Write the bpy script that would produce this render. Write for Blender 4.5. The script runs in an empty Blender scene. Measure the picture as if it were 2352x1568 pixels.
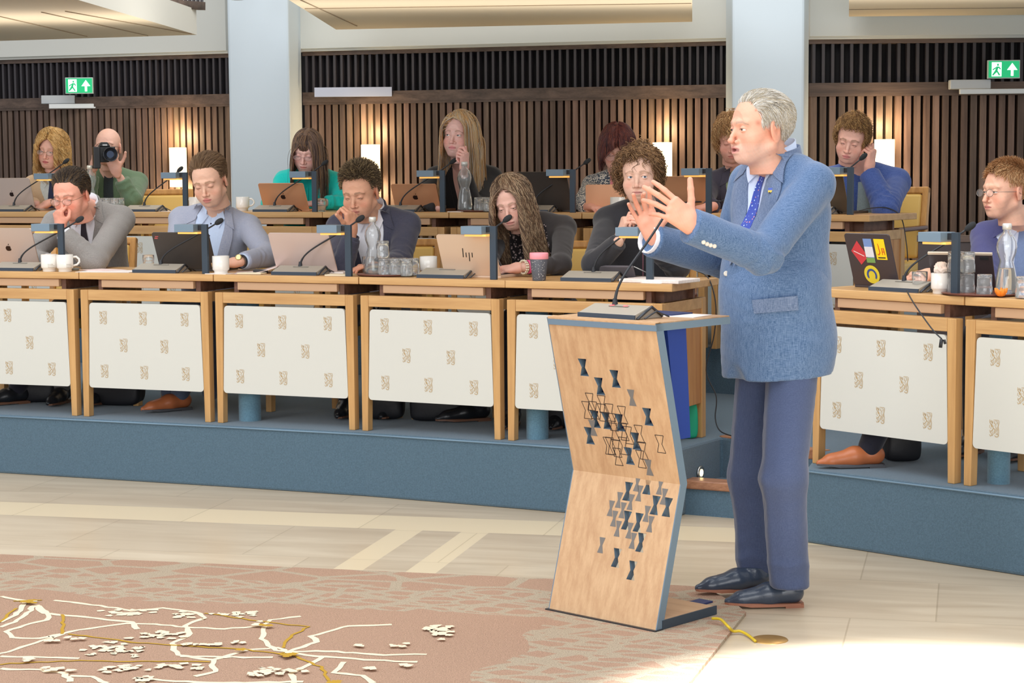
import bpy, math, random
import numpy as np
from mathutils import Vector, Matrix
from mathutils.bvhtree import BVHTree
random.seed(7); np.random.seed(7)
sc = bpy.context.scene
C = sc.collection
# ------------------------------------------------------------------ camera
FPX = 4400.0; PITCH = math.atan(396/4400.0); ROLL = .008; CAM = Vector((0, 0, 1.54))
_c, _s = math.cos(PITCH), math.sin(PITCH)
FW = Vector((0, _c, -_s)); _u0 = Vector((0, _s, _c)); _r0 = Vector((1, 0, 0))
RT = _r0*math.cos(ROLL) - _u0*math.sin(ROLL); UP = _u0*math.cos(ROLL) + _r0*math.sin(ROLL)
cd = bpy.data.cameras.new('camera'); cam = bpy.data.objects.new('camera', cd); C.objects.link(cam)
cd.sensor_width = 36; cd.lens = 36*FPX/2352; cd.clip_start = .05; cd.clip_end = 100
m3 = Matrix((RT, UP, -FW)).transposed(); cam.matrix_world = Matrix.Translation(CAM) @ m3.to_4x4()
sc.camera = cam
# ------------------------------------------------------------------ light
sc.view_settings.view_transform = 'Standard'; sc.view_settings.look = 'None'
sc.view_settings.gamma = 1; sc.view_settings.use_curve_mapping = False
sc.view_settings.exposure = 0.2
w = bpy.data.worlds.new('world'); sc.world = w; w.use_nodes = True
sc.cycles.max_bounces = 20; sc.cycles.transmission_bounces = 20; sc.cycles.transparent_max_bounces = 20
bg = w.node_tree.nodes['Background']; bg.inputs[0].default_value = (.98, .98, 1, 1); bg.inputs[1].default_value = .60
def area(name, loc, tgt, sx, sy, power, col):
    l = bpy.data.lights.new(name, 'AREA'); l.shape = 'RECTANGLE'; l.size = sx; l.size_y = sy; l.energy = power; l.color = col
    o = bpy.data.objects.new(name, l); C.objects.link(o); o.location = loc
    o.rotation_euler = (Vector(tgt)-Vector(loc)).to_track_quat('-Z', 'Y').to_euler(); return o
area('skylight', (-1.5, 5.5, 6.5), (0.2, 8.5, .6), 7, 5, 340, (.93, .96, 1))
area('window_daylight', (-7, 2.5, 4.0), (0.5, 8.5, 1.0), 4, 3, 150, (.9, .95, 1))
area('front_fill_light', (.5, -4.0, 2.2), (0.2, 8.5, 1.6), 9, 3.2, 330, (.97, .98, 1))  # added fill from behind the camera, brightens faces and soffits
area('soffit_fill_light', (0, 13.6, 2.2), (0, 13.4, 5), 9, .8, 36, (1, .93, .84))  # added upward fill that brightens the soffits, no fixture hangs there
area('ceiling_downlights', (1.0, 11.0, 5.6), (0.6, 10.5, .6), 8, 3, 260, (1, .95, .88))
sp = bpy.data.lights.new('skylight_sunbeam', 'SPOT'); sp.energy = 7000; sp.spot_size = math.radians(23); sp.spot_blend = .30; sp.shadow_soft_size = .06; sp.color = (.93, .97, 1)
spo = bpy.data.objects.new('skylight_sunbeam', sp); C.objects.link(spo); spo.location = (2.2, 3.2, 5.6)
spo.rotation_euler = (Vector((1.3, 4.86, 0))-Vector(spo.location)).to_track_quat('-Z', 'Y').to_euler()

def G(px, py, z):
    d = FW*FPX + RT*(px-1176) + UP*(784-py); t = (z-CAM.z)/d.z; return CAM + d*t
def P(px, py, y):
    d = FW*FPX + RT*(px-1176) + UP*(784-py); return CAM + d*(y/d.y)
def S(y): return y/FPX          # metres per pixel at depth y
# ------------------------------------------------------------------ colour / materials
def lin(c):
    return tuple(((v/255)/12.92 if v/255 <= .04045 else ((v/255+.055)/1.055)**2.4) for v in c)
_M = {}
def mat(name, col=(200, 200, 200), rough=.5, metal=0, spec=.5, trans=0, ior=1.45, emis=None, es=0, bump=0, bscale=200, vcol=False, var=0, vscale=5, alpha=1, coat=0, sheen=0, sss=0):
    if name in _M: return _M[name]
    m = bpy.data.materials.new(name); m.use_nodes = True; nt = m.node_tree; N = nt.nodes; L = nt.links
    b = N['Principled BSDF']; c = lin(col)+(1,)
    b.inputs['Base Color'].default_value = c; b.inputs['Roughness'].default_value = rough; b.inputs['Metallic'].default_value = metal
    b.inputs['Specular IOR Level'].default_value = spec; b.inputs['Transmission Weight'].default_value = trans; b.inputs['IOR'].default_value = ior
    b.inputs['Alpha'].default_value = alpha; b.inputs['Coat Weight'].default_value = coat; b.inputs['Sheen Weight'].default_value = sheen
    if sss: b.inputs['Subsurface Weight'].default_value = sss; b.inputs['Subsurface Radius'].default_value = (.02, .008, .004); b.inputs['Subsurface Scale'].default_value = .5
    if emis: b.inputs['Emission Color'].default_value = lin(emis)+(1,); b.inputs['Emission Strength'].default_value = es
    src = None
    if vcol:
        a = N.new('ShaderNodeVertexColor'); a.layer_name = 'Col'; src = a.outputs['Color']
    if bump or var:
        tc = N.new('ShaderNodeTexCoord')
    if var:
        n = N.new('ShaderNodeTexNoise'); n.inputs['Scale'].default_value = vscale; n.inputs['Detail'].default_value = 5; L.new(tc.outputs['Object'], n.inputs['Vector'])
        mp = N.new('ShaderNodeMapRange'); mp.inputs['From Min'].default_value = .3; mp.inputs['From Max'].default_value = .7; mp.inputs['To Min'].default_value = 1-var; mp.inputs['To Max'].default_value = 1+var
        L.new(n.outputs[0], mp.inputs['Value'])
        mx = N.new('ShaderNodeVectorMath'); mx.operation = 'SCALE'
        if src: L.new(src, mx.inputs[0])
        else: mx.inputs[0].default_value = c[:3]
        L.new(mp.outputs[0], mx.inputs['Scale']); src = mx.outputs[0]
    if src: L.new(src, b.inputs['Base Color'])
    if bump:
        n = N.new('ShaderNodeTexNoise'); n.inputs['Scale'].default_value = bscale; n.inputs['Detail'].default_value = 3; L.new(tc.outputs['Object'], n.inputs['Vector'])
        bp = N.new('ShaderNodeBump'); bp.inputs['Strength'].default_value = bump; bp.inputs['Distance'].default_value = .002; L.new(n.outputs[0], bp.inputs['Height']); L.new(bp.outputs[0], b.inputs['Normal'])
    _M[name] = m; return m
def wood(name, c1, c2, axis=0, rough=.4, scale=6, spec=.4, vcol=False, contrast=1.0, dist=.35, along=.18):
    if name in _M: return _M[name]
    m = bpy.data.materials.new(name); m.use_nodes = True; nt = m.node_tree; N = nt.nodes; L = nt.links; b = N['Principled BSDF']
    tc = N.new('ShaderNodeTexCoord'); mp = N.new('ShaderNodeMapping'); s = [scale*3]*3; s[axis] = scale*along; mp.inputs['Scale'].default_value = s
    L.new(tc.outputs['Object'], mp.inputs['Vector'])
    n = N.new('ShaderNodeTexNoise'); n.inputs['Scale'].default_value = 1.3; n.inputs['Detail'].default_value = 8; n.inputs['Distortion'].default_value = dist; L.new(mp.outputs[0], n.inputs['Vector'])
    n2 = N.new('ShaderNodeTexNoise'); n2.inputs['Scale'].default_value = 9; n2.inputs['Detail'].default_value = 4; L.new(mp.outputs[0], n2.inputs['Vector'])
    ad = N.new('ShaderNodeMath'); ad.operation = 'MULTIPLY_ADD'; ad.inputs[1].default_value = .35; L.new(n2.outputs[0], ad.inputs[0]); L.new(n.outputs[0], ad.inputs[2])
    r = N.new('ShaderNodeValToRGB'); r.color_ramp.elements[0].position = .68-.22/contrast; r.color_ramp.elements[1].position = .68+.2/contrast
    r.color_ramp.elements[0].color = lin(c2)+(1,); r.color_ramp.elements[1].color = lin(c1)+(1,)
    L.new(ad.outputs[0], r.inputs[0]); out = r.outputs[0]
    if vcol:
        a = N.new('ShaderNodeVertexColor'); a.layer_name = 'Col'; mx = N.new('ShaderNodeVectorMath'); mx.operation = 'MULTIPLY'
        L.new(out, mx.inputs[0]); L.new(a.outputs[0], mx.inputs[1]); out = mx.outputs[0]
    L.new(out, b.inputs['Base Color']); b.inputs['Roughness'].default_value = rough; b.inputs['Specular IOR Level'].default_value = spec
    bp = N.new('ShaderNodeBump'); bp.inputs['Strength'].default_value = .12; bp.inputs['Distance'].default_value = .001; L.new(ad.outputs[0], bp.inputs['Height']); L.new(bp.outputs[0], b.inputs['Normal'])
    _M[name] = m; return m
# ------------------------------------------------------------------ object helpers
def tag(o, label=None, cat=None, group=None, kind=None):
    if label: o['label'] = label
    if cat: o['category'] = cat
    if group: o['group'] = group
    if kind: o['kind'] = kind
    return o
def thing(name, label, cat, loc=(0, 0, 0), rz=0, group=None):
    o = bpy.data.objects.new(name, None); C.objects.link(o); o.empty_display_size = .05
    o.location = loc; o.rotation_euler = (0, 0, rz); return tag(o, label, cat, group)
def copy_tree(o, loc=None, rz=None, label=None, parent=None, group=None):
    c = o.copy(); C.objects.link(c)
    if parent is not None: c.parent = parent
    if loc is not None: c.location = loc
    if rz is not None: c.rotation_euler = (0, 0, rz)
    if label: c['label'] = label
    if group: c['group'] = group
    for ch in list(o.children): copy_tree(ch, parent=c)
    return c
class MB:
    def __init__(s): s.v = []; s.f = []; s.m = []; s.col = []; s.cur = (1, 1, 1); s.mi = 0; s.sm = []; s.smooth = False
    def add(s, vs, fs, M=None):
        o = len(s.v)
        for p in vs:
            p = Vector(p); s.v.append(tuple(M @ p) if M is not None else tuple(p))
        for f in fs: s.f.append([i+o for i in f]); s.m.append(s.mi); s.col.append(s.cur); s.sm.append(s.smooth)
    def hexa(s, b4, t4, M=None):
        s.add(list(b4)+list(t4), [(3, 2, 1, 0), (4, 5, 6, 7), (0, 1, 5, 4), (1, 2, 6, 5), (2, 3, 7, 6), (3, 0, 4, 7)], M)
    def box(s, c, d, M=None):
        x, y, z = c; a, b, h = d[0]/2, d[1]/2, d[2]/2
        s.hexa([(x-a, y-b, z-h), (x+a, y-b, z-h), (x+a, y+b, z-h), (x-a, y+b, z-h)], [(x-a, y-b, z+h), (x+a, y-b, z+h), (x+a, y+b, z+h), (x-a, y+b, z+h)], M)
    def b2(s, lo, hi, M=None):
        s.box([(a+b)/2 for a, b in zip(lo, hi)], [abs(b-a) for a, b in zip(lo, hi)], M)
    def prism(s, poly, z0, z1, M=None):
        n = len(poly)
        A = sum(poly[i][0]*poly[(i+1) % n][1]-poly[(i+1) % n][0]*poly[i][1] for i in range(n))
        if A < 0: poly = poly[::-1]
        s.add([(x, y, z0) for x, y in poly]+[(x, y, z1) for x, y in poly],
              [tuple(range(n))[::-1], tuple(range(n, 2*n))]+[(i, (i+1) % n, n+(i+1) % n, n+i) for i in range(n)], M)
    def tube(s, pts, r, n=8, M=None, caps=True, flat=None):
        pts = [Vector(p) for p in pts]; k = len(pts); rr = r if isinstance(r, (list, tuple)) else [r]*k
        vs = []; up = None
        for i in range(k):
            t = (pts[min(i+1, k-1)]-pts[max(i-1, 0)]).normalized()
            if up is None: up = t.orthogonal().normalized() if flat is None else Vector(flat)
            up = (up-t*up.dot(t)); up = up.normalized() if up.length > 1e-6 else t.orthogonal().normalized()
            sd = t.cross(up)
            for j in range(n):
                a = 2*math.pi*j/n; vs.append(pts[i]+(up*math.cos(a)+sd*math.sin(a))*rr[i])
        fs = [(i*n+j, i*n+(j+1) % n, (i+1)*n+(j+1) % n, (i+1)*n+j) for i in range(k-1) for j in range(n)]
        if caps: fs += [tuple(range(n))[::-1], tuple(range((k-1)*n, k*n))]
        o = s.smooth; s.smooth = True; s.add(vs, fs, M); s.smooth = o
    def lathe(s, prof, n=24, c=(0, 0, 0), M=None, closed=False):
        vs = []; k = len(prof)
        for r, z in prof:
            for j in range(n):
                a = 2*math.pi*j/n; vs.append((c[0]+r*math.cos(a), c[1]+r*math.sin(a), c[2]+z))
        kk = k if closed else k-1
        fs = [(i*n+j, i*n+(j+1) % n, ((i+1) % k)*n+(j+1) % n, ((i+1) % k)*n+j) for i in range(kk) for j in range(n)]
        o = s.smooth; s.smooth = True; s.add(vs, fs, M); s.smooth = o
        if not closed:
            if prof[0][0] > 1e-5: s.add(vs[:n], [tuple(range(n))[::-1]], M)
            if prof[-1][0] > 1e-5: s.add(vs[-n:], [tuple(range(n))], M)
    def build(s, name, mats, parent=None, bev=0, bseg=2, loc=None, rz=None, vc=False):
        me = bpy.data.meshes.new(name); me.from_pydata(s.v, [], s.f); me.update()
        if not isinstance(mats, (list, tuple)): mats = [mats]
        for m in mats: me.materials.append(m)
        me.polygons.foreach_set('material_index', s.m); me.polygons.foreach_set('use_smooth', s.sm)
        if vc:
            a = me.color_attributes.new('Col', 'FLOAT_COLOR', 'CORNER'); arr = []
            for p, cc in zip(me.polygons, s.col): arr += list(tuple(cc)+(1,))*p.loop_total
            a.data.foreach_set('color', arr)
        o = bpy.data.objects.new(name, me); C.objects.link(o)
        if parent is not None: o.parent = parent
        if loc is not None: o.location = loc
        if rz is not None: o.rotation_euler = (0, 0, rz)
        if bev:
            md = o.modifiers.new('bevel', 'BEVEL'); md.width = bev; md.segments = bseg; md.limit_method = 'ANGLE'; md.angle_limit = .7; md.harden_normals = False
        return o
def npmesh(name, V, F, mats, parent=None, smooth=True, col=None, mi=None):
    me = bpy.data.meshes.new(name); V = np.asarray(V, np.float32)
    F = np.asarray(F, np.int32); k = F.shape[1]
    me.vertices.add(len(V)); me.vertices.foreach_set('co', V.ravel())
    me.loops.add(F.size); me.loops.foreach_set('vertex_index', F.ravel())
    me.polygons.add(len(F)); me.polygons.foreach_set('loop_start', np.arange(0, F.size, k, dtype=np.int32)); 
    me.update(calc_edges=True); me.validate()
    me.polygons.foreach_set('use_smooth', np.full(len(me.polygons), smooth))
    if not isinstance(mats, (list, tuple)): mats = [mats]
    for m in mats: me.materials.append(m)
    if mi is not None: me.polygons.foreach_set('material_index', np.asarray(mi, np.int32))
    if col is not None:
        a = me.color_attributes.new('Col', 'FLOAT_COLOR', 'POINT'); cc = np.ones((len(V), 4), np.float32); cc[:, :3] = col; a.data.foreach_set('color', cc.ravel())
    o = bpy.data.objects.new(name, me); C.objects.link(o)
    if parent is not None: o.parent = parent
    return o
# shared materials
DARK = mat('charcoal_metal', (62, 74, 86), .45, .3)
DARKER = mat('black_plastic', (44, 46, 50), .4)
WHITE = mat('white_ceramic', (238, 234, 226), .15, coat=.3)
GLASS = mat('clear_glass', (252, 254, 254), .0, trans=.91, ior=1.4, spec=.9)
# ------------------------------------------------------------------ floor, rug, tiers
A13 = math.radians(13.5)
def marble():
    m = bpy.data.materials.new('marble'); m.use_nodes = True; nt = m.node_tree; N = nt.nodes; L = nt.links; b = N['Principled BSDF']
    tc = N.new('ShaderNodeTexCoord'); mp = N.new('ShaderNodeMapping'); mp.inputs['Rotation'].default_value = (0, 0, A13); L.new(tc.outputs['Object'], mp.inputs['Vector'])
    sx = N.new('ShaderNodeSeparateXYZ'); L.new(mp.outputs[0], sx.inputs[0]); a, bb = sx.outputs[0], sx.outputs[1]
    def M(op, x, y=None, z=None):
        n = N.new('ShaderNodeMath'); n.operation = op
        for i, v in enumerate((x, y, z)):
            if v is None: continue
            if isinstance(v, (int, float)): n.inputs[i].default_value = v
            else: L.new(v, n.inputs[i])
        return n.outputs[0]
    def band(src, lo, hi): return M('MULTIPLY', M('GREATER_THAN', src, lo), M('LESS_THAN', src, hi))
    # e1 axis a, e2 axis b
    t1 = band(bb, BAND[0], BAND[1]); 
    left = M('LESS_THAN', a, 1.2)
    t2 = M('MULTIPLY', band(a, BAND[2], BAND[2]+.12), M('LESS_THAN', bb, BAND[0])); t3 = M('MULTIPLY', band(a, BAND[3]-.12, BAND[3]), M('LESS_THAN', bb, BAND[0]))
    bm = M('MINIMUM', M('ADD', t1, M('ADD', t2, t3)), 1)
    br = N.new('ShaderNodeTexBrick'); br.inputs['Scale'].default_value = 1; br.inputs['Mortar Size'].default_value = .003; br.inputs['Brick Width'].default_value = .82; br.inputs['Row Height'].default_value = .62; br.offset = .35
    br.inputs['Color1'].default_value = (.95, .95, .95, 1); br.inputs['Color2'].default_value = (1.06, 1.06, 1.06, 1); br.inputs['Mortar'].default_value = (.78, .76, .72, 1)
    mp2 = N.new('ShaderNodeMapping'); mp2.inputs['Location'].default_value = (.1, .28, 0); L.new(mp.outputs[0], mp2.inputs['Vector']); L.new(mp2.outputs[0], br.inputs['Vector'])
    n = N.new('ShaderNodeTexNoise'); n.inputs['Scale'].default_value = 1.6; n.inputs['Detail'].default_value = 9; n.inputs['Distortion'].default_value = 1.2
    mp3 = N.new('ShaderNodeMapping'); mp3.inputs['Scale'].default_value = (.7, 5, 1); mp3.inputs['Rotation'].default_value = (0, 0, .35); L.new(mp.outputs[0], mp3.inputs['Vector']); L.new(mp3.outputs[0], n.inputs['Vector'])
    r = N.new('ShaderNodeValToRGB'); e = r.color_ramp.elements; e[0].position = .3; e[1].position = .7; e[0].color = lin((190, 171, 144))+(1,); e[1].color = lin((210, 194, 168))+(1,)
    L.new(n.outputs[0], r.inputs[0])
    mx = N.new('ShaderNodeMix'); mx.data_type = 'RGBA'; L.new(bm, mx.inputs[0]); L.new(r.outputs[0], mx.inputs[6]); mx.inputs[7].default_value = lin((226, 208, 174))+(1,)
    mu = N.new('ShaderNodeVectorMath'); mu.operation = 'MULTIPLY'; L.new(mx.outputs[2], mu.inputs[0]); L.new(br.outputs[0], mu.inputs[1])
    L.new(mu.outputs[0], b.inputs['Base Color']); b.inputs['Roughness'].default_value = .28; b.inputs['Specular IOR Level'].default_value = .45
    return m
def ab(p): return (p[0]*math.cos(A13)-p[1]*math.sin(A13), p[0]*math.sin(A13)+p[1]*math.cos(A13))
BAND = [ab((-.372, 8.107))[1], ab((-.72, 8.51))[1], ab((-.72, 7.25))[0], ab((-.14, 7.9))[0]]
mb = MB(); mb.b2((-9, -1, -.1), (9, 20, 0)); tag(mb.build('floor', marble()), kind='structure')

def carpet(name, c, v=.16):
    return mat(name, c, .95, bump=1.0, bscale=420, var=v, vscale=160, sheen=.3, spec=.1)
BLUEC = carpet('slate_blue_carpet', (84, 108, 124)); GREYC = carpet('grey_carpet', (128, 134, 136))
T1 = [(-7, 11.4), (-2.628, 9.77), (-1.45, 9.30), (-.70, 8.98), (0, 8.62), (.66, 8.27), (.958, 8.74), (1.34, 8.28), (1.20, 7.78), (1.93, 7.08), (4.5, 4.4), (9, 4.4), (9, 20), (-9, 20)]
mb = MB(); mb.prism(T1, 0, .305)
o = mb.build('trim_1', BLUEC, bev=.012); tag(o, kind='structure')
# piping seam along the carpet nose
mb = MB()
for a, b in zip(T1[:5], T1[1:6]): mb.tube([(a[0], a[1]-.004, .296), (b[0], b[1]-.004, .296)], .004, 6)
mb.tube([(1.20, 7.776, .296), (1.93, 7.076, .296), (4.5, 4.396, .296)], .004, 6)
tag(mb.build('trim_2', mat('blue_seam', (120, 146, 166), .9)), kind='structure')
T2 = [(-8, 15.2), (-2.0, 12.0), (-1.15, 11.64), (-.37, 11.32), (.42, 10.90), (1.12, 10.45), (1.90, 9.86), (2.35, 10.5), (9, 12.5), (9, 20), (-9, 20)]
mb = MB(); mb.prism(T2, .3, .56); tag(mb.build('trim_3', BLUEC), kind='structure')
# stair in the aisle
NOSE = wood('stair_nosing_wood', (178, 128, 96), (128, 84, 60), 0, .35)
st = thing('aisle_stair', 'short carpeted stair with wooden nosings in the aisle beside the lectern', 'stair', (1.0, 8.45, 0), group=None)
mb = MB(); mb.prism([(-.35, .05), (.25, -.26), (.36, -.16), (.38, .3), (.0, .36)], 0, .118); mb.build('lower_step', BLUEC, st)
mb = MB(); mb.prism([(-.36, .04), (.26, -.28), (.30, -.20), (-.32, .13)], .118, .158); mb.build('nosing', NOSE, st, bev=.006)
mb = MB(); mb.prism([(-.05, .31), (.35, -.19), (.39, -.16), (-.01, .35)], .262, .309); mb.build('nosing', NOSE, st, bev=.006)
# little recessed step light in the platform side
g = Vector((.845, 8.55, .17)); nrm = Vector((.848, -.53, 0)); 
M = Matrix.Translation(g+nrm*.0) @ nrm.to_track_quat('Z', 'Y').to_matrix().to_4x4()
sl = thing('step_light', 'small round step light set in the blue carpeted platform side', 'light', g)
Mi = Matrix.Translation(-g) @ M
mb = MB(); mb.lathe([(.012, -.004), (.03, -.004), (.032, .004), (.014, .006)], 24, M=Mi, closed=True); mb.build('bezel', mat('brushed_steel', (196, 196, 192), .3, .9), sl)
mb = MB(); mb.lathe([(0, .0065), (.016, .0065)], 16, M=Mi); mb.build('lens', mat('step_light_glow', (255, 240, 210), .3, emis=(255, 226, 170), es=4), sl)

# rug
def rugmat():
    m = bpy.data.materials.new('rug_pile'); m.use_nodes = True; nt = m.node_tree; N = nt.nodes; L = nt.links; b = N['Principled BSDF']
    tc = N.new('ShaderNodeTexCoord'); mp = N.new('ShaderNodeMapping'); mp.inputs['Rotation'].default_value = (0, 0, A13); L.new(tc.outputs['Object'], mp.inputs['Vector'])
    v = N.new('ShaderNodeTexVoronoi'); v.feature = 'DISTANCE_TO_EDGE'; v.inputs['Scale'].default_value = 6.0; v.inputs['Randomness'].default_value = .55
    v2 = N.new('ShaderNodeTexVoronoi'); v2.feature = 'DISTANCE_TO_EDGE'; v2.inputs['Scale'].default_value = 14; v2.inputs['Randomness'].default_value = .6
    mpv = N.new('ShaderNodeMapping'); mpv.inputs['Scale'].default_value = (.55, 1, 1); mpv.inputs['Rotation'].default_value = (0, 0, .5); L.new(mp.outputs[0], mpv.inputs['Vector'])
    L.new(mpv.outputs[0], v.inputs['Vector']); L.new(mpv.outputs[0], v2.inputs['Vector'])
    sx = N.new('ShaderNodeSeparateXYZ'); L.new(mp.outputs[0], sx.inputs[0])
    def M(op, x, y=None, z=None, cl=False):
        n = N.new('ShaderNodeMath'); n.operation = op; n.use_clamp = cl
        for i, q in enumerate((x, y, z)):
            if q is None: continue
            if isinstance(q, (int, float)): n.inputs[i].default_value = q
            else: L.new(q, n.inputs[i])
        return n.outputs[0]
    e1 = M('LESS_THAN', v.outputs['Distance'], .07); e2 = M('LESS_THAN', v2.outputs['Distance'], .12)
    edge = RUGB; # far edge coordinate along b
    nz = N.new('ShaderNodeTexNoise'); nz.inputs['Scale'].default_value = 1.6; L.new(mp.outputs[0], nz.inputs['Vector'])
    dist = M('MULTIPLY_ADD', nz.outputs[0], .25, M('SUBTRACT', edge-.12, sx.outputs[1]))
    border = M('LESS_THAN', dist, .62); inner = M('GREATER_THAN', dist, .24)
    right = M('GREATER_THAN', M('MULTIPLY_ADD', nz.outputs[0], .5, sx.outputs[0]), -1.15)
    zone = M('MAXIMUM', border, M('MULTIPLY', right, 1))
    ln = M('MULTIPLY', M('MAXIMUM', M('MULTIPLY', e1, 1), M('MULTIPLY', e2, inner)), zone)
    mx = N.new('ShaderNodeMix'); mx.data_type = 'RGBA'; L.new(ln, mx.inputs[0]); mx.inputs[6].default_value = lin((178, 146, 124))+(1,); mx.inputs[7].default_value = lin((180, 164, 142))+(1,)
    n = N.new('ShaderNodeTexNoise'); n.inputs['Scale'].default_value = 260; n.inputs['Detail'].default_value = 3; L.new(tc.outputs['Object'], n.inputs['Vector'])
    mr = N.new('ShaderNodeMapRange'); mr.inputs[1].default_value = .3; mr.inputs[2].default_value = .7; mr.inputs[3].default_value = .68; mr.inputs[4].default_value = 1.28; L.new(n.outputs[0], mr.inputs[0])
    mu = N.new('ShaderNodeVectorMath'); mu.operation = 'SCALE'; L.new(mx.outputs[2], mu.inputs[0]); L.new(mr.outputs[0], mu.inputs['Scale'])
    L.new(mu.outputs[0], b.inputs['Base Color']); b.inputs['Roughness'].default_value = .95; b.inputs['Specular IOR Level'].default_value = .1
    bp = N.new('ShaderNodeBump'); bp.inputs['Strength'].default_value = 1; bp.inputs['Distance'].default_value = .004; L.new(n.outputs[0], bp.inputs['Height']); L.new(bp.outputs[0], b.inputs['Normal'])
    return m
RUGB = ab((-.815, 7.293))[1]
mb = MB()
mb.prism([(-5.5, 8.42), (-2.07, 7.61), (.42, 6.995), (.70, 6.90), (.78, 6.62), (.80, 6.5), (.533, 5.634), (.2, 4.6), (-5.5, 4.0)], 0, .012)
# woven roads and blocks: ribbons lying in the pile
mb.mi = 1
def ribbon(pts, wd, z=.0135):
    q = [G(x, y, z) for x, y in pts]; out = []
    for i in range(len(q)-1):
        n = max(2, int((q[i+1]-q[i]).length/.03))
        for k in range(n): out.append(q[i].lerp(q[i+1], k/n)+Vector((random.uniform(-.006, .006), random.uniform(-.006, .006), 0)))
    out.append(q[-1]); vs = []
    for i, p in enumerate(out):
        t = (out[min(i+1, len(out)-1)]-out[max(0, i-1)]).normalized(); s = Vector((-t.y, t.x, 0))*wd/2*random.uniform(.8, 1.2)
        vs += [p+s, p-s]
    mb.add(vs, [(2*i, 2*i+1, 2*i+3, 2*i+2) for i in range(len(out)-1)])
def z3(l): return [(x*.5357, 1080+y*.5357) for x, y in l]
roads = [[(235, 555), (400, 575), (560, 600), (700, 590), (840, 605), (880, 630), (790, 665), (820, 700), (735, 740), (760, 790), (920, 812), (1060, 770), (1190, 760), (1240, 775), (1360, 735), (1330, 710), (1500, 665), (1680, 660)],
 [(0, 670), (60, 650), (130, 600), (150, 575), (200, 605), (205, 640), (130, 655), (20, 690), (60, 715), (170, 720), (300, 690), (540, 655), (660, 660), (800, 670), (960, 680), (1120, 665), (1160, 640), (1290, 625)],
 [(0, 785), (150, 740), (270, 700)], [(160, 575), (180, 612), (400, 630), (560, 650), (590, 680)], [(0, 795), (160, 800), (340, 805)],
 [(1130, 670), (1125, 720), (1180, 770), (1240, 775), (1400, 775), (1640, 790), (1830, 788)], [(1230, 780), (1400, 800), (1600, 812), (1790, 820)],
 [(1380, 800), (1310, 840), (1250, 870), (1260, 911)], [(0, 850), (170, 855), (280, 870), (300, 905)], [(300, 880), (400, 885), (460, 911)], [(920, 812), (905, 845), (930, 860), (835, 882)],
 [(1480, 818), (1430, 865), (1560, 880), (1600, 911)], [(780, 795), (920, 800), (1170, 800)], [(600, 911), (650, 895), (800, 905), (1000, 910), (1300, 905)], [(0, 540), (120, 560), (160, 560)], [(110, 560), (70, 620), (0, 650)]]
for i, r in enumerate(roads): ribbon(z3(r), .019, .0130+i*.00004)
_bk = [0]
def block(cx, cy, wd, hd, n):
    for _ in range(n):
        _bk[0] += 1
        x = random.gauss(cx, wd/2.6); y = random.gauss(cy, hd/2.6)
        ribbon(z3([(x, y), (x+random.uniform(14, 34), y+random.uniform(-5, 3))]), .024, .0137+_bk[0]*.00003)
for c in [(510, 610, 120, 20, 16), (640, 600, 60, 12, 5), (1000, 615, 150, 16, 16), (790, 620, 90, 24, 12), (500, 770, 150, 40, 34), (670, 705, 130, 26, 22), (490, 850, 130, 16, 14), (740, 838, 160, 18, 18), (620, 895, 70, 16, 8), (850, 745, 160, 10, 10), (1030, 735, 60, 8, 4), (1850, 675, 160, 16, 18), (1880, 700, 70, 20, 8), (1680, 750, 70, 6, 5), (1530, 750, 40, 6, 3), (1200, 860, 170, 24, 20), (1080, 870, 80, 12, 6), (1560, 845, 60, 12, 4), (1720, 835, 50, 10, 4), (90, 812, 80, 10, 6), (240, 850, 90, 8, 6), (270, 720, 120, 16, 8), (1090, 655, 50, 10, 4)]: block(*c)
mb.mi = 2
for r in [[(60, 560), (180, 555)], [(270, 615), (265, 700)], [(880, 610), (1100, 645), (1230, 660), (1325, 668), (1240, 715), (1215, 760)], [(300, 700), (560, 735), (860, 755), (1060, 768), (1240, 790)], [(1240, 790), (1380, 840), (1410, 900)], [(0, 650), (70, 590)], [(0, 830), (300, 815), (900, 820)]]: ribbon(z3(r), .011, .0250-.0112)
for c in [(1215, 788, 40, 8, 10), (110, 560, 40, 8, 8), (1420, 905, 30, 8, 6), (1025, 765, 14, 8, 3), (1130, 664, 20, 6, 3)]: block(*c)
rg = mb.build('rug', [rugmat(), mat('rug_cream_yarn', (236, 220, 190), .95), mat('rug_ochre_yarn', (182, 142, 40), .95)])
tag(rg, 'large brown rug woven with a cream street map pattern on the marble floor', 'rug')

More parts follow.
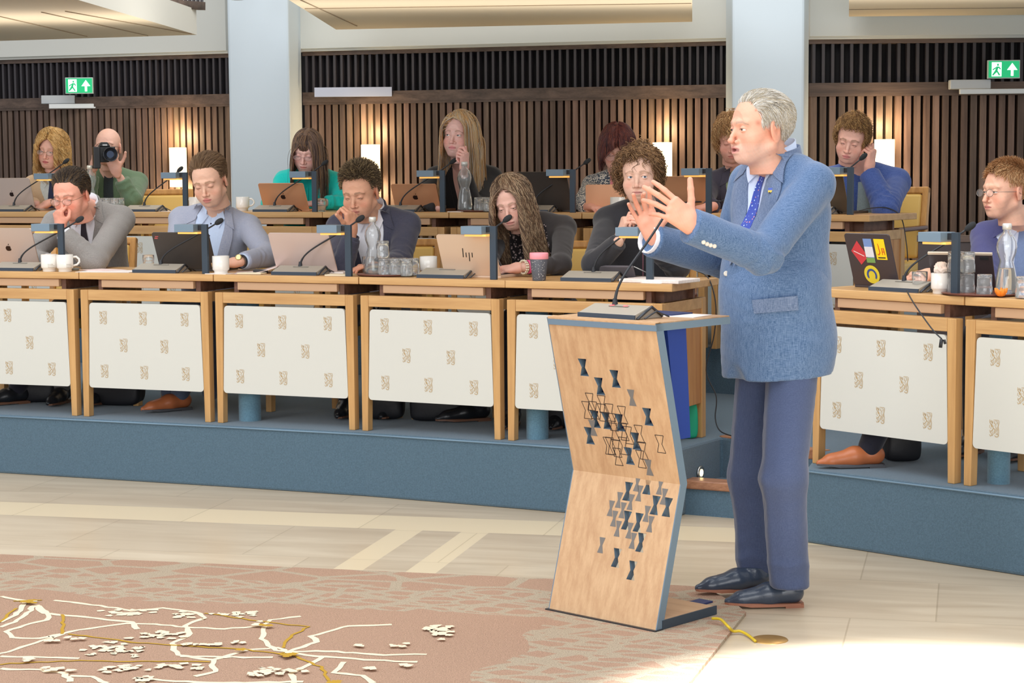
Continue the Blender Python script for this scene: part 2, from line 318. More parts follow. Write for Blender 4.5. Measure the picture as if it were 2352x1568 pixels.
# ------------------------------------------------------------------ back walls
def hz(x): return 396-.008*(x-182)+1.4
def s_wall(x):
    xs = [-400, 0, 528, 700, 1680, 1860, 2352, 2800]; ss = [238, 245, 256.5, 259, 275, 276.7, 276.5, 276.5]
    return float(np.interp(x, xs, ss))
def WP(x, y): return P(x, y, FPX/s_wall(x))
ZT = 2.58
CREAM = mat('off_white_plaster', (214, 214, 206), .75, bump=.15, bscale=300)
COLM = mat('white_pillar_paint', (206, 218, 226), .6, bump=.1, bscale=300)
SLAT = wood('walnut_slats', (136, 112, 97), (94, 75, 64), 2, .5, vcol=True)
RAIL = wood('walnut_rail', (112, 92, 80), (74, 60, 52), 0, .45)
BLK = mat('dark_recess', (30, 28, 30), .8)
def section(name, x0, x1, zt, pitch, shelf=None):
    a = WP(x0, 400); b = WP(x1, 400); a.z = b.z = 0; L_ = (b-a).length; ang = math.atan2(b.y-a.y, b.x-a.x)
    M = Matrix.Translation(a) @ Matrix.Rotation(ang, 4, 'Z')   # local +x along wall, +y away from camera
    root = thing(name, None, None); root.pop('label', None) if 'label' in root else None
    mb = MB(); mb.b2((-.1, .12, .5), (L_+.1, .22, zt+.1), M); w0 = mb.build(name, [BLK]); tag(w0, kind='structure')
    bpy.data.objects.remove(root)
    mb = MB(); zr0, zr1 = zt-.445, zt-.355     # rail
    n = int(L_/pitch)
    for i in range(n+1):
        x = (i+.5)*L_/(n+1); g = random.choice([.62, .7, .8, .95, 1.05, 1.15]); mb.cur = (g*random.uniform(.95, 1.05), g*random.uniform(.93, 1), g*random.uniform(.92, 1))
        mb.b2((x-pitch*.34, 0.02, .5), (x+pitch*.34, .125, zr0), M)
    s1 = mb.build('slat_panel', SLAT, w0, vc=True); 
    mb = MB(); mb.b2((0, -.0, zr0), (L_, .12, zr1), M); mb.b2((0, .005, zr0-.02), (L_, .12, zr0), M); mb.b2((0, 0.01, zt-.035), (L_, .12, zt), M)
    mb.build('wall_rail', RAIL, w0)
    mb = MB()
    for i in range(n+1):
        x = (i+.5)*L_/(n+1); mb.b2((x-pitch*.16, 0.02, zr1), (x+pitch*.16, .1, zt-.03), M)
    mb.build('grille', mat('dark_grille', (66, 62, 66), .5), w0)
    return M, L_
MA, LA = section('wall_left', -340, 530, ZT, .064)
MM, LM = section('wall_middle', 698, 1682, ZT, .066)
MR, LR = section('wall_right', 1858, 2700, ZT, .078)
# plaster above and pillars
mb = MB()
for x0, x1 in ((-340, 532), (690, 1684), (1856, 2700)):
    a = WP(x0, 400); b = WP(x1, 400); d = (b-a); d.z = 0; d.normalize(); n = Vector((d.y, -d.x, 0))
    for (zz0, zz1, off) in ((ZT, ZT+.022, .03), (ZT+.022, 5, .06)):
        q = [a+n*off, b+n*off, b-n*.2, a-n*.2]
        mb.hexa([(p.x, p.y, zz0) for p in q], [(p.x, p.y, zz1) for p in q])
tag(mb.build('wall_upper', CREAM), kind='structure')
def pillar(name, px0, px1, px2, y, dep):
    a = P(px0, 400, y); b = P(px1, 400, y); c = P(px2, 400, y+dep)
    mb = MB(); q = [(a.x, a.y), (b.x, b.y), (c.x, c.y), (a.x, a.y+dep)]
    mb.prism(q, .5, 5); o = mb.build(name, COLM, bev=.02); tag(o, kind='structure')
pillar('trim_4', 529.5, 669, 697, 16.3, .65); pillar('trim_5', 1681, 1846, 1856, 15.1, .45)
# soffits (undersides of the gallery above)
SOFM = mat('beige_soffit', (238, 220, 190), .8); 
def soffit(name, pts, z, thick, m2):
    q = [G(x, y, z) if y > -900 else None for x, y in pts]
    mb = MB(); mb.prism([(p.x, p.y) for p in q], z, z+thick); mb.m = [0 if f_[0] < 0 else 1 for f_ in [(1,)]*len(mb.m)]
    o = mb.build(name, [SOFM, m2]); me = o.data
    for p in me.polygons: p.material_index = 0 if p.normal.z < -.5 else 1
    tag(o, kind='structure'); return q
q = soffit('ceiling_left', [(-500, 108), (0, 94), (452, 80), (180, 0), (60, -60), (-700, -60)], 2.62, .2, CREAM)
soffit('ceiling_middle', [(772, 68), (1590, 50), (1590, -260), (250, -260)], 2.70, .35, CREAM)
soffit('ceiling_right', [(1950, 38), (2800, 30), (2800, -260), (1950, -260)], 2.74, .4, CREAM)
# soffit board joints
mb = MB()
for pts in ([(0, 38), (200, 84)], [(95, 28), (340, 82)], [(150, 26), (440, 78)], [(700, 20), (1588, 8)], [(1950, 22), (2352, 18)], [(690, 0), (820, 60)]):
    zz = 2.617 if pts[0][0] < 500 else (2.697 if pts[0][0] < 1900 else 2.737)
    mb.tube([G(x, y, zz) for x, y in pts], .004, 4)
tag(mb.build('trim_6', mat('soffit_joint', (176, 158, 134), .8)), kind='structure')
# gallery grille above left fascia
mb = MB(); a = P(318, 3, 14.6); b = P(464, 14, 15.4)
mb.tube([a, b], .045, 4); 
mb2 = MB()
d = (b-a).normalized()
for i in range(16):
    p = a.lerp(b, i/15); mb2.b2((p.x-.008, p.y-.03, p.z), (p.x+.008, p.y+.03, p.z+.5))
gr = mb.build('gallery_grille', RAIL); tag(gr, 'dark slatted gallery grille above the left white fascia', 'grille')
mb2.build('slat', mat('dark_grille'), gr)
# ceiling downlight
p = P(545, -6, 15.6); mb = MB(); mb.lathe([(0, 0), (.05, 0), (.055, .01), (.055, .12), (0, .12)], 24, c=(p.x, p.y, p.z-.02)); tag(mb.build('ceiling_spotlight', mat('lamp_housing', (180, 178, 174), .4)), 'small round ceiling spotlight above the left white pillar', 'light')
# sconces
def sconce(px0, px1, py0, py1, label):
    x = (px0+px1)/2; y = FPX/s_wall(x)-.12; a = P(px0, py0, y); b = P(px1, py1, y); wd = b.x-a.x; h = a.z-b.z
    r = thing('wall_sconce', label, 'lamp', (a.x+wd/2, y, b.z), group='wall sconces on the slatted wall')
    mb = MB(); n = 14; vs = []
    for z in (0, h):
        for i in range(n+1):
            t = math.pi*i/n; vs.append((-math.cos(t)*wd/2, -math.sin(t)*wd*.35+.05, z))
    mb.add(vs, [(i, i+1, n+2+i, n+1+i) for i in range(n)]); mb.smooth = False
    mb.build('lamp_shade', mat('sconce_glow', (255, 240, 214), .6, emis=(255, 226, 176), es=2.6), r)
    mb = MB(); mb.b2((-wd*.35, .04, .02), (wd*.35, .10, h-.02)); mb.build('back_plate', mat('brass_plate', (150, 130, 80), .4, .6), r)
    l = bpy.data.lights.new('sconce_bulb', 'POINT'); l.energy = 8; l.color = (1, .74, .42); l.shadow_soft_size = .05
    for zz in (h+.1, -.06):
        lo = bpy.data.objects.new('sconce_bulb', l); C.objects.link(lo); lo.parent = r; lo.location = (0, -.02, zz)
for a in ((386, 428, 339, 429, 'glowing cream wall sconce above the empty chair on the far left'), (828, 873, 332, 424, 'glowing cream wall sconce right of the woman in turquoise'), (1500, 1545, 327, 432, 'glowing cream wall sconce behind the curly haired woman in black'), (2011, 2057, 320, 412, 'glowing cream wall sconce behind the young man in denim')): sconce(*a)
# exit signs
GREEN = mat('exit_green', (20, 160, 100), .4, emis=(28, 176, 112), es=.75); EWH = mat('exit_white', (250, 255, 250), .4, emis=(240, 255, 246), es=1.0)
def exitsign(x0, x1, y0, y1, label):
    y = FPX/s_wall((x0+x1)/2)-.2; a = P(x0, y0, y); b = P(x1, y1, y); wd = b.x-a.x; h = a.z-b.z
    r = thing('exit_sign', label, 'sign', (a.x, y, b.z), group='green exit signs')
    mb = MB(); mb.b2((0, 0, 0), (wd, .03, h)); mb.build('housing', mat('sign_housing', (196, 214, 206), .4), r, bev=.004)
    mb = MB(); mb.b2((wd*.03, -.003, h*.06), (wd*.97, 0, h*.94)); mb.build('green_face', GREEN, r)
    mb = MB(); Y0, Y1 = -.006, -.002
    def pl(pp): 
        n = len(pp); mb.add([(u*wd, Y0, v*h) for u, v in pp]+[(u*wd, Y1, v*h) for u, v in pp], [tuple(range(n)), tuple(range(n, 2*n))[::-1]]+[(i, n+i, n+(i+1) % n, (i+1) % n) for i in range(n)])
    pl([(.12, .12), (.42, .12), (.42, .88), (.12, .88)]); pl([(.71, .14), (.79, .14), (.79, .46), (.91, .46), (.75, .84), (.59, .46), (.71, .46)]); mb.build('pictogram_white', EWH, r)
    mb = MB(); Y0, Y1 = -.009, -.0065
    pl([(.28, .68), (.33, .68), (.33, .80), (.28, .80)]); pl([(.22, .42), (.29, .42), (.33, .64), (.26, .66)]); pl([(.14, .5), (.16, .44), (.25, .56), (.24, .62)]); pl([(.31, .6), (.38, .48), (.4, .52), (.34, .66)])
    pl([(.16, .16), (.27, .34), (.27, .44), (.22, .44), (.13, .2)]); pl([(.24, .44), (.29, .44), (.38, .2), (.34, .16)]); mb.build('pictogram_runner', GREEN, r)
exitsign(149, 214, 178, 215, 'green exit sign with running man above the left door closer')
exitsign(2269, 2343, 138, 180, 'green exit sign with running man at the upper right')
def closer(x0, x1, y0, y1, bx0, bx1, by0, by1, label):
    y = FPX/s_wall((x0+x1)/2)-.12; a = P(x0, y0, y); b = P(x1, y1, y)
    r = thing('door_closer', label, 'door closer', (a.x, y, b.z)); m = mat('closer_grey', (198, 202, 204), .4, .2)
    mb = MB(); mb.b2((0, 0, 0), (b.x-a.x, .08, a.z-b.z)); mb.build('housing', m, r, bev=.006)
    c = P(bx0, by0, y); d = P(bx1, by1, y); mb = MB(); mb.b2((c.x-a.x, -.05, d.z-b.z), (d.x-a.x, -.01, c.z-b.z)); mb.build('slide_arm', mat('closer_arm', (226, 230, 230), .3, .2), r, bev=.004)
closer(94, 172, 219, 238, 115, 232, 239, 249, 'grey door closer with pale bar below the left exit sign')
closer(2183, 2276, 183, 204, 2202, 2400, 205, 215, 'grey door closer with pale bar below the right exit sign')
mb = MB(); a = P(722, 201, 16.75); b = P(900, 221, 16.75); mb.b2((a.x, a.y, b.z), (b.x, a.y+.03, a.z)); tag(mb.build('rail_reflection_strip', mat('pale_rail_reflection', (196, 202, 222), .3)), 'pale strip painted as reflected light on the rail right of the white pillar', 'strip')  # pale box takes the place of light reflected along the rail
# ------------------------------------------------------------------ desks
OAKX = wood('light_oak_across', (218, 176, 120), (188, 143, 92), 0, .35, contrast=.8); OAKZ = wood('light_oak_upright', (214, 170, 112), (184, 138, 86), 2, .35, contrast=.8)
BOXM = mat('tan_lacquer', (196, 160, 126), .45); PANM = mat('off_white_panel', (210, 210, 202), .35, spec=.4); CREST = mat('crest_gold', (188, 160, 116), .45)
# the crest: a crowned beast standing upright, scrolls around, drawn in strokes inside a unit rectangle
_CR = [([(.05, .97), (.07, .8), (.18, .72), (.3, .66), (.42, .5), (.3, .36), (.12, .3), (.05, .38)], .05), ([(.18, .95), (.2, .84), (.34, .8), (.36, .92)], .05), ([(.42, .97), (.6, .96), (.93, .97)], .04),
 ([(.95, .96), (.95, .82), (.86, .62), (.94, .4), (.92, .12)], .045), ([(.2, .7), (.28, .55)], .11), ([(.33, .86), (.3, .74)], .09), ([(.52, .9), (.5, .78), (.66, .72), (.62, .6)], .05), ([(.66, .9), (.82, .88), (.8, .76), (.68, .8)], .045),
 ([(.42, .5), (.56, .44), (.6, .3), (.5, .2)], .06), ([(.6, .58), (.7, .5), (.66, .38)], .05), ([(.78, .6), (.82, .46), (.74, .34), (.84, .22)], .045), ([(.05, .28), (.2, .22), (.28, .1), (.12, .04), (.04, .14)], .05),
 ([(.3, .3), (.4, .18), (.3, .06)], .05), ([(.56, .12), (.6, .04), (.8, .02), (.92, .1), (.8, .2), (.66, .14)], .055), ([(.06, .66), (.05, .5)], .045), ([(.14, .52), (.2, .44)], .05), ([(.5, .34), (.44, .26)], .05), ([(.68, .26), (.72, .18)], .05), ([(.1, .86), (.3, .9)], .04), ([(.5, .66), (.46, .6)], .05)]
def stroke(mb, M, pts, wd, off):
    pts = [Vector((x, off, z)) for x, z in pts]; vs = []
    for i, p in enumerate(pts):
        t = (pts[min(i+1, len(pts)-1)]-pts[max(i-1, 0)]).normalized(); s_ = Vector((-t.z, 0, t.x))*wd/2
        if i in (0, len(pts)-1): s_ *= .6
        vs += [p+s_, p-s_]
    mb.add(vs, [(2*i, 2*i+1, 2*i+3, 2*i+2) for i in range(len(pts)-1)], M)
def crest(mb, x, z, w_, h_, y):
    mb.mi = 1
    for pts, wd in _CR: stroke(mb, None, [(x+(a-.5)*w_, z+(b-.5)*h_) for a, b in pts], wd*w_*1.25, y)
    mb.mi = 0
def desk(A, B, z0, label, group, depth=.5, end=False, box=True, kick=True, ext=0., side_panel=True, zt=.731, left_end=False):
    """A,B: foot line of the front frame (world xy), left to right seen from the hall"""
    a = Vector((A[0], A[1], 0)); b = Vector((B[0], B[1], 0)); L_ = (b-a).length; ang = math.atan2(b.y-a.y, b.x-a.x)
    r = thing('desk', label, 'desk', (A[0], A[1], z0), ang, group)
    H = .645
    def leg(x, sgn, y0, y1):
        m = MB(); w0, w1 = .044, .032   # top, bottom width, inner edge tapers
        xi0 = x+sgn*w1; xi1 = x+sgn*w0
        q = lambda xa, xb, z: [(min(xa, xb), y0, z), (max(xa, xb), y0, z), (max(xa, xb), y1, z), (min(xa, xb), y1, z)]
        m.hexa(q(x, xi0, 0), q(x, xi1, H)); m.build('leg', OAKZ, r, bev=.003)
    leg(0.006, 1, 0, .045); leg(L_-.006, -1, 0, .045); leg(.006, 1, depth-.045, depth); leg(L_-.006, -1, depth-.045, depth)
    m = MB(); m.b2((.05, 0.001, H-.052), (L_-.05, .044, H)); m.build('front_rail', OAKX, r, bev=.003)
    if end or left_end:
        xs = L_-.03 if end else .012
        m = MB(); m.b2((xs, .045, .16), (xs+.018, depth-.045, H)); m.build('side_panel', wood('oak_side', (214, 160, 100), (180, 120, 66), 2, .4), r, bev=.002)
        m = MB(); m.b2((xs-.005, .045, H-.05), (xs+.022, depth-.045, H)); m.build('side_rail', OAKX, r, bev=.002)
    else:
        m = MB(); m.b2((.02, .045, H-.05), (.035, depth-.045, H)); m.build('side_rail', OAKX, r); m = MB(); m.b2((L_-.035, .045, H-.05), (L_-.02, depth-.045, H)); m.build('side_rail', OAKX, r)
    # off-white apron panel with crests, rounded corners, slightly wider at the foot
    m = MB(); z_0, z_1 = .15, .58; tl = .055; bl = .043; rad = .018; poly = []
    cs = [(bl, z_0, 180), (L_-bl, z_0, 270), (L_-tl, z_1, 0), (tl, z_1, 90)]
    for (cx, cz, a0) in cs:
        ox = cx+(rad if cx < L_/2 else -rad); oz = cz+(rad if cz < .3 else -rad)
        for k in range(5): t = math.radians(a0+k*22.5); poly.append((ox+rad*math.cos(t), oz+rad*math.sin(t)))
    n = len(poly); yf, yb = .004, .018
    m.add([(x, yf, z) for x, z in poly]+[(x, yb, z) for x, z in poly], [tuple(range(n)), tuple(range(n, 2*n))[::-1]]+[(i, n+i, n+(i+1) % n, (i+1) % n) for i in range(n)])
    for (fx, fz) in [(.14, .83), (.49, .83), (.85, .83), (.315, .51), (.67, .51), (.14, .20), (.49, .20), (.85, .20)]:
        crest(m, bl+(L_-2*bl)*fx, z_0+(z_1-z_0)*fz, .046, .068, yf-.0012)
    m.build('apron_panel', [PANM, CREST], r)
    m = MB()
    for x in (.046, L_-.046):
        for z in (.2, .53): m.tube([(x-.006, .022, z), (x+.006, .022, z)], .005, 8)
    m.build('panel_stud', mat('steel_stud', (200, 200, 196), .3, .9), r)
    # under-top drawer box
    m = MB(); m.b2((L_*.15, .03, H+.012), (L_*.86, .36, zt-.036)); m.build('drawer_box', BOXM, r, bev=.003)
    m = MB(); m.b2((L_*.86+.004, .05, H-.002), (L_*.86+.03, .4, zt-.034)); m.b2((L_*.15-.03, .05, H-.002), (L_*.15-.004, .4, zt-.034)); m.b2((.02, .38, H-.001), (L_-.02, .40, zt-.034)); m.build('support', wood('dark_support', (128, 92, 74), (92, 62, 48), 0, .5), r)
    if end:
        m = MB(); m.b2((L_*.86+.03, .1, H-.001), (L_-.04, .38, zt-.034)); m.build('end_block', wood('dark_support', 0, 0), r)
    # tabletop, mitred to its neighbours
    m = MB(); t0 = .018*0; x1 = L_+.012+ext; x0 = -.012-(ext if left_end else 0)
    m.hexa([(x0, .02, zt-.034), (x1, .02, zt-.034), (x1+(0.0 if end else .015), depth+.06, zt-.034), (x0-(0 if left_end else .015), depth+.06, zt-.034)], [(x0, .02, zt), (x1, .02, zt), (x1+(0.0 if end else .015), depth+.06, zt), (x0-(0 if left_end else .015), depth+.06, zt)])
    m.build('tabletop', OAKX, r, bev=.003)
    r['L'] = L_; del r['L']
    return dict(o=r, a=a, ang=ang, L=L_, z=z0+zt, u=(b-a).normalized())
GF = 'front row desks'; GB = 'back row desks'
FR = []
fl = [((-3.70, 10.25), (-2.99, 9.98)), ((-2.965, 9.965), (-2.213, 9.685)), ((-2.186, 9.669), (-1.487, 9.391)), ((-1.461, 9.380), (-.747, 9.062)), ((-.722, 9.050), (-.051, 8.692)), ((-.028, 8.680), (.660, 8.312))]
lbl = ['', 'light oak desk with crest panel, cut by the left picture edge', 'light oak desk in front row with mugs and papers on its top',
       'light oak desk in front row carrying the dark laptop and pink laptop', 'light oak desk in front row carrying the round tray of glasses', 'light oak end desk in front row beside the stair, partly behind the lectern']
for i, (a, b) in enumerate(fl):
    if i == 0: continue
    FR.append(desk(a, b, .305, lbl[i], GF, end=(i == 5), ext=.02 if i == 5 else 0))
RD = [desk((1.248, 7.939), (1.720, 7.371), .305, 'light oak desk right of the speaker with the stickered laptop on it', GF, left_end=True),
      desk((1.741, 7.348), (2.26, 6.77), .305, 'light oak desk at the right edge with a tray of glasses and bottle', GF)]
bl_ = [((-3.45, 12.47), (-2.69, 12.16)), ((-2.665, 12.15), (-1.985, 11.87)), ((-1.96, 11.86), (-1.155, 11.53)), ((-1.13, 11.52), (-.385, 11.21)), ((-.36, 11.20), (.375, 10.81)), ((.40, 10.80), (1.05, 10.37)), ((1.075, 10.35), (1.79, 9.79))]
bn = ['back row desk at the far left in front of the blonde woman', 'back row desk with the crowded tray of glasses and bottle', 'back row desk between the two left laptops', 'back row desk with the copper laptop in front of the blonde woman', 'back row desk with the bottle and glasses right of the long haired blonde', 'back row desk behind the woman with curly hair', 'back row end desk in front of the young man in denim']
BR = [desk(a, b, .56, bn[i], GB, end=(i == 6), ext=.02 if i == 6 else 0) for i, (a, b) in enumerate(bl_)]
ZF = .305+.731; ZB = .56+.731
# local frame on a desk: u along, v towards the sitter
def near(x, row):
    best = min(row, key=lambda d: abs((d['a']+d['u']*d['L']/2 - Vector((x.x, x.y, 0))).length)); return best
def onrow(px, py_or_v, row, z):
    """point on the table plane under pixel column px, v metres behind the front edge"""
    ray = FW*FPX+RT*(px-1176)+UP*(784-600); best = None
    for d in row:
        n = Vector((-d['u'].y, d['u'].x, 0)); a = d['a']+n*(.02+py_or_v)
        # intersect ray (xy) with line a+u*t
        A = np.array([[ray.x, -d['u'].x], [ray.y, -d['u'].y]]); s_, t = np.linalg.solve(A, np.array([a.x, a.y]))
        pen = max(0, -t, t-d['L'])
        if best is None or pen < best[0]: best = (pen, Vector((ray.x*s_, ray.y*s_, z)), d['ang'], d)
    return best[1], best[2]
ALLF = FR+RD
def F(px, v): 
    return onrow(px, v, FR if px < 1700 else RD, ZF)
def Bk(px, v): return onrow(px, v, BR, ZB)

# ------------------------------------------------------------------ desk lamps
HEADM = mat('lamp_head_blue_grey', (122, 142, 158), .45, .1); AMBER = mat('amber_strip', (240, 184, 100), .5, emis=(255, 176, 84), es=.7)
def lamp(px, v, row, label):
    p, a = (F if row == 'f' else Bk)(px, v)
    r = thing('desk_lamp', label, 'lamp', p, a, 'slim desk lamps')
    if 'post' not in _LM:
        m = MB(); m.b2((-.016, -.009, 0), (.016, .009, .245)); _LM['post'] = m.build('post', DARK, r, bev=.0015)
        m = MB(); m.b2((-.036, -.007, .216), (-.016, .007, .241)); _LM['c'] = m.build('connector', DARKER, r)
        m = MB(); m.b2((-.145, -.05, .207), (-.036, .045, .245)); _LM['h'] = m.build('lamp_head', HEADM, r, bev=.002)
        m = MB(); m.b2((-.130, -.04, .198), (-.018, .04, .207)); _LM['a'] = m.build('light_strip', AMBER, r)
    else:
        for o in list(_LM.values()): c = o.copy(); C.objects.link(c); c.parent = r
_LM = {}
FL = [(142, 'slim desk lamp behind the two white mugs at the left'), (472, 'slim desk lamp in front of the young man in blue-grey jacket'), (801, 'slim desk lamp left of the glass bottle in the front row'), (1134, 'slim desk lamp at the right edge of the pale gold laptop'), (1493, 'slim desk lamp below the speaker\'s hands'), (2195, 'slim desk lamp left of the man with glasses at the right')]
for px, l in FL: lamp(px, .035, 'f', l)
BL = [(137, 'slim desk lamp in front of the curly blonde woman in the back row'), (429.5, 'slim desk lamp over the empty chair in the back row'), (725.5, 'slim desk lamp in front of the woman in turquoise'), (1018.5, 'slim desk lamp in front of the long haired blonde woman'), (1316.5, 'slim desk lamp beside the dark laptop in the back row'), (1628, 'slim desk lamp above the speaker\'s thumb'), (1952, 'slim desk lamp in front of the young man in denim')]
for px, l in BL: lamp(px, .03, 'b', l)

# ------------------------------------------------------------------ microphone units
MT = mat('mic_top_taupe', (168, 160, 146), .45); FOAM = mat('foam_black', (48, 50, 52), .9, bump=.5, bscale=900)
def mic(p, ang, head, label, stem0=-.02, red=False, scale=1.0, bend=.35, basevis=True):
    r = thing('conference_microphone', label, 'microphone', p, ang, 'gooseneck conference microphones'); s = scale
    m = MB(); W = .125*s; D_ = .15*s; h0 = .016*s; h1 = .042*s
    # wedge profile extruded along x: front low lip then sloping deck up to the ridge, hollow end
    pr = [(0, 0), (D_, 0), (D_, .012*s), (D_*.62, h1), (D_*.55, h1), (.012*s, h0+.004*s), (0, h0)]
    n = len(pr); m.add([(-W, y, z) for y, z in pr]+[(W, y, z) for y, z in pr], [tuple(range(n))[::-1], tuple(range(n, 2*n))]+[(i, (i+1) % n, n+(i+1) % n, n+i) for i in range(n)][::1])
    m.f = [f_ for f_ in m.f]; o = m.build('base', MT, r, bev=.003*s)
    m = MB(); m.b2((-W-.001, -.002, 0), (W+.001, .004*s, h0)); m.build('front_lip', mat('mic_lip', (58, 70, 84), .4), r)
    m = MB(); m.tube([(W+.003, 0.01, 0.002), (W+.003, D_*.58, h1*.95), (W+.003, D_*.95, .006)], .005*s, 6); m.tube([(W+.02, .03, .004), (W+.02, D_*.6, h1*.6), (W+.02, D_*1.05, .004)], .003*s, 6); m.build('end_bracket', mat('mic_bracket', (70, 74, 80), .3, .5), r)
    m = MB(); m.b2((-.04*s, D_*.4, h1*.86), (.045*s, D_*.5, h1*.93)); m.build('button_bar', mat('mic_bar', (136, 130, 120), .5), r, bev=.001)
    if red:
        m = MB(); 
        for x in (-.03*s, .03*s): m.lathe([(0, h1*.98), (.008*s, h1*.98), (.008*s, h1*.9)], 12, c=(x, D_*.45, 0))
        m.build('red_light', mat('red_led', (255, 90, 90), .3, emis=(255, 70, 80), es=1.5), r)
    M = r.matrix_basis.inverted() if False else Matrix.LocRotScale(Vector(p), Matrix.Rotation(ang, 3, 'Z').to_quaternion(), None).inverted()
    hd = M @ Vector(head); b = Vector((stem0, D_*.55, h1))
    pts = []; up1 = b+Vector((0, 0, (hd.z-b.z)*bend)); mid = b.lerp(hd, .45)
    c1 = Vector((b.x+(hd.x-b.x)*.02, b.y, b.z+(hd.z-b.z)*bend)); c2 = b.lerp(hd, .42)+Vector((0, 0, .012))
    for i in range(21):
        t = i/20; pts.append(b*(1-t)**3+c1*3*t*(1-t)**2+c2*3*t*t*(1-t)+hd*t**3)
    dr = (pts[-1]-pts[-2]).normalized()
    m = MB(); m.tube(pts, [.0052*s if i < 4 else .0042*s for i in range(21)], 8); m.lathe([(.011*s, h1-.004), (.007*s, h1+.02*s)], 12, c=(b.x, b.y, 0)); m.build('gooseneck', DARKER, r)
    m = MB(); q = dr.to_track_quat('Z', 'Y').to_matrix().to_4x4(); M2 = Matrix.Translation(hd) @ q; R_ = .0135*s
    m.lathe([(0.004, -.012), (R_*.7, -.006), (R_, .006), (R_*1.05, .018), (R_*.9, .03), (R_*.55, .038), (0, .040)], 16, M=M2); hdob = m.build('foam_head', FOAM, r)
    return r
def micF(bx, v, hx, hy, label, st=None, dy=-.02, **k):
    p, a = F(bx, v) if k.pop('row', 'f') == 'f' else Bk(bx, v)
    if 'sc' in k: k['scale'] = k.pop('sc')
    mic(p, a, P(hx, hy, p.y+dy), label, stem0=(st if st is not None else -.02), **k)
micF(28, .05, 178, 507, 'gooseneck microphone at the left edge in front of the man in grey', st=-.01)
micF(353, .05, 498, 512, 'gooseneck microphone in front of the dark laptop', st=-.01)
micF(674, .05, 822, 506, 'gooseneck microphone in front of the pink laptop', st=-.01)
micF(1010, .05, 1160, 506, 'gooseneck microphone whose head hangs before the wavy haired woman\'s nose', st=-.01)
micF(1345, .05, 1508, 478, 'gooseneck microphone behind the lectern in front of the clasped hands', st=0.0)
micF(2052, .05, 2222, 525, 'gooseneck microphone in front of the stickered laptop', st=-.01)
for bx, hx, hy, l in [(22, 148, 373, 'back row gooseneck microphone at the far left'), (322, 410, 392, 'back row gooseneck microphone by the empty chair'), (622, 742, 377, 'back row gooseneck microphone before the woman in turquoise'), (912, 1037, 373, 'back row gooseneck microphone before the long haired blonde woman'), (1216, 1344, 374, 'back row gooseneck microphone over the dark laptop'), (1500, 1662, 462, 'back row gooseneck microphone pointing down at the white mug'), (1850, 1978, 364, 'back row gooseneck microphone before the young man in denim')]:
    micF(bx, .04, hx, hy, l, st=-.01, dy=-.01, row='b', scale=.95)

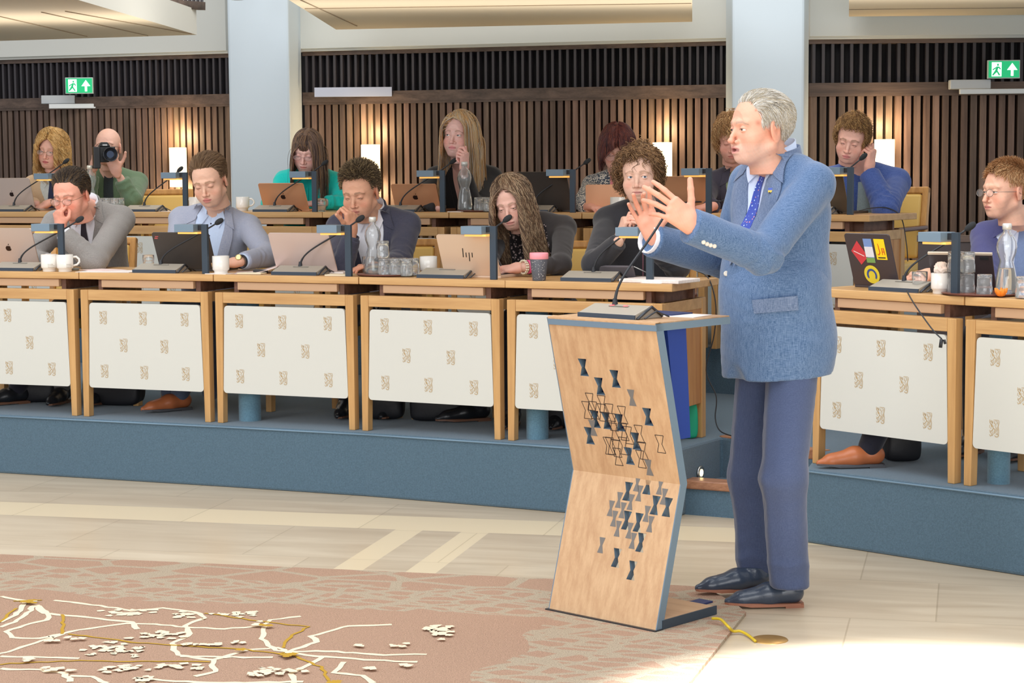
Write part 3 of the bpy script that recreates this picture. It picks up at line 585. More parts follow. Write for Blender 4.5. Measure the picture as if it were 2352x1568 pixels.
# ------------------------------------------------------------------ laptops
def logo_apple(m, M, s):
    pts = []
    for i in range(28):
        t = 2*math.pi*i/28; r_ = .5+.04*math.cos(2*t)-.07*math.exp(-((t-math.pi/2)/.35)**2)-.05*math.exp(-((t-3*math.pi/2)/.3)**2)
        x = r_*math.cos(t); z = r_*math.sin(t)*1.02
        if (x-.62)**2+(z-.08)**2 < .24**2: x = .62-math.sqrt(max(0, .24**2-(z-.08)**2))
        pts.append((x*s, z*s))
    n = len(pts); m.add([(0, 0, 0)]+[(x, 0, z) for x, z in pts], [(0, 1+i, 1+(i+1) % n) for i in range(n)], M)
    m.add([(0.02*s, 0, .56*s), (.16*s, 0, .6*s), (.22*s, 0, .82*s), (.06*s, 0, .76*s)], [(0, 1, 2, 3)], M)
def laptop(p, ang, w_, h_, label, lidm, lean=20, logo=None, dark_frame=False, base=True, group='open laptops'):
    r = thing('laptop', label, 'laptop', p, ang, group)
    m = MB(); m.b2((-w_/2, 0, 0), (w_/2, .22, .014)); m.build('keyboard_base', lidm, r, bev=.003)
    m = MB(); m.b2((-w_/2+.02, .03, .014), (w_/2-.02, .13, .0155)); m.build('keys', DARKER, r)
    R_ = Matrix.Rotation(math.radians(lean), 4, 'X'); M = Matrix.Translation((0, -.002, .012)) @ R_
    m = MB(); rad = .012; poly = []
    for cx, cz, a0 in [(-w_/2+rad, rad*.3, 180), (w_/2-rad, rad*.3, 270), (w_/2-rad, h_-rad, 0), (-w_/2+rad, h_-rad, 90)]:
        rr = rad if cz > .1 else rad*.3
        for k in range(5): t = math.radians(a0+22.5*k); poly.append((cx+(rad-rr)*(1 if cx > 0 else -1)+rr*math.cos(t), cz+rr*math.sin(t)))
    n = len(poly); m.add([(x, 0, z) for x, z in poly]+[(x, .007, z) for x, z in poly], [tuple(range(n)), tuple(range(n, 2*n))[::-1]]+[(i, n+i, n+(i+1) % n, (i+1) % n) for i in range(n)], M)
    lid = m.build('lid', lidm, r)
    m = MB(); m.add([(-w_/2+.006, .0075, .008), (w_/2-.006, .0075, .008), (w_/2-.006, .0075, h_-.006), (-w_/2+.006, .0075, h_-.006)], [(3, 2, 1, 0)], M); m.build('screen', mat('screen_glass', (60, 70, 84), .1, emis=(190, 205, 220), es=.25), r)
    yo = -.0012
    if logo == 'apple':
        m = MB(); logo_apple(m, M @ Matrix.Translation((0, yo, h_*.48)), .032); m.build('logo', mat('logo_dark', (60, 44, 40), .2, .6), r)
    elif logo == 'hp':
        m = MB()
        for x, z0, z1 in ((-.026, -.004, .042), (-.010, -.004, .020), (.006, -.024, .020), (.022, -.004, .020)):
            z0 += h_*.47; z1 += h_*.47; m.add([(x-.0022+z0*.12, yo, z0), (x+.0022+z0*.12, yo, z0), (x+.0022+z1*.12, yo, z1), (x-.0022+z1*.12, yo, z1)], [(0, 1, 2, 3)], M @ Matrix.Translation((-.012, 0, 0)))
        m.build('logo', mat('logo_black', (38, 34, 34), .3), r)
    elif logo == 'tp':
        m = MB(); m.b2((-w_/2+.012, yo, h_-.034), (-w_/2+.03, 0, h_-.028), M @ Matrix.Translation((0, 0, 0))); m.b2((-w_/2+.017, yo, h_-.024), (-w_/2+.036, 0, h_-.019), M); m.build('logo', mat('logo_red', (190, 90, 90), .4), r)
        m = MB(); m.b2((w_/2-.022, yo, .012), (w_/2-.012, 0, .035), M); m.build('service_sticker', mat('sticker_tan', (210, 170, 120), .5), r)
    return r, M
SIL = mat('silver_laptop', (206, 188, 178), .35, .35); COP = mat('rose_gold_laptop', (214, 160, 122), .35, .4); BLKL = mat('black_laptop', (72, 66, 62), .45, .2); HPM = mat('pale_gold_laptop', (222, 196, 172), .35, .3); PEA = mat('peach_cover', (236, 180, 142), .5); GRL = mat('grey_laptop', (150, 146, 146), .4, .3)
def LF(px, v, w_, h_, label, mt, **k):
    p, a = F(px, v) if k.pop('row', 'f') == 'f' else Bk(px, v)
    return laptop(p, a+k.pop('da', 0), w_, h_, label, mt, **k)
LF(30, .24, .33, .215, 'silver laptop with dark apple logo in front of the man in grey', mat('silver_laptop'), lean=19, logo='apple')
LF(432, .24, .33, .20, 'black laptop with tan sticker in front of the young man in blue-grey jacket', BLKL, lean=22, logo='tp')
LF(705, .22, .34, .205, 'pinkish silver laptop in front of the man in navy jacket', mat('pink_silver', (216, 196, 188), .35, .3), lean=24, logo=None)
LF(1085, .13, .30, .205, 'pale gold laptop with slanted logo in front of the long haired woman', HPM, lean=22, logo='hp')
rr, Ms = LF(2014, .18, .235, .225, 'black laptop covered with stickers on the right desk', mat('black_laptop2', (70, 60, 62), .4, .1), lean=18)
LF(38, .22, .32, .21, 'silver laptop in front of the curly blonde woman', mat('silver_laptop'), row='b', lean=15, logo='apple')
LF(660, .22, .315, .175, 'rose gold laptop in front of the woman in turquoise', COP, row='b', lean=24, logo='apple')
LF(962, .22, .30, .165, 'rose gold laptop in front of the long haired blonde woman', COP, row='b', lean=24, logo='apple')
LF(1258, .2, .33, .235, 'large dark laptop beside the red haired woman', BLKL, row='b', lean=22)
LF(1404, .22, .29, .145, 'peach coloured tablet cover standing before the red haired woman', PEA, row='b', lean=6, da=.4)
LF(1575, .22, .32, .20, 'rose gold laptop behind the speaker\'s raised thumb', COP, row='b', lean=20)
LF(1906, .18, .22, .21, 'dark laptop in front of the young man in denim', mat('dark_bronze_laptop', (104, 90, 74), .4, .3), row='b', lean=20)
# stickers
def sticker(name, M, poly, m_, y=-.0014):
    m = MB(); n = len(poly); m.add([(x, y, z) for x, z in poly]+[(x, y+.0006, z) for x, z in poly], [tuple(range(n)), tuple(range(n, 2*n))[::-1]]+[(i, n+i, n+(i+1) % n, (i+1) % n) for i in range(n)], M); return m.build(name, m_, rr)
W2 = .235
def q2(x0, x1, z0, z1): return [(x0, z0), (x1, z0), (x1, z1), (x0, z1)]
sticker('red_sticker', Ms, [(-.095, .15), (-.055, .09), (-.012, .125), (-.055, .195)], mat('sticker_red', (206, 62, 70), .5))
m = MB(); stroke(m, Ms, [(-.082, .150), (-.03, .128)], .006, -.0022); m.build('white_bar', mat('sticker_white', (240, 226, 224), .5), rr)
sticker('blue_white_sticker', Ms, q2(-.022, .022, .1, .205), mat('sticker_sky', (120, 150, 205), .5)); sticker('cloud_band', Ms, q2(-.022, .022, .125, .17), mat('sticker_cloud', (226, 226, 232), .5), -.002); sticker('green_band', Ms, q2(-.022, .022, .1, .122), mat('sticker_green', (120, 160, 90), .5), -.002)
sticker('yellow_sticker', Ms, q2(.034, .088, .115, .205), mat('sticker_yellow', (250, 216, 30), .5))
m = MB(); stroke(m, Ms, [(.052, .185), (.056, .145), (.048, .136), (.042, .14)], .005, -.0022); stroke(m, Ms, [(.068, .136), (.069, .165), (.078, .165), (.08, .136)], .005, -.0022); stroke(m, Ms, [(.069, .149), (.08, .149)], .005, -.0022); m.build('letters', mat('sticker_orange', (214, 70, 30), .5), rr)
m = MB(); m.b2((.042, -.002, .121), (.08, -.001, .126), Ms); m.build('text_line', DARKER, rr)
sticker('round_sticker', Ms, [(.0+.04*math.cos(t)-.01, .048+.04*math.sin(t)) for t in [i*math.pi/12 for i in range(24)]], mat('sticker_yellow2', (226, 208, 60), .5))
m = MB(); stroke(m, Ms, [(-.01+.022*math.cos(t), .045+.024*math.sin(t)) for t in [-.7+i*.37 for i in range(13)]], .009, -.0022); m.build('horseshoe', mat('sticker_navy', (50, 80, 150), .5), rr)

# tablet of the man on the right and its stand
p, a = F(2216, .25); tb = thing('tablet', 'black tablet propped up behind the glasses on the right desk', 'tablet', p, a+.35)
m = MB(); m.b2((-.13, 0, 0), (.13, .008, .17), Matrix.Rotation(math.radians(25), 4, 'X')); m.build('slab', mat('tablet_dark', (66, 58, 60), .35), tb, bev=.003)
m = MB(); m.b2((-.13, -.001, .165), (.13, .009, .174), Matrix.Rotation(math.radians(25), 4, 'X')); m.build('edge', mat('pale_edge', (230, 216, 196), .3, .3), tb)
m = MB(); m.b2((.08, -.003, .145), (.115, 0, .158), Matrix.Rotation(math.radians(25), 4, 'X')); m.build('camera_bump', DARKER, tb)
p, a = F(1405, .22); tb = thing('tablet', 'grey tablet on a folding stand in front of the clasped hands', 'tablet', p, a)
m = MB(); m.b2((-.12, 0, 0), (.12, .012, .072), Matrix.Rotation(math.radians(30), 4, 'X')); m.build('slab', mat('tablet_grey', (112, 106, 110), .4, .2), tb, bev=.004)
m = MB(); m.tube([(.10, .02, .06), (.18, .12, .004)], .003, 6); m.build('stand', mat('steel_stud'), tb)

# ------------------------------------------------------------------ crockery and glass
def mug(p, rz, label, h=.088, r0=.042, handle=True, text=True, group='white stacking mugs'):
    r = thing('mug', label, 'mug', p, rz, group)
    m = MB(); m.lathe([(0, 0), (r0*.78, 0), (r0*.80, .002), (r0*.80, .014), (r0*.96, .019), (r0, .024), (r0, h), (r0*.93, h), (r0*.9, .02), (0, .016)], 28); m.build('cup', WHITE, r)
    if handle:
        m = MB(); m.tube([(r0*.96, 0, h*.84), (r0*1.35, 0, h*.86), (r0*1.7, 0, h*.72), (r0*1.72, 0, h*.55), (r0*1.45, 0, h*.4), (r0*.97, 0, h*.34)], .0058, 8); m.build('handle', WHITE, r)
    if text:
        m = MB()
        for k in range(3):
            for j in range(5 if k else 4):
                a0 = -1.35+.17*j; m.add([((r0+.0004)*math.cos(a0+d), (r0+.0004)*math.sin(a0+d), h*(.42-.09*k)+e) for d, e in ((0, 0), (.10, 0), (.10, .003), (0, .003))], [(0, 1, 2, 3)])
        m.build('print', mat('mug_print', (150, 140, 120), .5), r)
def MG(px, v, rz, label, row='f', **k):
    p, a = F(px, v) if row == 'f' else Bk(px, v); mug(p, rz, label, **k)
MG(113, .05, -.15, 'white mug with handle to the right, left of the pair on the front desk'); MG(149, .05, .2, 'white mug just in front of the lamp post, right of the pair'); MG(507, .07, 1.75, 'white mug before the watch hand of the young man', text=False)
MG(984, .30, 1.6, 'white mug behind the microphone base next to the pale gold laptop', text=False); MG(2160, .08, 1.75, 'white mug stuffed with a crumpled napkin', text=False, h=.082, r0=.036)
MG(452, .25, 3.2, 'white mug with handle left, beside the back lamp post', row='b', text=False); MG(560, .3, 0, 'white mug in front of the left pillar in the back row', row='b', text=False); MG(1419, .04, 1.6, 'white mug before the peach tablet cover in the back row', row='b', text=False); MG(1712, .12, 3.3, 'white mug with dark inside beside the man with curly hair', row='b', text=False)
# travel cup
p, a = F(1238, .03); r = thing('travel_cup', 'dark speckled travel cup with a pink lid', 'cup', p, a)
m = MB(); m.lathe([(0, 0), (.029, 0), (.030, .003), (.041, .098), (.039, .1), (0, .1)], 32); m.build('cup', mat('speckled_grey', (86, 86, 92), .45), r)
m = MB()
for _ in range(70):
    t = random.uniform(-2.8, -.3); z = random.uniform(.004, .096); rr_ = .0302+.0108*z/.098+.0006; e = random.uniform(.0006, .0014)
    m.add([(rr_*math.cos(t+dx*e/rr_), rr_*math.sin(t+dx*e/rr_), z+dz*e) for dx, dz in ((-1, -1), (1, -1), (1, 1), (-1, 1))], [(0, 1, 2, 3)])
m.build('speckles', mat('speckle', (220, 214, 206), .5), r)
m = MB(); m.lathe([(.041, .098), (.043, .1), (.043, .123), (.041, .127), (0, .128)], 32); m.build('lid', mat('pink_lid', (250, 160, 170), .4), r)
# tumblers: ribbed, upside down on trays
def tumbler_mesh():
    m = MB(); n = 36; prof = [(.0305, 0), (.0315, .003), (.0312, .03), (.029, .036), (.0285, .078), (.026, .081), (0, .0815)]
    inner = [(0, .074), (.0262, .072), (.0268, .03), (.0288, 0.002), (.0305, 0)]
    m.lathe(prof+inner, n); return m
_T = tumbler_mesh().build('tumbler', GLASS); _TM = _T.data; bpy.data.objects.remove(_T)
def tumbler(p, label, group, inv=True, s=1.0, water=False, nm='tumbler'):
    o = bpy.data.objects.new(nm, _TM); C.objects.link(o); o.location = p; o.scale = (s, s, s); o.rotation_euler.z = random.uniform(0, 1)
    if not inv: o.rotation_euler.x = math.pi; o.location.z += .0815*s
    tag(o, label, 'glass', group)
    return o
def tray(p, a, w_, d_, label):
    r = thing('tray', label, 'tray', p, a, 'round dark trays'); m = MB(); m.lathe([(0, 0), (w_*.92, 0), (w_, .006), (w_*.985, .008), (w_*.9, .003), (0, .003)], 40); m.build('dish', mat('dark_red_tray', (84, 44, 34), .35), r)
    m = MB(); m.lathe([(w_*.985, .0065), (w_*1.005, .0075), (w_*.99, .0095)], 40); m.build('rim', mat('tray_rim', (120, 66, 48), .3), r)
BOTTLE = [(0, 0), (.036, 0), (.041, .005), (.042, .02), (.040, .06), (.033, .10), (.026, .128), (.027, .138), (.036, .162), (.0395, .185), (.037, .205), (.028, .225), (.0165, .238), (.0145, .25), (.0145, .262)]
def bottle(p, label, water=.0, s=1.0, cap=(226, 226, 220)):
    r = thing('water_bottle', label, 'bottle', p, 0, 'curved glass water bottles')
    m = MB(); inn = [(max(0, x-.0028), max(.005, z)) for x, z in BOTTLE][::-1]; m.lathe([(x*s, z*s) for x, z in BOTTLE+inn], 32); m.build('glass_body', GLASS, r)
    m = MB(); m.lathe([(0, .262*s), (.0165*s, .262*s), (.0165*s, .252*s), (.0178*s, .252*s), (.0178*s, .272*s), (.015*s, .276*s), (0, .276*s)], 24); m.build('screw_cap', mat('cap_%d' % cap[0], cap, .35, .3), r)
    if water > 0:
        m = MB(); pr = [(max(0, x-.0032), max(.0055, z)) for x, z in BOTTLE if z < water]; pr.append((float(np.interp(water, [q_[1] for q_ in BOTTLE[1:]], [q_[0] for q_ in BOTTLE[1:]]))-.0032, water)); m.lathe([(x*s, z*s) for x, z in pr]+[(0, water*s)], 32); m.build('water', mat('water', (235, 245, 245), .0, trans=1, ior=1.33), r)
def grid_glasses(px, v, row, cols, layers, where, group, top=None, pitch=.064, rows=1):
    p, a = F(px, v) if row == 'f' else Bk(px, v); u = Vector((math.cos(a), math.sin(a), 0)); n = Vector((-u.y, u.x, 0))
    lay = ['bottom layer', 'upper layer', 'top']; cn = {1: ['only'], 2: ['left', 'right'], 3: ['left', 'middle', 'right'], 4: ['leftmost', 'second', 'third', 'rightmost']}[cols]
    for L_ in range(layers):
        for i in range(cols):
            for j in range(rows):
                q = p+u*((i-(cols-1)/2)*pitch)+n*(j*pitch)+Vector((0, 0, .0045+L_*.0815*.62)) if False else p+u*((i-(cols-1)/2)*pitch)+n*(j*pitch)+Vector((0, 0, .0045+L_*.083))
                tumbler(q, f'upturned tumbler, {cn[i]}, {lay[L_]}, {"front" if j == 0 else "rear"} rank, {where}', group)
    if top is not None: tumbler(p+u*top+Vector((0, 0, .0045+layers*.083)), f'single ribbed glass tumbler on top of the stack {where}', group)
def TR(px, v, row, w_, label): 
    p, a = F(px, v) if row == 'f' else Bk(px, v); tray(p, a, w_, 0, label)
def BO(px, v, row, label, **k):
    p, a = F(px, v) if row == 'f' else Bk(px, v); bottle(p+Vector((0, 0, .0045)), label, **k)
TR(893, .17, 'f', .155, 'round dark red tray under the glasses in the front row'); BO(857, .16, 'f', 'curved glass bottle with silver cap in front of the man in navy jacket', water=.05, s=1.0)
grid_glasses(908, .10, 'f', 3, 1, 'on the front row tray', 'glasses on the front tray', rows=2, top=-.068, pitch=.062)
TR(2262, .15, 'f', .165, 'round dark red tray under the glasses on the right desk'); BO(2312, .13, 'f', 'half full curved glass bottle on the right desk', water=.105, s=1.0)
grid_glasses(2208, .10, 'f', 2, 2, 'left on the right desk tray', 'glasses on the right tray', rows=1, pitch=.058)
p, a = F(2262, .07); tumbler(p+Vector((0, 0, .0045)), 'upturned ribbed glass tumbler between the stack and the orange peel', 'glasses on the right tray')
p, a = F(2352, .05); tumbler(p+Vector((0, 0, .004)), 'ribbed glass tumbler cut by the right edge of the picture', 'glasses on the right tray')
TR(240, .15, 'b', .15, 'dark tray under the crowded glasses in the back row left'); BO(212, .2, 'b', 'curved glass bottle in front of the photographer', s=1.05, cap=(240, 236, 220))
grid_glasses(248, .08, 'b', 3, 1, 'on the left back row tray', 'glasses on the left back tray', rows=2, pitch=.060)
grid_glasses(252, .14, 'b', 2, 1, 'raised at the back of the left back row tray', 'glasses on the left back tray', rows=1, pitch=.060) if False else None
TR(1100, .17, 'b', .13, 'dark tray under the bottle by the long haired blonde woman'); BO(1069, .13, 'b', 'curved glass bottle of water by the long haired blonde woman', water=.12, s=1.05)
grid_glasses(1112, .09, 'b', 2, 1, 'beside the bottle in the back row', 'glasses on the right back tray', rows=2, pitch=.062)
p, a = F(341, .30); tumbler(p, 'small empty tumbler standing left of the black laptop', 'single tumblers', inv=False, s=.95)
p, a = F(846, .32); tumbler(p, 'tumbler half hidden behind the front row bottle', 'single tumblers', inv=False)
p, a = F(2113, .12); tumbler(p, 'tumbler with a little water left of the napkin mug', 'single tumblers', inv=False)
p, a = Bk(740, .1); tumbler(p, 'tumbler behind the lamp post before the woman in turquoise', 'single tumblers', inv=False)
# orange peel
p, a = F(2300, .04); m = MB()
for k in range(5):
    b = k*1.25; m.tube([(.022*math.cos(b)*t, .022*math.sin(b)*t, .006+.02*t*t) for t in (0, .4, .8, 1.1)], [.009, .010, .008, .003], 8)
tag(m.build('orange_peel', mat('orange_peel', (246, 140, 40), .5, bump=.4, bscale=500), loc=p+Vector((0, 0, .006))), 'curled orange peel on the right tray', 'peel')
# crumpled napkin in mug
import bmesh
def crumple(name, p, r, mt, label, cat, sz=(1, 1, 1), amp=.35):
    bm = bmesh.new(); bmesh.ops.create_icosphere(bm, subdivisions=4, radius=r)
    from mathutils import noise as nz
    for v in bm.verts:
        k = 1+amp*(nz.ridged_multi_fractal(v.co/r*1.3, 1, 2, 3, 1, 2)-1.0); v.co = Vector((v.co.x*sz[0], v.co.y*sz[1], v.co.z*sz[2]))*k
    me = bpy.data.meshes.new(name); bm.to_mesh(me); bm.free(); me.materials.append(mt)
    for q_ in me.polygons: q_.use_smooth = True
    o = bpy.data.objects.new(name, me); C.objects.link(o); o.location = p; return tag(o, label, cat)
p, a = F(2162, .08); crumple('crumpled_napkin', p+Vector((0, 0, .098)), .028, mat('napkin', (242, 226, 214), .9), 'crumpled pale napkin in the white mug', 'napkin', (1, 1, .9))
# papers, booklets and small things
PAP = mat('white_paper', (240, 232, 226), .8)
def sheet(px, v, row, w_, d_, rot, label, mt=None, th=.0015, name='paper_sheet', cat='paper', grp=None, lift=.0005, curl=0):
    p, a = F(px, v) if row == 'f' else Bk(px, v); m = MB()
    if curl:
        n = 10; vs = []
        for i in range(n+1):
            x = (i/n-.5)*w_; z = curl*max(0, (i/n-.2))**2
            vs += [(x, -d_/2, z), (x, d_/2, z), (x, d_/2, z+th), (x, -d_/2, z+th)]
        m.smooth = True; m.add(vs, [(4*i+k, 4*i+(k+1) % 4, 4*i+4+(k+1) % 4, 4*i+4+k) for i in range(n) for k in range(4)]+[(0, 1, 2, 3), (4*n, 4*n+1, 4*n+2, 4*n+3)])
    else: m.b2((-w_/2, -d_/2, 0), (w_/2, d_/2, th))
    o = m.build(name, mt or PAP, loc=p+Vector((0, 0, lift)), rz=a+rot, bev=.003 if th > .006 else 0); return tag(o, label, cat, grp)
sheet(255, .12, 'f', .30, .2, .1, 'white papers spread beside the two white mugs'); sheet(235, .2, 'f', .2, .15, -.3, 'pinkish leaflet lying under the loose papers', mat('pink_paper', (236, 212, 206), .8), lift=.0022)
sheet(590, .2, 'f', .21, .26, .5, 'curled pale magazine behind the white mug', mat('magazine', (226, 204, 196), .5), curl=.05, th=.002, name='magazine', cat='magazine')
sheet(505, .06, 'f', .12, .09, 0, 'small white card under the white mug', th=.003, lift=.0); sheet(578, .08, 'f', .13, .07, .1, 'cream notepad beside the microphone base', mat('cream_pad', (238, 226, 196), .7), th=.007, name='notepad', cat='notepad')
p, a = F(600, .14); m = MB(); m.b2((-.04, -.015, 0), (.03, .015, .018)); o = m.build('phone_case', DARKER, loc=p, rz=a, bev=.003); tag(o, 'small black case lying beside the magazine', 'case')
m = MB(); pts = [(.02*math.cos(t*2.1)+.006*t, .014*math.sin(t*2.7), .004+.012*abs(math.sin(t*1.3))) for t in np.linspace(0, 9, 60)]; m.tube(pts, .0014, 6); tag(m.build('earphone_cable', DARKER, loc=p+Vector((.07, -.03, 0)), rz=a), 'tangled black earphone cable next to the notepad', 'cable')
sheet(780, .09, 'f', .12, .09, .1, 'small stack of papers at the lamp foot left of the bottle', mat('cream_pad'), th=.006); sheet(765, .26, 'f', .2, .16, 0, 'open notebook pages behind the pink laptop', th=.01, name='notebook', cat='notebook')
sheet(1515, .12, 'f', .30, .2, -.1, 'white patterned folder lying at the end of the front desk', mat('pattern_pad', (238, 228, 222), .6, var=.1, vscale=60), th=.016, name='folder', cat='folder')
sheet(1490, .25, 'f', .3, .16, .1, 'grey tablet lying behind the white folder', mat('tablet_grey'), th=.012, name='flat_tablet', cat='tablet')
sheet(1500, .03, 'f', .1, .05, -.1, 'small white slip at the front edge below the white folder', th=.001)
sheet(415, .15, 'b', .25, .15, 0, 'white papers by the back row lamp over the empty chair'); sheet(620, .05, 'b', .01, .01, 0, '') if False else None
sheet(1050, .05, 'b', .09, .06, 0, 'small white card near the bottle in the back row', th=.004)
p, a = F(172, .16); m = MB(); m.lathe([(0, 0), (.02, 0), (.022, .012), (0, .014)], 20); tag(m.build('coaster', mat('grey_puck', (120, 120, 112), .5), loc=p), 'small grey puck beside the right white mug', 'puck')
# cables
def cable(pts, r, mt, label, name='cable'):
    pts = [Vector(p) for p in pts]; out = []
    for i in range(len(pts)-1):
        p0 = pts[max(i-1, 0)]; p1, p2 = pts[i], pts[i+1]; p3 = pts[min(i+2, len(pts)-1)]
        for k in range(8):
            t = k/8; out.append(.5*((2*p1)+(-p0+p2)*t+(2*p0-5*p1+4*p2-p3)*t*t+(-p0+3*p1-3*p2+p3)*t**3))
    out.append(pts[-1]); m = MB(); m.tube(out, r, 6); return tag(m.build(name, mt), label, 'cable')
q0, a = F(2086, .0); n0 = Vector((.0, -.03, 0))
cable([P(2083, 668, q0.y+.03), P(2095, 690, 7.42), P(2115, 720, 7.36), P(2143, 758, 7.30), P(2163, 778, 7.26)], .0028, DARKER, 'black microphone cable dangling over the right desk front')
m = MB(); p = P(2165, 786, 7.25); m.tube([p+Vector((-.004, 0, .012)), p+Vector((-.008, 0, -.02))], .007, 8); m.tube([p+Vector((.006, 0, .01)), p+Vector((.01, 0, -.006))], .005, 8); tag(m.build('cable_plug', DARKER), 'black plug hanging at the end of the dangling cable', 'plug')
cable([P(1600, 622, 8.75), P(1628, 640, 8.7), P(1644, 700, 8.68), P(1640, 770, 8.7), P(1622, 850, 8.72), P(1645, 910, 8.7), P(1643, 960, 8.68), P(1655, 990, 8.66), G(1690, 1003, .31)], .003, DARKER, 'black cable hanging from the end of the front desk')
cable([P(1973, 484, 10.1), P(2000, 478, 10.1), P(2040, 478, 10.12), P(2070, 500, 10.1), P(2082, 560, 10.0), P(2085, 600, 10)], .003, DARKER, 'black cable running over the end of the back row desk')

# ------------------------------------------------------------------ chairs
YEL = mat('yellow_leather', (238, 196, 108), .45, bump=.1); OAKC = wood('chair_oak', (222, 166, 96), (190, 134, 70), 2, .4)
def chair_proto():
    r = thing('armchair', 'x', 'chair', (0, 0, 0), 0, 'yellow upholstered oak armchairs')
    # sitter faces -y ; back at +y
    Mx = Matrix.Translation((0, .22, .40)) @ Matrix.Rotation(math.radians(-12), 4, 'X')
    m = MB(); m.b2((-.215, -.02, .06), (.215, .025, .43), Mx); m.build('backrest', YEL, r, bev=.018, bseg=3)
    m = MB(); m.b2((-.25, -.02, 0), (-.215, .03, .47), Mx); m.b2((.215, -.02, 0), (.25, .03, .47), Mx); m.b2((-.25, -.018, .43), (.25, .03, .47), Mx); m.build('back_frame', OAKC, r, bev=.008)
    m = MB(); m.b2((-.23, -.24, .38), (.23, .22, .45)); m.build('seat', YEL, r, bev=.02, bseg=3)
    for x in (-.235, .235):
        for y in (-.22, .22):
            m = MB(); m.hexa([(x-.014, y-.014, 0), (x+.014, y-.014, 0), (x+.014, y+.014, 0), (x-.014, y+.014, 0)], [(x-.02, y-.02, .40), (x+.02, y-.02, .40), (x+.02, y+.02, .40), (x-.02, y+.02, .40)]); m.build('leg', OAKC, r)
        m = MB(); m.b2((x-.022, -.26, .62), (x+.022, .28, .645)); m.build('armrest', wood('armrest_brown', (110, 64, 46), (80, 44, 32), 1, .35), r, bev=.008)
        m = MB(); m.b2((x-.016, -.21, .4), (x+.016, -.18, .62)); m.build('arm_post', OAKC, r)
    return r
_CH = [None]
def chair(x, y, z, rz, label):
    if _CH[0] is None: _CH[0] = chair_proto(); o = _CH[0]; o.location = (x, y, z); o.rotation_euler.z = rz; o['label'] = label
    else: o = copy_tree(_CH[0], (x, y, z), rz, label)
    return o
# ------------------------------------------------------------------ under the desks
POSTM = carpet('blue_post_carpet', (104, 140, 158))
for px, py, l in ((571, 968, 'blue carpeted round post under the second desk'), (1235, 1010, 'blue carpeted round post under the desk left of the lectern'), (2300, 1113, 'blue carpeted round post under the right desk')):
    g = G(px, py, .305); r_ = 26*S(g.y); m = MB(); m.lathe([(r_, 0), (r_, .62)], 28); m.smooth = True; tag(m.build('carpeted_post', POSTM, loc=(g.x, g.y+r_, .305)), l, 'post', 'carpeted posts under the desks')
BAG = mat('black_bag', (34, 34, 38), .5, bump=.5, bscale=40)
def bag(px, py, w_, d_, h_, label, mt=BAG, strap=True, rnd=.04, rz=0, name='bag', z=.305, off=.08):
    g = G(px, py, z); r = thing(name, label, 'bag', (g.x, g.y+off, z), rz, None)
    bm = bmesh.new(); bmesh.ops.create_cube(bm, size=1); bmesh.ops.subdivide_edges(bm, edges=bm.edges[:], cuts=5, use_grid_fill=True)
    from mathutils import noise as nz
    for v in bm.verts:
        c = v.co; t = 1-.25*max(0, c.z)**1.5; l_ = (abs(c.x)**4+abs(c.y)**4+abs(c.z)**4)**.25*2; c2 = Vector(c)/(max(l_, .001)**.55)
        k = nz.noise(c*3+Vector((px, 0, 0)))*.05; v.co = Vector((c2.x*w_*t*(1+k), c2.y*d_*t*(1+k), (c2.z+.5)*h_*(1+k*.5)))
    z0 = min(v.co.z for v in bm.verts)
    for v in bm.verts: v.co.z -= z0
    me = bpy.data.meshes.new('bag_body'); bm.to_mesh(me); bm.free(); me.materials.append(mt)
    for q_ in me.polygons: q_.use_smooth = True
    o = bpy.data.objects.new('bag_body', me); C.objects.link(o); o.parent = r; sd = o.modifiers.new('s', 'SUBSURF'); sd.levels = 1; sd.render_levels = 1
    if strap:
        m = MB(); m.tube([(w_*.28*math.cos(t), -.0, h_*.93+h_*.32*math.sin(t)) for t in np.linspace(0, math.pi, 12)], .008, 6); m.build('handle', mt, r)
    return r
bag(255, 934, .34, .12, .26, 'black leather bag under the desk below the crest panel left', rz=-.3); bag(76, 925, .26, .2, .15, 'low black bag under the leftmost desk', strap=False)
bag(882, 965, .2, .2, .2, 'round black bag under the desk with the glasses'); bag(1005, 968, .28, .22, .16, 'slouching black rucksack under the desk with the glasses', strap=False)
bag(2075, 1062, .16, .2, .2, 'black bag with metal buckle behind the brown shoe', strap=False)
bag(1584, 1012, .09, .06, .17, 'teal green cloth bag at the foot of the end desk', mat('teal_cloth', (30, 160, 120), .7), strap=False, name='cloth_bag')
bag(1290, 985, .2, .2, .2, 'black bag under the end desk left of the lectern', strap=False)
# dark partition behind the right block
a = P(2108, 600, 9.0); m = MB(); m.b2((0, 0, 0), (.46, .05, .88)); pr = thing('low_partition', 'dark brown low partition behind the right desk, left of the man with glasses', 'partition', (a.x, 9.0, .305), -.35)
m.build('board', mat('partition_dark', (72, 62, 60), .5), pr, bev=.004); m = MB(); m.b2((-.005, -.006, .88), (.465, .056, .91)); m.build('top_rail', RAIL, pr)
m = MB(); m.b2((.02, .06, 0), (.06, .1, .6)); m.b2((.38, .06, 0), (.42, .1, .6)); m.build('leg', RAIL, pr)
for q_ in [(0.0, 8.98)]: pass

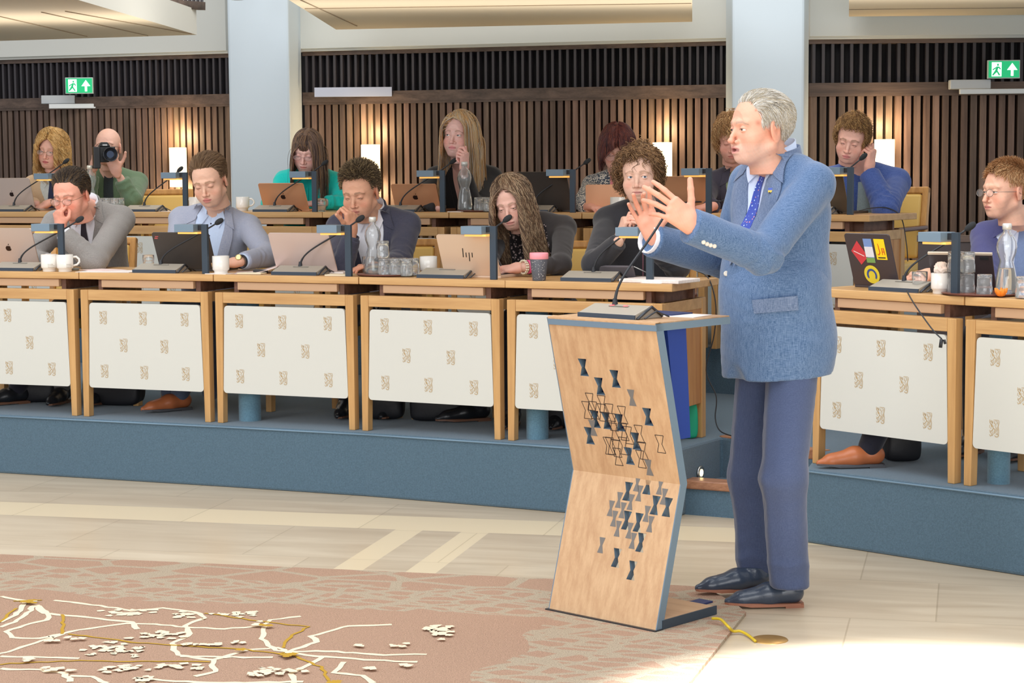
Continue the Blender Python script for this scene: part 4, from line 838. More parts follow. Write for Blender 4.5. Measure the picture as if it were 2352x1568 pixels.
# ------------------------------------------------------------------ lectern
LX, LY = .123, 6.56; LA = math.radians(-43.5); LW = .475
LM_ = Matrix.Translation((LX, LY, .012)) @ Matrix.Rotation(LA, 4, 'Z')
lec = thing('lectern', 'tall folded oak lectern with bow-tie cut-outs in front of the speaker', 'lectern', (LX, LY, .012), LA)
LOAK = wood('lectern_oak', (210, 174, 134), (186, 146, 108), 2, .4, scale=12, contrast=.9, dist=0.05, along=.05); LOAKF = wood('lectern_oak_flat', (214, 176, 136), (190, 148, 110), 0, .4); EDG = mat('lectern_grey_edge', (112, 132, 148), .4, .2)
HH = 1.02; zf = .475; inset = .13; T_ = .028
# profile in local (y depth, z): bottom y=0, fold y=inset back, top y=0
import mathutils.geometry as mg
def bow(cx, cz, w_, h_, sh):   # bow-tie outline in (x,z) of the slab face, sheared
    hw, hh, wa = w_/2, h_/2, w_*.19
    pts = [(-hw, -hh), (hw, -hh), (wa, 0), (hw, hh), (-hw, hh), (-wa, 0)]
    return [(cx+x+sh*z, cz+z) for x, z in pts]
def slab(name, z0, z1, y0, y1, holes, outlines, shallow):
    # face coordinates: (x, s) with s along the slope; triangulated with holes
    Ls = math.hypot(z1-z0, y1-y0); d = Vector((0, (y1-y0)/Ls, (z1-z0)/Ls)); n = Vector((0, -d.z, d.y)); o0 = Vector((0, y0, z0))
    outer = [(0, 0), (LW, 0), (LW, Ls), (0, Ls)]; polys = [[Vector((x, s, 0)) for x, s in outer]]+[[Vector((x, s, 0)) for x, s in h] for h in holes]
    tri = mg.tessellate_polygon(polys); flat = [p for pl in polys for p in pl]; m = MB()
    V0 = [o0+Vector((p.x, 0, 0))+d*p.y for p in flat]; V1 = [v-n*T_ for v in V0]
    N_ = len(V0); fs = []
    for t in tri:
        a, b, c = [V0[i] for i in t]
        if (b-a).cross(c-a).dot(n) > 0: t = t
        else: t = t[::-1]
        fs += [tuple(t), tuple(i+N_ for i in t[::-1])]
    m.add(V0+V1, fs); k = 0
    for h in polys:
        q = len(h); m.mi = 1 if k else 0; 
        m.add([V0[k+i] for i in range(q)]+[V1[k+i] for i in range(q)], [(i, (i+1) % q, q+(i+1) % q, q+i) for i in range(q)]); k += q
    m.mi = 2
    def patch(pl, off, outline=False):
        P3 = [o0+Vector((x, 0, 0))+d*s+n*off for x, s in pl]
        if not outline: m.add(P3, [tuple(range(len(P3)))])
        else:
            for i in range(len(P3)):
                a, b = P3[i], P3[(i+1) % len(P3)]; t = (b-a).normalized(); s_ = n.cross(t)*.0012
                m.add([a+s_, b+s_, b-s_, a-s_], [(0, 1, 2, 3)])
    for h in outlines: patch(h, .0006, True)
    m.mi = 3
    for h in shallow: patch(h, .0006)
    return m.build(name, [LOAK, EDG, mat('groove_dark', (52, 40, 36), .8), mat('shallow_pocket', (116, 112, 108), .7)], lec)
def face(px, py, up):   # pixel on the photo's lectern face -> slab coordinates (x,s)
    if up: y0, z0, y1, z1 = inset, zf, 0, HH
    else: y0, z0, y1, z1 = 0, 0, inset, zf
    Ls = math.hypot(z1-z0, y1-y0); d = Vector((0, (y1-y0)/Ls, (z1-z0)/Ls)); n = Vector((0, -d.z, d.y))
    dr = FW*FPX+RT*(px-1176)+UP*(784-py); Mi = LM_.inverted(); o = Mi @ CAM; v = Mi.to_3x3() @ dr
    o0 = Vector((0, y0, z0)); t = (o0-o).dot(n)/v.dot(n); h = o+v*t-o0; return h.x, h.dot(d)
def zz(l, sx=.5484, ox=1200, oy=640): return [(ox+x*sx, oy+y*sx) for x, y in l]
deepU = zz([(255, 371), (388, 419), (323, 450), (525, 578), (305, 588), (352, 594), (407, 602), (280, 657), (475, 680), (447, 742)])
shalU = zz([(458, 498), (295, 624)]) ; shalU += zz([(530, 790)])
outU = zz([(285, 515), (270, 550), (335, 525), (300, 550), (335, 560), (368, 560), (420, 570), (385, 640), (425, 640), (360, 700), (395, 710), (425, 700), (370, 700), (400, 745), (490, 650), (505, 720), (497, 755), (578, 692), (445, 655), (380, 600)])
deepL = zz([(440, 895), (524, 868), (555, 953), (606, 961), (435, 1016), (484, 1025), (495, 1109), (393, 1173), (458, 1226)])
shalL = zz([(480, 862), (576, 875), (592, 917), (489, 903), (404, 931), (453, 940), (370, 966), (419, 974), (384, 1009), (520, 989), (535, 1032), (399, 1051), (448, 1059), (462, 1102), (330, 1120)])
SH = .10
U = lambda l, w_, h_, sh, up: [bow(*face(x, y, up), w_, h_, sh) for x, y in l]
slab('upper_front_board', zf, HH, inset, 0, [], [], []) if False else None
slab('upper_front_board', zf, HH, inset, 0, U(deepU, .039, .062, 0, True), U(outU, .036, .062, 0, True), U(shalU, .032, .058, 0, True))
slab('lower_front_board', 0.004, zf, 0, inset, U(deepL, .036, .064, 0, False), [], U(shalL, .026, .054, 0, False))
for x0, x1 in ((LW, LW+.004), (-.004, 0)):
    m = MB()
    for (y0, z0, y1, z1) in ((0, 0.004, inset, zf), (inset, zf, 0, HH)):
        Ls = math.hypot(z1-z0, y1-y0); n = Vector((0, -(z1-z0)/Ls, (y1-y0)/Ls))
        a = Vector((0, y0, z0)); b = Vector((0, y1, z1)); m.hexa([(x0, a.y, a.z), (x1, a.y, a.z), (x1, a.y+.034, a.z), (x0, a.y+.034, a.z)], [(x0, b.y, b.z), (x1, b.y, b.z), (x1, b.y+.034, b.z), (x0, b.y+.034, b.z)])
    m.build('edge_strip', EDG, lec)
m = MB(); m.b2((0, 0, HH-.0), (LW, .40, HH+.004)); m.build('top_board', LOAKF, lec)
m = MB(); m.b2((0.001, 0.001, HH-.024), (LW+.004, .40, HH)); m.build('top_core', EDG, lec)
m = MB(); m.b2((.02, .03, .002), (LW, .32, .03)); m.build('foot_board', LOAKF, lec, bev=.002); m = MB(); m.b2((LW, .03, 0.001), (LW+.006, .325, .031)); m.build('foot_edge', DARK, lec); m = MB(); m.b2((-.01, -.012, -.004), (LW+.008, .03, .004)); m.build('base_plate', DARKER, lec)
# blue inner column of the lectern
m = MB(); m.hexa([(.05, .15, .60), (LW-.03, .15, .62), (LW-.03, .225, .62), (.05, .225, .60)], [(.05, .10, HH-.024), (LW-.03, .10, HH-.024), (LW-.03, .20, HH-.024), (.05, .20, HH-.024)]); m.build('blue_column', mat('royal_blue', (30, 56, 132), .45), lec)
m = MB(); m.b2((.30, .32, .0), (.36, .46, .006)); m.build('blue_tongue', mat('dark_navy', (42, 54, 100), .5), lec)
# things on the lectern
Lp = lambda x, y, z: LM_ @ Vector((x, y, z))
mic(Lp(.225, .045, HH+.004), LA, P(1528, 492, 6.62), 'gooseneck microphone with red lights on the lectern', stem0=-.03, red=True, scale=1.0, bend=.30)
m = MB(); m.b2((0, 0, 0), (.2, .14, .0015)); tag(m.build('speech_paper', PAP, loc=Lp(.25, .2, HH+.0045), rz=LA+.2), 'white speech paper on top of the lectern', 'paper')
m = MB(); m.b2((0, 0, 0), (.22, .12, .006)); tag(m.build('blue_folder', mat('dark_navy'), loc=Lp(.12, .25, HH+.0045), rz=LA), 'dark blue folder at the back of the lectern top', 'folder')
# floor socket and yellow cable
g = G(1768, 1469, 0); m = MB(); m.lathe([(0, .003), (.058, .003), (.06, 0)], 40); tag(m.build('floor_socket', mat('brass', (178, 138, 78), .35, .5), loc=g), 'round brass floor socket cover on the marble', 'floor socket')
cable([G(1636, 1420, .03), G(1655, 1422, .035), G(1672, 1438, .03), G(1684, 1449, .012), G(1700, 1449, .012), G(1718, 1458, .008), G(1735, 1472, .006)], .005, mat('yellow_cable', (206, 176, 40), .45), 'yellow cable running from the lectern foot to the floor socket')
# ------------------------------------------------------------------ smooth solid modelling (distance fields + surface nets)
class Vol:
    def __init__(s, lo, hi, res):
        s.lo = np.array(lo, np.float32); s.res = res; s.n = np.maximum(4, np.ceil((np.array(hi)-s.lo)/res).astype(int)+1)
        s.ax = [s.lo[i]+res*np.arange(s.n[i], dtype=np.float32) for i in range(3)]
        s.F = np.full(s.n, .2, np.float32); s.T = None
    def sl(s, lo, hi, pad):
        i0 = [int(max(0, math.floor((lo[k]-pad-s.lo[k])/s.res))) for k in range(3)]; i1 = [int(min(s.n[k], math.ceil((hi[k]+pad-s.lo[k])/s.res)+1)) for k in range(3)]
        if any(a >= b for a, b in zip(i0, i1)): return None, None
        S_ = tuple(slice(a, b) for a, b in zip(i0, i1))
        return S_, (s.ax[0][S_[0]][:, None, None], s.ax[1][S_[1]][None, :, None], s.ax[2][S_[2]][None, None, :])
    def comb(s, S_, d, k, op):
        a = s.F[S_]
        if op == 'u':
            if k > 0: h = np.clip(.5+.5*(a-d)/k, 0, 1); s.F[S_] = a*(1-h)+d*h-k*h*(1-h)
            else: s.F[S_] = np.minimum(a, d)
        elif op == 's':
            d = -d
            if k > 0: h = np.clip(.5-.5*(a-d)/k, 0, 1); s.F[S_] = a*(1-h)+d*h+k*h*(1-h)
            else: s.F[S_] = np.maximum(a, d)
    def cone(s, a, b, r1, r2, k=.01, op='u', sq=None):
        a = np.array(a, float); b = np.array(b, float); r = max(r1, r2)
        S_, g = s.sl(np.minimum(a, b)-r, np.maximum(a, b)+r, k+s.res*2.5)
        if S_ is None: return
        x, y, z = g; ba = b-a; L2 = max(1e-9, ba.dot(ba))
        t = np.clip(((x-a[0])*ba[0]+(y-a[1])*ba[1]+(z-a[2])*ba[2])/L2, 0, 1)
        d = np.sqrt((x-a[0]-t*ba[0])**2+(y-a[1]-t*ba[1])**2+(z-a[2]-t*ba[2])**2)-(r1+(r2-r1)*t)
        s.comb(S_, d, k, op)
    def ell(s, c, r, R=None, k=.01, op='u'):
        c = np.array(c, float); r = np.array(r, float); ext = r if R is None else np.abs(np.array(R)) @ r
        S_, g = s.sl(c-ext, c+ext, k+s.res*2.5)
        if S_ is None: return
        x, y, z = g[0]-c[0], g[1]-c[1], g[2]-c[2]
        if R is not None:
            R = np.array(R); x, y, z = (R[0, 0]*x+R[1, 0]*y+R[2, 0]*z, R[0, 1]*x+R[1, 1]*y+R[2, 1]*z, R[0, 2]*x+R[1, 2]*y+R[2, 2]*z)
        k0 = np.sqrt((x/r[0])**2+(y/r[1])**2+(z/r[2])**2)+1e-6; k1 = np.sqrt((x/r[0]**2)**2+(y/r[1]**2)**2+(z/r[2]**2)**2)+1e-6
        s.comb(S_, k0*(k0-1)/k1, k, op)
    def plane(s, p, n, k=0):   # cut away the side the normal points to
        n = np.array(n, float); n = n/np.linalg.norm(n); x, y, z = s.ax[0][:, None, None], s.ax[1][None, :, None], s.ax[2][None, None, :]
        d = (x-p[0])*n[0]+(y-p[1])*n[1]+(z-p[2])*n[2]
        s.comb((slice(None),)*3, -d, k, 's')
    def mesh(s):
        F = s.F; n = s.n; ins = F < 0
        c = np.zeros(n-1, np.uint8)
        for i in (0, 1):
            for j in (0, 1):
                for k in (0, 1): c += ins[i:n[0]-1+i, j:n[1]-1+j, k:n[2]-1+k]
        act = (c > 0) & (c < 8); idx = np.full(n-1, -1, np.int64); ii = np.argwhere(act); idx[act] = np.arange(len(ii))
        acc = np.zeros((len(ii), 3)); cnt = np.zeros(len(ii))
        co = [(i, j, k) for i in (0, 1) for j in (0, 1) for k in (0, 1)]
        val = {q: F[ii[:, 0]+q[0], ii[:, 1]+q[1], ii[:, 2]+q[2]] for q in co}
        for q in co:
            for a in range(3):
                if q[a] == 0:
                    p = list(q); p[a] = 1; p = tuple(p); v0, v1 = val[q], val[p]; m = (v0 < 0) != (v1 < 0)
                    t = v0/(v0-v1+1e-12); w_ = np.tile(np.array(q, float), (len(ii), 1)); w_[:, a] = t
                    acc[m] += w_[m]; cnt[m] += 1
        V = (ii+acc/np.maximum(cnt, 1)[:, None])*s.res+s.lo; Q = []
        for a in range(3):
            b, c_ = (a+1) % 3, (a+2) % 3; sl0 = [slice(None)]*3; sl1 = [slice(None)]*3; sl0[a] = slice(0, -1); sl1[a] = slice(1, None)
            A, B = ins[tuple(sl0)], ins[tuple(sl1)]; e = np.argwhere(A != B); e = e[(e[:, b] > 0) & (e[:, c_] > 0) & (e[:, b] < n[b]-1) & (e[:, c_] < n[c_]-1)]
            if not len(e): continue
            st = A[e[:, 0], e[:, 1], e[:, 2]]
            def at(db, dc): f = e.copy(); f[:, b] += db; f[:, c_] += dc; return idx[f[:, 0], f[:, 1], f[:, 2]]
            q = np.stack([at(-1, -1), at(0, -1), at(0, 0), at(-1, 0)], 1); q[~st] = q[~st][:, ::-1]; Q.append(q)
        Q = np.concatenate(Q); return V, Q[(Q >= 0).all(1)]
def fnoise(P_, sc, seed=0):
    r = np.random.RandomState(seed); o = np.zeros(len(P_))
    for i in range(6):
        d = r.normal(size=3); d /= np.linalg.norm(d); o += np.sin((P_@d)*sc*(1+.35*i)+r.uniform(0, 6.28))
    return o/6
def frame(yaw, pitch=0, roll=0):
    """columns: person's left (x), face direction (y), up (z). yaw 0 faces the camera (-Y)"""
    R = Matrix.Rotation(yaw, 3, 'Z') @ Matrix.Rotation(math.pi, 3, 'Z') @ Matrix.Rotation(-pitch, 3, 'X') @ Matrix.Rotation(roll, 3, 'Y')
    return np.array(R)
# in the head frame: +x is the PERSON'S RIGHT... (x axis after the half turn points to the viewer's left)

# ------------------------------------------------------------------ head
def head_mesh(p, res=.0026):
    """p: dict of shape parameters. local frame: y forward, z up, origin between the eyes' height at head centre"""
    v = Vol((-.105, -.125, -.21), (.105, .145, .145), res); W = p.get('w', 1.0); J = p.get('jaw', 1.0); fem = p.get('fem', 0)
    v.ell((0, -.018, .040), (.076*W, .096, .084), k=.0)
    v.ell((0, .03, .012), (.064*W, .062, .078), k=.03)
    v.ell((0, .036, -.045), (.054*W*J, .050, .062), k=.03)
    v.ell((0, .052, -.088), (.034*J*W, .034, .024), k=.03)                       # chin
    for s in (1, -1):
        v.cone((s*.050*W*J, -.005, -.055), (s*.022, .060, -.092), .018*J, .014, k=.022)   # jaw line
        v.ell((s*.043*W, .058, -.034), (.022, .020, .018), k=.022)              # cheek bone
        v.ell((s*.036*W, .058, -.056), (.022, .020, .024), k=.02)
        v.cone((s*.012, .088, .022), (s*.045*W, .074, .022), .0075 if fem else .0095, .006, k=.014)   # brow
    v.ell((0, .080, -.066), (.026, .020, .022), k=.02)                           # muzzle
    for s in (1, -1): v.ell((s*.031*W, .101, .001), (.0165, .016, .0115), k=.012, op='s')   # sockets
    nl = p.get('nose', 1.0)
    v.cone((0, .084, .012), (0, .094+.010*nl, -.022), .0062, .0085, k=.010)
    v.ell((0, .100+.010*nl, -.036), (.0105*p.get('nw', 1), .0105, .0095), k=.007)
    for s in (1, -1):
        v.ell((s*.0125*p.get('nw', 1), .094, -.040), (.0075, .010, .0075), k=.005)
        v.ell((s*.0068, .101+.004*nl, -.0465), (.0035, .0050, .0035), k=.002, op='s')
    # mouth
    mo = p.get('mouth', 0.0); lz = -.0655; fl = p.get('lips', 1.0)
    v.ell((0, .0975, lz+.0055+mo*.3), (.019, .0070, .0048*fl), k=.005)
    v.ell((0, .0955, lz-.0062-mo*.7), (.0165, .0070, .0056*fl), k=.005)
    if mo > .001: v.ell((0, .103, lz-mo*.2), (.012, .018, .0015+mo*.55), k=.002, op='s')
    else:
        v.cone((-.022, .099, lz-.0015), (0, .1065, lz), .0014, .0016, k=.0022, op='s'); v.cone((.022, .099, lz-.0015), (0, .1065, lz), .0014, .0016, k=.0022, op='s')
    v.ell((0, .088, -.080), (.015, .006, .005), k=.006, op='s')                # under the lip
    if not fem: v.ell((0, .078, -.096), (.016, .014, .013), k=.012)
    # eyeballs' lids
    gz = p.get('lid', .35)   # 0 open .. 1 closed
    for s in (1, -1):
        e = np.array((s*.031*W, .077, .001))
        S_, g = v.sl(e-.016, e+.016, .006); x, y, z = g[0]-e[0], g[1]-e[1], g[2]-e[2]
        sp_ = np.sqrt(x*x+y*y+z*z)-.0142
        up = .0052*(1-gz)-.0045*gz - .18*np.abs(x)*0 - 9*x*x; lo_ = -.0052+7*x*x
        if gz > .97: opening = np.full_like(sp_, 1.)
        else: opening = np.maximum(z-up, lo_-z)
        lid = np.maximum(sp_, -opening-.0)   # keep shell outside the opening
        lid = np.maximum(lid, -(y-.0))
        v.comb(S_, lid, .0022, 'u')
        inn = np.sqrt(x*x+y*y+z*z)-.0118; v.comb(S_, np.maximum(inn, np.maximum(opening, -y)), .0, 's')
    # ears
    for s in (1, -1):
        Re = np.array(Matrix.Rotation(s*math.radians(-22), 3, 'Z') @ Matrix.Rotation(math.radians(-12), 3, 'X'))
        c = np.array((s*.0765*W, -.012, -.006)); ax = Re@np.array((0, 1, 0)); up = Re@np.array((0, 0, 1)); ox = Re@np.array((s, 0, 0))
        es = p.get('ear', 1.0); v.ell(c, (.0085, .0195*es, .033*es), R=Re, k=.006)
        v.ell(c+ox*.0105+up*.005*es+ax*.001, (.0085, .0125*es, .020*es), R=Re, k=.003, op='s')
        v.ell(c+ox*.004+up*.002-ax*-.006, (.004, .005*es, .012*es), R=Re, k=.003); v.ell(c+ox*.009-up*.002+ax*.006, (.006, .005, .007), R=Re, k=.003, op='s')
        v.ell(c-up*.025*es+ax*.004, (.0065, .010, .010), R=Re, k=.006)
    # neck
    nk = p.get('neck', 1.0)
    v.cone((0, -.022, -.04), (0, -.042, -.20), .050*nk, .056*nk, k=.025)
    v.plane((0, 0, -.150), (0, 0, -1))
    V, F = v.mesh()
    return V, F
def skin_colour(V, p):
    base = np.array(lin(p.get('skin', (226, 176, 150)))); col = np.tile(base, (len(V), 1)); x, y, z = V[:, 0]/p.get('w', 1), V[:, 1], V[:, 2]
    def mixc(m, c, k=1.0):
        nonlocal col
        m = np.clip(m*k, 0, 1)[:, None]; col = col*(1-m)+np.array(c)*m
    g = lambda cx, cy, cz, rx, ry, rz: np.exp(-(((np.abs(x)-cx)/rx)**2+((y-cy)/ry)**2+((z-cz)/rz)**2))
    red = base*np.array((1.02, .68, .62))
    mixc(g(.040, .07, -.035, .02, .03, .02), red, .55*p.get('blush', 1)); mixc(g(0, .11, -.036, .012, .02, .012), red, .45); mixc(g(.08, -.01, 0, .012, .03, .04), red, .5)
    mixc(g(.031, .088, .0, .014, .02, .009), base*np.array((.86, .70, .68)), .5)
    lz = -.0655; lip = np.array(lin(p.get('lipc', (206, 128, 118)))); mo = p.get('mouth', 0)
    hw = .024; zz_ = (z-lz)
    m = np.clip((1-(np.abs(x)/hw)**2)*.0098*p.get('lips', 1)-np.abs(zz_+mo*.2)+mo*.5, -.002, .002)/.004+.5; m *= (y > .082) & (np.abs(x) < hw)
    mixc(m, lip, .85); mixc((np.abs(zz_+mo*.2) < .0016+mo*.5) & (np.abs(x) < .0215) & (y > .08) & (y < .1035 if mo == 0 else y < .106), lip*np.array((.35, .25, .25)), .75)
    # brows
    bc = np.array(lin(p.get('brow', (120, 84, 56)))); bx = np.abs(x); bz = .0235+.10*(bx-.014)-2.6*np.maximum(0, bx-.034)**1*.25
    th = .0042-.045*np.maximum(0, bx-.02); m = (bx > .011) & (bx < .052) & (np.abs(z-bz) < np.maximum(.0014, th)) & (y > .06)
    mixc(m.astype(float), bc, p.get('browk', .75))
    # lash line
    if 'lash' in p or True:
        gz = p.get('lid', .35); up = .0052*(1-gz)-.0045*gz; ex = np.abs(x)-.031; m = (np.abs(ex) < .014) & (np.abs(z-.001-(up-9*ex*ex)) < .0013) & (y > .084)
        mixc(m.astype(float), np.array(lin((70, 44, 36))), .8)
    sb = p.get('stubble')
    if sb:
        m = ((z < -.045) & (y > -.01)).astype(float)*np.clip((-.040-z)/.02, 0, 1)*np.clip((y+.015)/.03, 0, 1); m *= 1-np.exp(-((x/.02)**2+((z-lz)/.008)**2)); m *= np.clip((z+.135)/.02, 0, 1)
        up2 = (np.abs(x) < .028) & (z < -.047) & (z > -.060) & (y > .08); m = np.maximum(m, up2*.8)
        nz_ = .75+.5*fnoise(V, 900, 3); mixc(m*nz_, np.array(lin(sb[0])), sb[1])
    col *= (1+.05*fnoise(V, 160, 5)+.04*fnoise(V, 420, 9))[:, None]
    if p.get('mole'):
        for (mx_, my_, mz_, r_) in p['mole']: mixc(np.exp(-(((V[:, 0]-mx_)/r_)**2+((V[:, 1]-my_)/r_)**2+((V[:, 2]-mz_)/r_)**2)), base*np.array((.6, .35, .3)), .8)
    return np.clip(col, 0, 1)
SKIN = mat('skin', (226, 176, 150), .5, vcol=True, bump=.15, bscale=600, spec=.35, sss=.12)
HAIRM = mat('hair_strands', (120, 90, 60), .45, vcol=True, spec=.4)
FAB = {}
def eye(parent, c, R, gaze, iris, W, sc_):
    V = []; F = []; n, k = 24, 16; r_ = .0119
    g = Vector(gaze).normalized(); q = g.to_track_quat('Z', 'Y').to_matrix(); col = []
    for i in range(k+1):
        t = math.pi*i/k
        for j in range(n):
            a = 2*math.pi*j/n; V.append(np.array(q @ Vector((math.sin(t)*math.cos(a), math.sin(t)*math.sin(a), math.cos(t))))*r_)
            col.append(lin((20, 16, 16)) if t < .21 else (lin(iris) if t < .50 else lin((232, 226, 220))))
    for i in range(k):
        for j in range(n): F.append((i*n+j, (i+1)*n+j, (i+1)*n+(j+1) % n, i*n+(j+1) % n))
    V = (np.array(V)+c)*sc_[0] @ R.T+sc_[1]
    return npmesh('eye', V, F, mat('eyeball', (230, 226, 220), .08, vcol=True, spec=.6), parent, col=np.array(col))
# ------------------------------------------------------------------ hair
def tubes(paths, r0, r1, cols, n=3):
    """paths: (N,K,3) -> triangular tubes"""
    N, K, _ = paths.shape; T = np.gradient(paths, axis=1); T /= np.linalg.norm(T, axis=2, keepdims=True)+1e-9
    ref = np.array((.31, .87, .38)); A = np.cross(T, ref); A /= np.linalg.norm(A, axis=2, keepdims=True)+1e-9; B = np.cross(T, A)
    r = np.asarray(r0)[:, None]*(1-(np.linspace(0, 1, K)**2)[None, :])+np.asarray(r1)[:, None]*(np.linspace(0, 1, K)**2)[None, :]
    V = np.stack([paths+(A*math.cos(2*math.pi*j/n)+B*math.sin(2*math.pi*j/n))*r[..., None] for j in range(n)], 2)   # N,K,n,3
    idx = np.arange(N*K*n).reshape(N, K, n); F = []
    for j in range(n): F.append(np.stack([idx[:, :-1, j], idx[:, :-1, (j+1) % n], idx[:, 1:, (j+1) % n], idx[:, 1:, j]], -1).reshape(-1, 4))
    C_ = np.repeat(cols[:, None, :], K*n, 1).reshape(-1, 3); return V.reshape(-1, 3), np.concatenate(F), C_
def scalp(W, th):   # the cranium used as root surface
    return np.array((0, -.018, .040)), np.array((.076*W+th, .096+th, .084+th))
def hair_mesh(h, W, seed=1):
    """h: style dict -> V,F,col in head space.
    keys: n strands, len, dir field style, curl, amp, hairline (front z, temple), col list, back length"""
    rs = np.random.RandomState(seed); c, r = scalp(W, .002); st = h['style']; n = h.get('n', 1600)
    # candidate roots on ellipsoid
    d = rs.normal(size=(n*6, 3)); d /= np.linalg.norm(d, axis=1, keepdims=True); P_ = c+d*r
    x, y, z = P_[:, 0], P_[:, 1], P_[:, 2]
    fz = h.get('front', .085); tz = h.get('temple', .03); bz = h.get('nape', -.055)
    EZ = h.get('ear', .030 if st in ('short', 'spiky') else -.005)
    yy = np.clip((y+.02)/.09, -1, 1)    # -1 back .. 1 front
    lim = np.where(y > .035, fz-(fz-tz)*np.clip((np.abs(x)/W-h.get('corner', .045))/.03, 0, 1), (EZ+(bz-EZ)*np.clip((-.030-y)/.028, 0, 1)))
    if h.get('bald'): lim = lim+.2
    ok = z > lim+rs.normal(size=len(z))*.002; P_ = P_[ok][:n]
    if st == 'long':
        px_ = h.get('part', 0)+rs.normal(size=n//6)*.010; yy_ = rs.uniform(-.06, .07, n//6); zz_ = c[2]+r[2]*np.sqrt(np.maximum(0, 1-(px_/r[0])**2-((yy_-c[1])/r[1])**2)); P_ = np.concatenate([P_, np.stack([px_, yy_, zz_], 1)])
    N = len(P_); d = (P_-c)/r**2; d /= np.linalg.norm(d, axis=1, keepdims=True)
    L_ = h['len']*(1+rs.uniform(-.25, .25, N)); K = h.get('k', 6)
    x, y, z = P_[:, 0], P_[:, 1], P_[:, 2]; sgn = np.where(x > h.get('part', 0), 1., -1.)
    top = np.maximum(np.clip((z-.055)/.04, 0, 1), np.clip((y-.02)/.03, 0, 1)*np.clip((z-.045)/.02, 0, 1)); back = np.clip((-y)/.06, 0, 1)
    if st == 'short':      # combed: comb vector plus lift
        cv = np.array(h.get('comb', (0, .6, -.1))); tang = cv-d*(d@cv)[:, None]; down = np.array((0, -.25, -1.))-d*(d@np.array((0, -.25, -1.)))[:, None]
        g = tang*top[:, None]+down*(1-top)[:, None]; D0 = g/(np.linalg.norm(g, axis=1, keepdims=True)+1e-6)+d*h.get('lift', .5)*(.35+.65*top)[:, None]
        L_ = L_*(h.get('side', .4)+(1-h.get('side', .4))*top); grav = .0
    elif st == 'spiky':
        cv = np.array(h.get('comb', (0, .5, 0))); D0 = d+cv*.35; L_ = L_*(.35+.65*top); D0 += rs.normal(size=D0.shape)*.35; grav = 0
    elif st == 'curly':
        D0 = d*h.get('lift', .55)+rs.normal(size=d.shape)*.25+np.array(h.get('gdir', (0, 0, -1.)))*.35; grav = .6
    else:                   # long
        out = np.stack([sgn*.8, np.where(y > 0, .10, -.5), -.35+0*x], 1); tang = out-d*(np.sum(d*out, 1))[:, None]; D0 = tang/(np.linalg.norm(tang, axis=1, keepdims=True)+1e-6)+d*h.get('lift', .25); grav = 1.0
    D0 /= np.linalg.norm(D0, axis=1, keepdims=True)+1e-9
    paths = np.zeros((N, K, 3)); paths[:, 0] = P_; pos = P_.copy(); dr = D0.copy(); stp = L_/(K-1)
    G_ = np.array(h.get('gdir', (0, 0, -1.))); G_ = G_/np.linalg.norm(G_); rad = r+h.get('puff', .010)
    for i in range(1, K):
        pos = pos+dr*stp[:, None]; q = (pos-c)/rad; l_ = np.linalg.norm(q, axis=1); low = pos[:, 2] < -.02
        inside = (l_ < 1)
        if st in ('long', 'bob'):
            pos[inside] = c+(q[inside]/l_[inside][:, None])*rad
            # keep off the face and neck: cylinder
            hx = np.array(h.get('wall', (.082, .09))); q2 = np.stack([pos[:, 0]/hx[0], (pos[:, 1]+.01)/hx[1]], 1); l2 = np.linalg.norm(q2, axis=1); m = (pos[:, 2] < .03) & (l2 < 1)
            sc2 = 1/np.maximum(l2[m], .2); pos[m, 0] *= sc2; pos[m, 1] = (pos[m, 1]+.01)*sc2-.01
            tx = h.get('fx', .062)*np.sqrt(np.clip((h.get('fz', .07)+.02-pos[:, 2])/.055, 0, 1))
            fr = (pos[:, 1] > h.get('fy', .035)) & (np.abs(pos[:, 0]) < tx)
            pos[fr, 0] = np.sign(pos[fr, 0]+1e-6)*tx[fr]*1.02
            if h.get('shoulder'):
                sz, sr = h['shoulder']; m = pos[:, 2] < sz-.35*np.maximum(0, np.abs(pos[:, 0])-sr)
                pos[m, 1] += .0*1; 
            g_ = dr*.55+G_*.55
        elif st == 'curly':
            pos[inside] = c+(q[inside]/l_[inside][:, None])*rad; g_ = dr*.8+G_*grav*.45+rs.normal(size=dr.shape)*.06
        else:
            pos[inside] = c+(q[inside]/l_[inside][:, None])*(rad); g_ = dr+np.array((0, 0, -.12))
        dr = g_/(np.linalg.norm(g_, axis=1, keepdims=True)+1e-9); paths[:, i] = pos
    if h.get('bangs'):      # fringe: extra strands from the front top falling over the forehead
        nb = h['bangs']; bx = rs.uniform(-.055, .055, nb)*W; a = bx/(.076*W); p0 = np.stack([bx*.6, np.full(nb, .045)+rs.uniform(-.02, .01, nb), np.full(nb, .115)], 1)
        zb = h.get('bz', .035)+rs.uniform(-.008, .010, nb); t = np.linspace(0, 1, K)[None, :, None]
        p2 = np.stack([bx*1.08, .092-18*bx**2*.8, zb], 1); p1 = np.stack([bx*.85, np.full(nb, .100)-12*bx**2, np.full(nb, .095)], 1)
        bp = p0[:, None]*(1-t)**2+2*p1[:, None]*t*(1-t)+p2[:, None]*t*t; paths = np.concatenate([paths, bp]); N += nb
    amp = h.get('amp', 0)
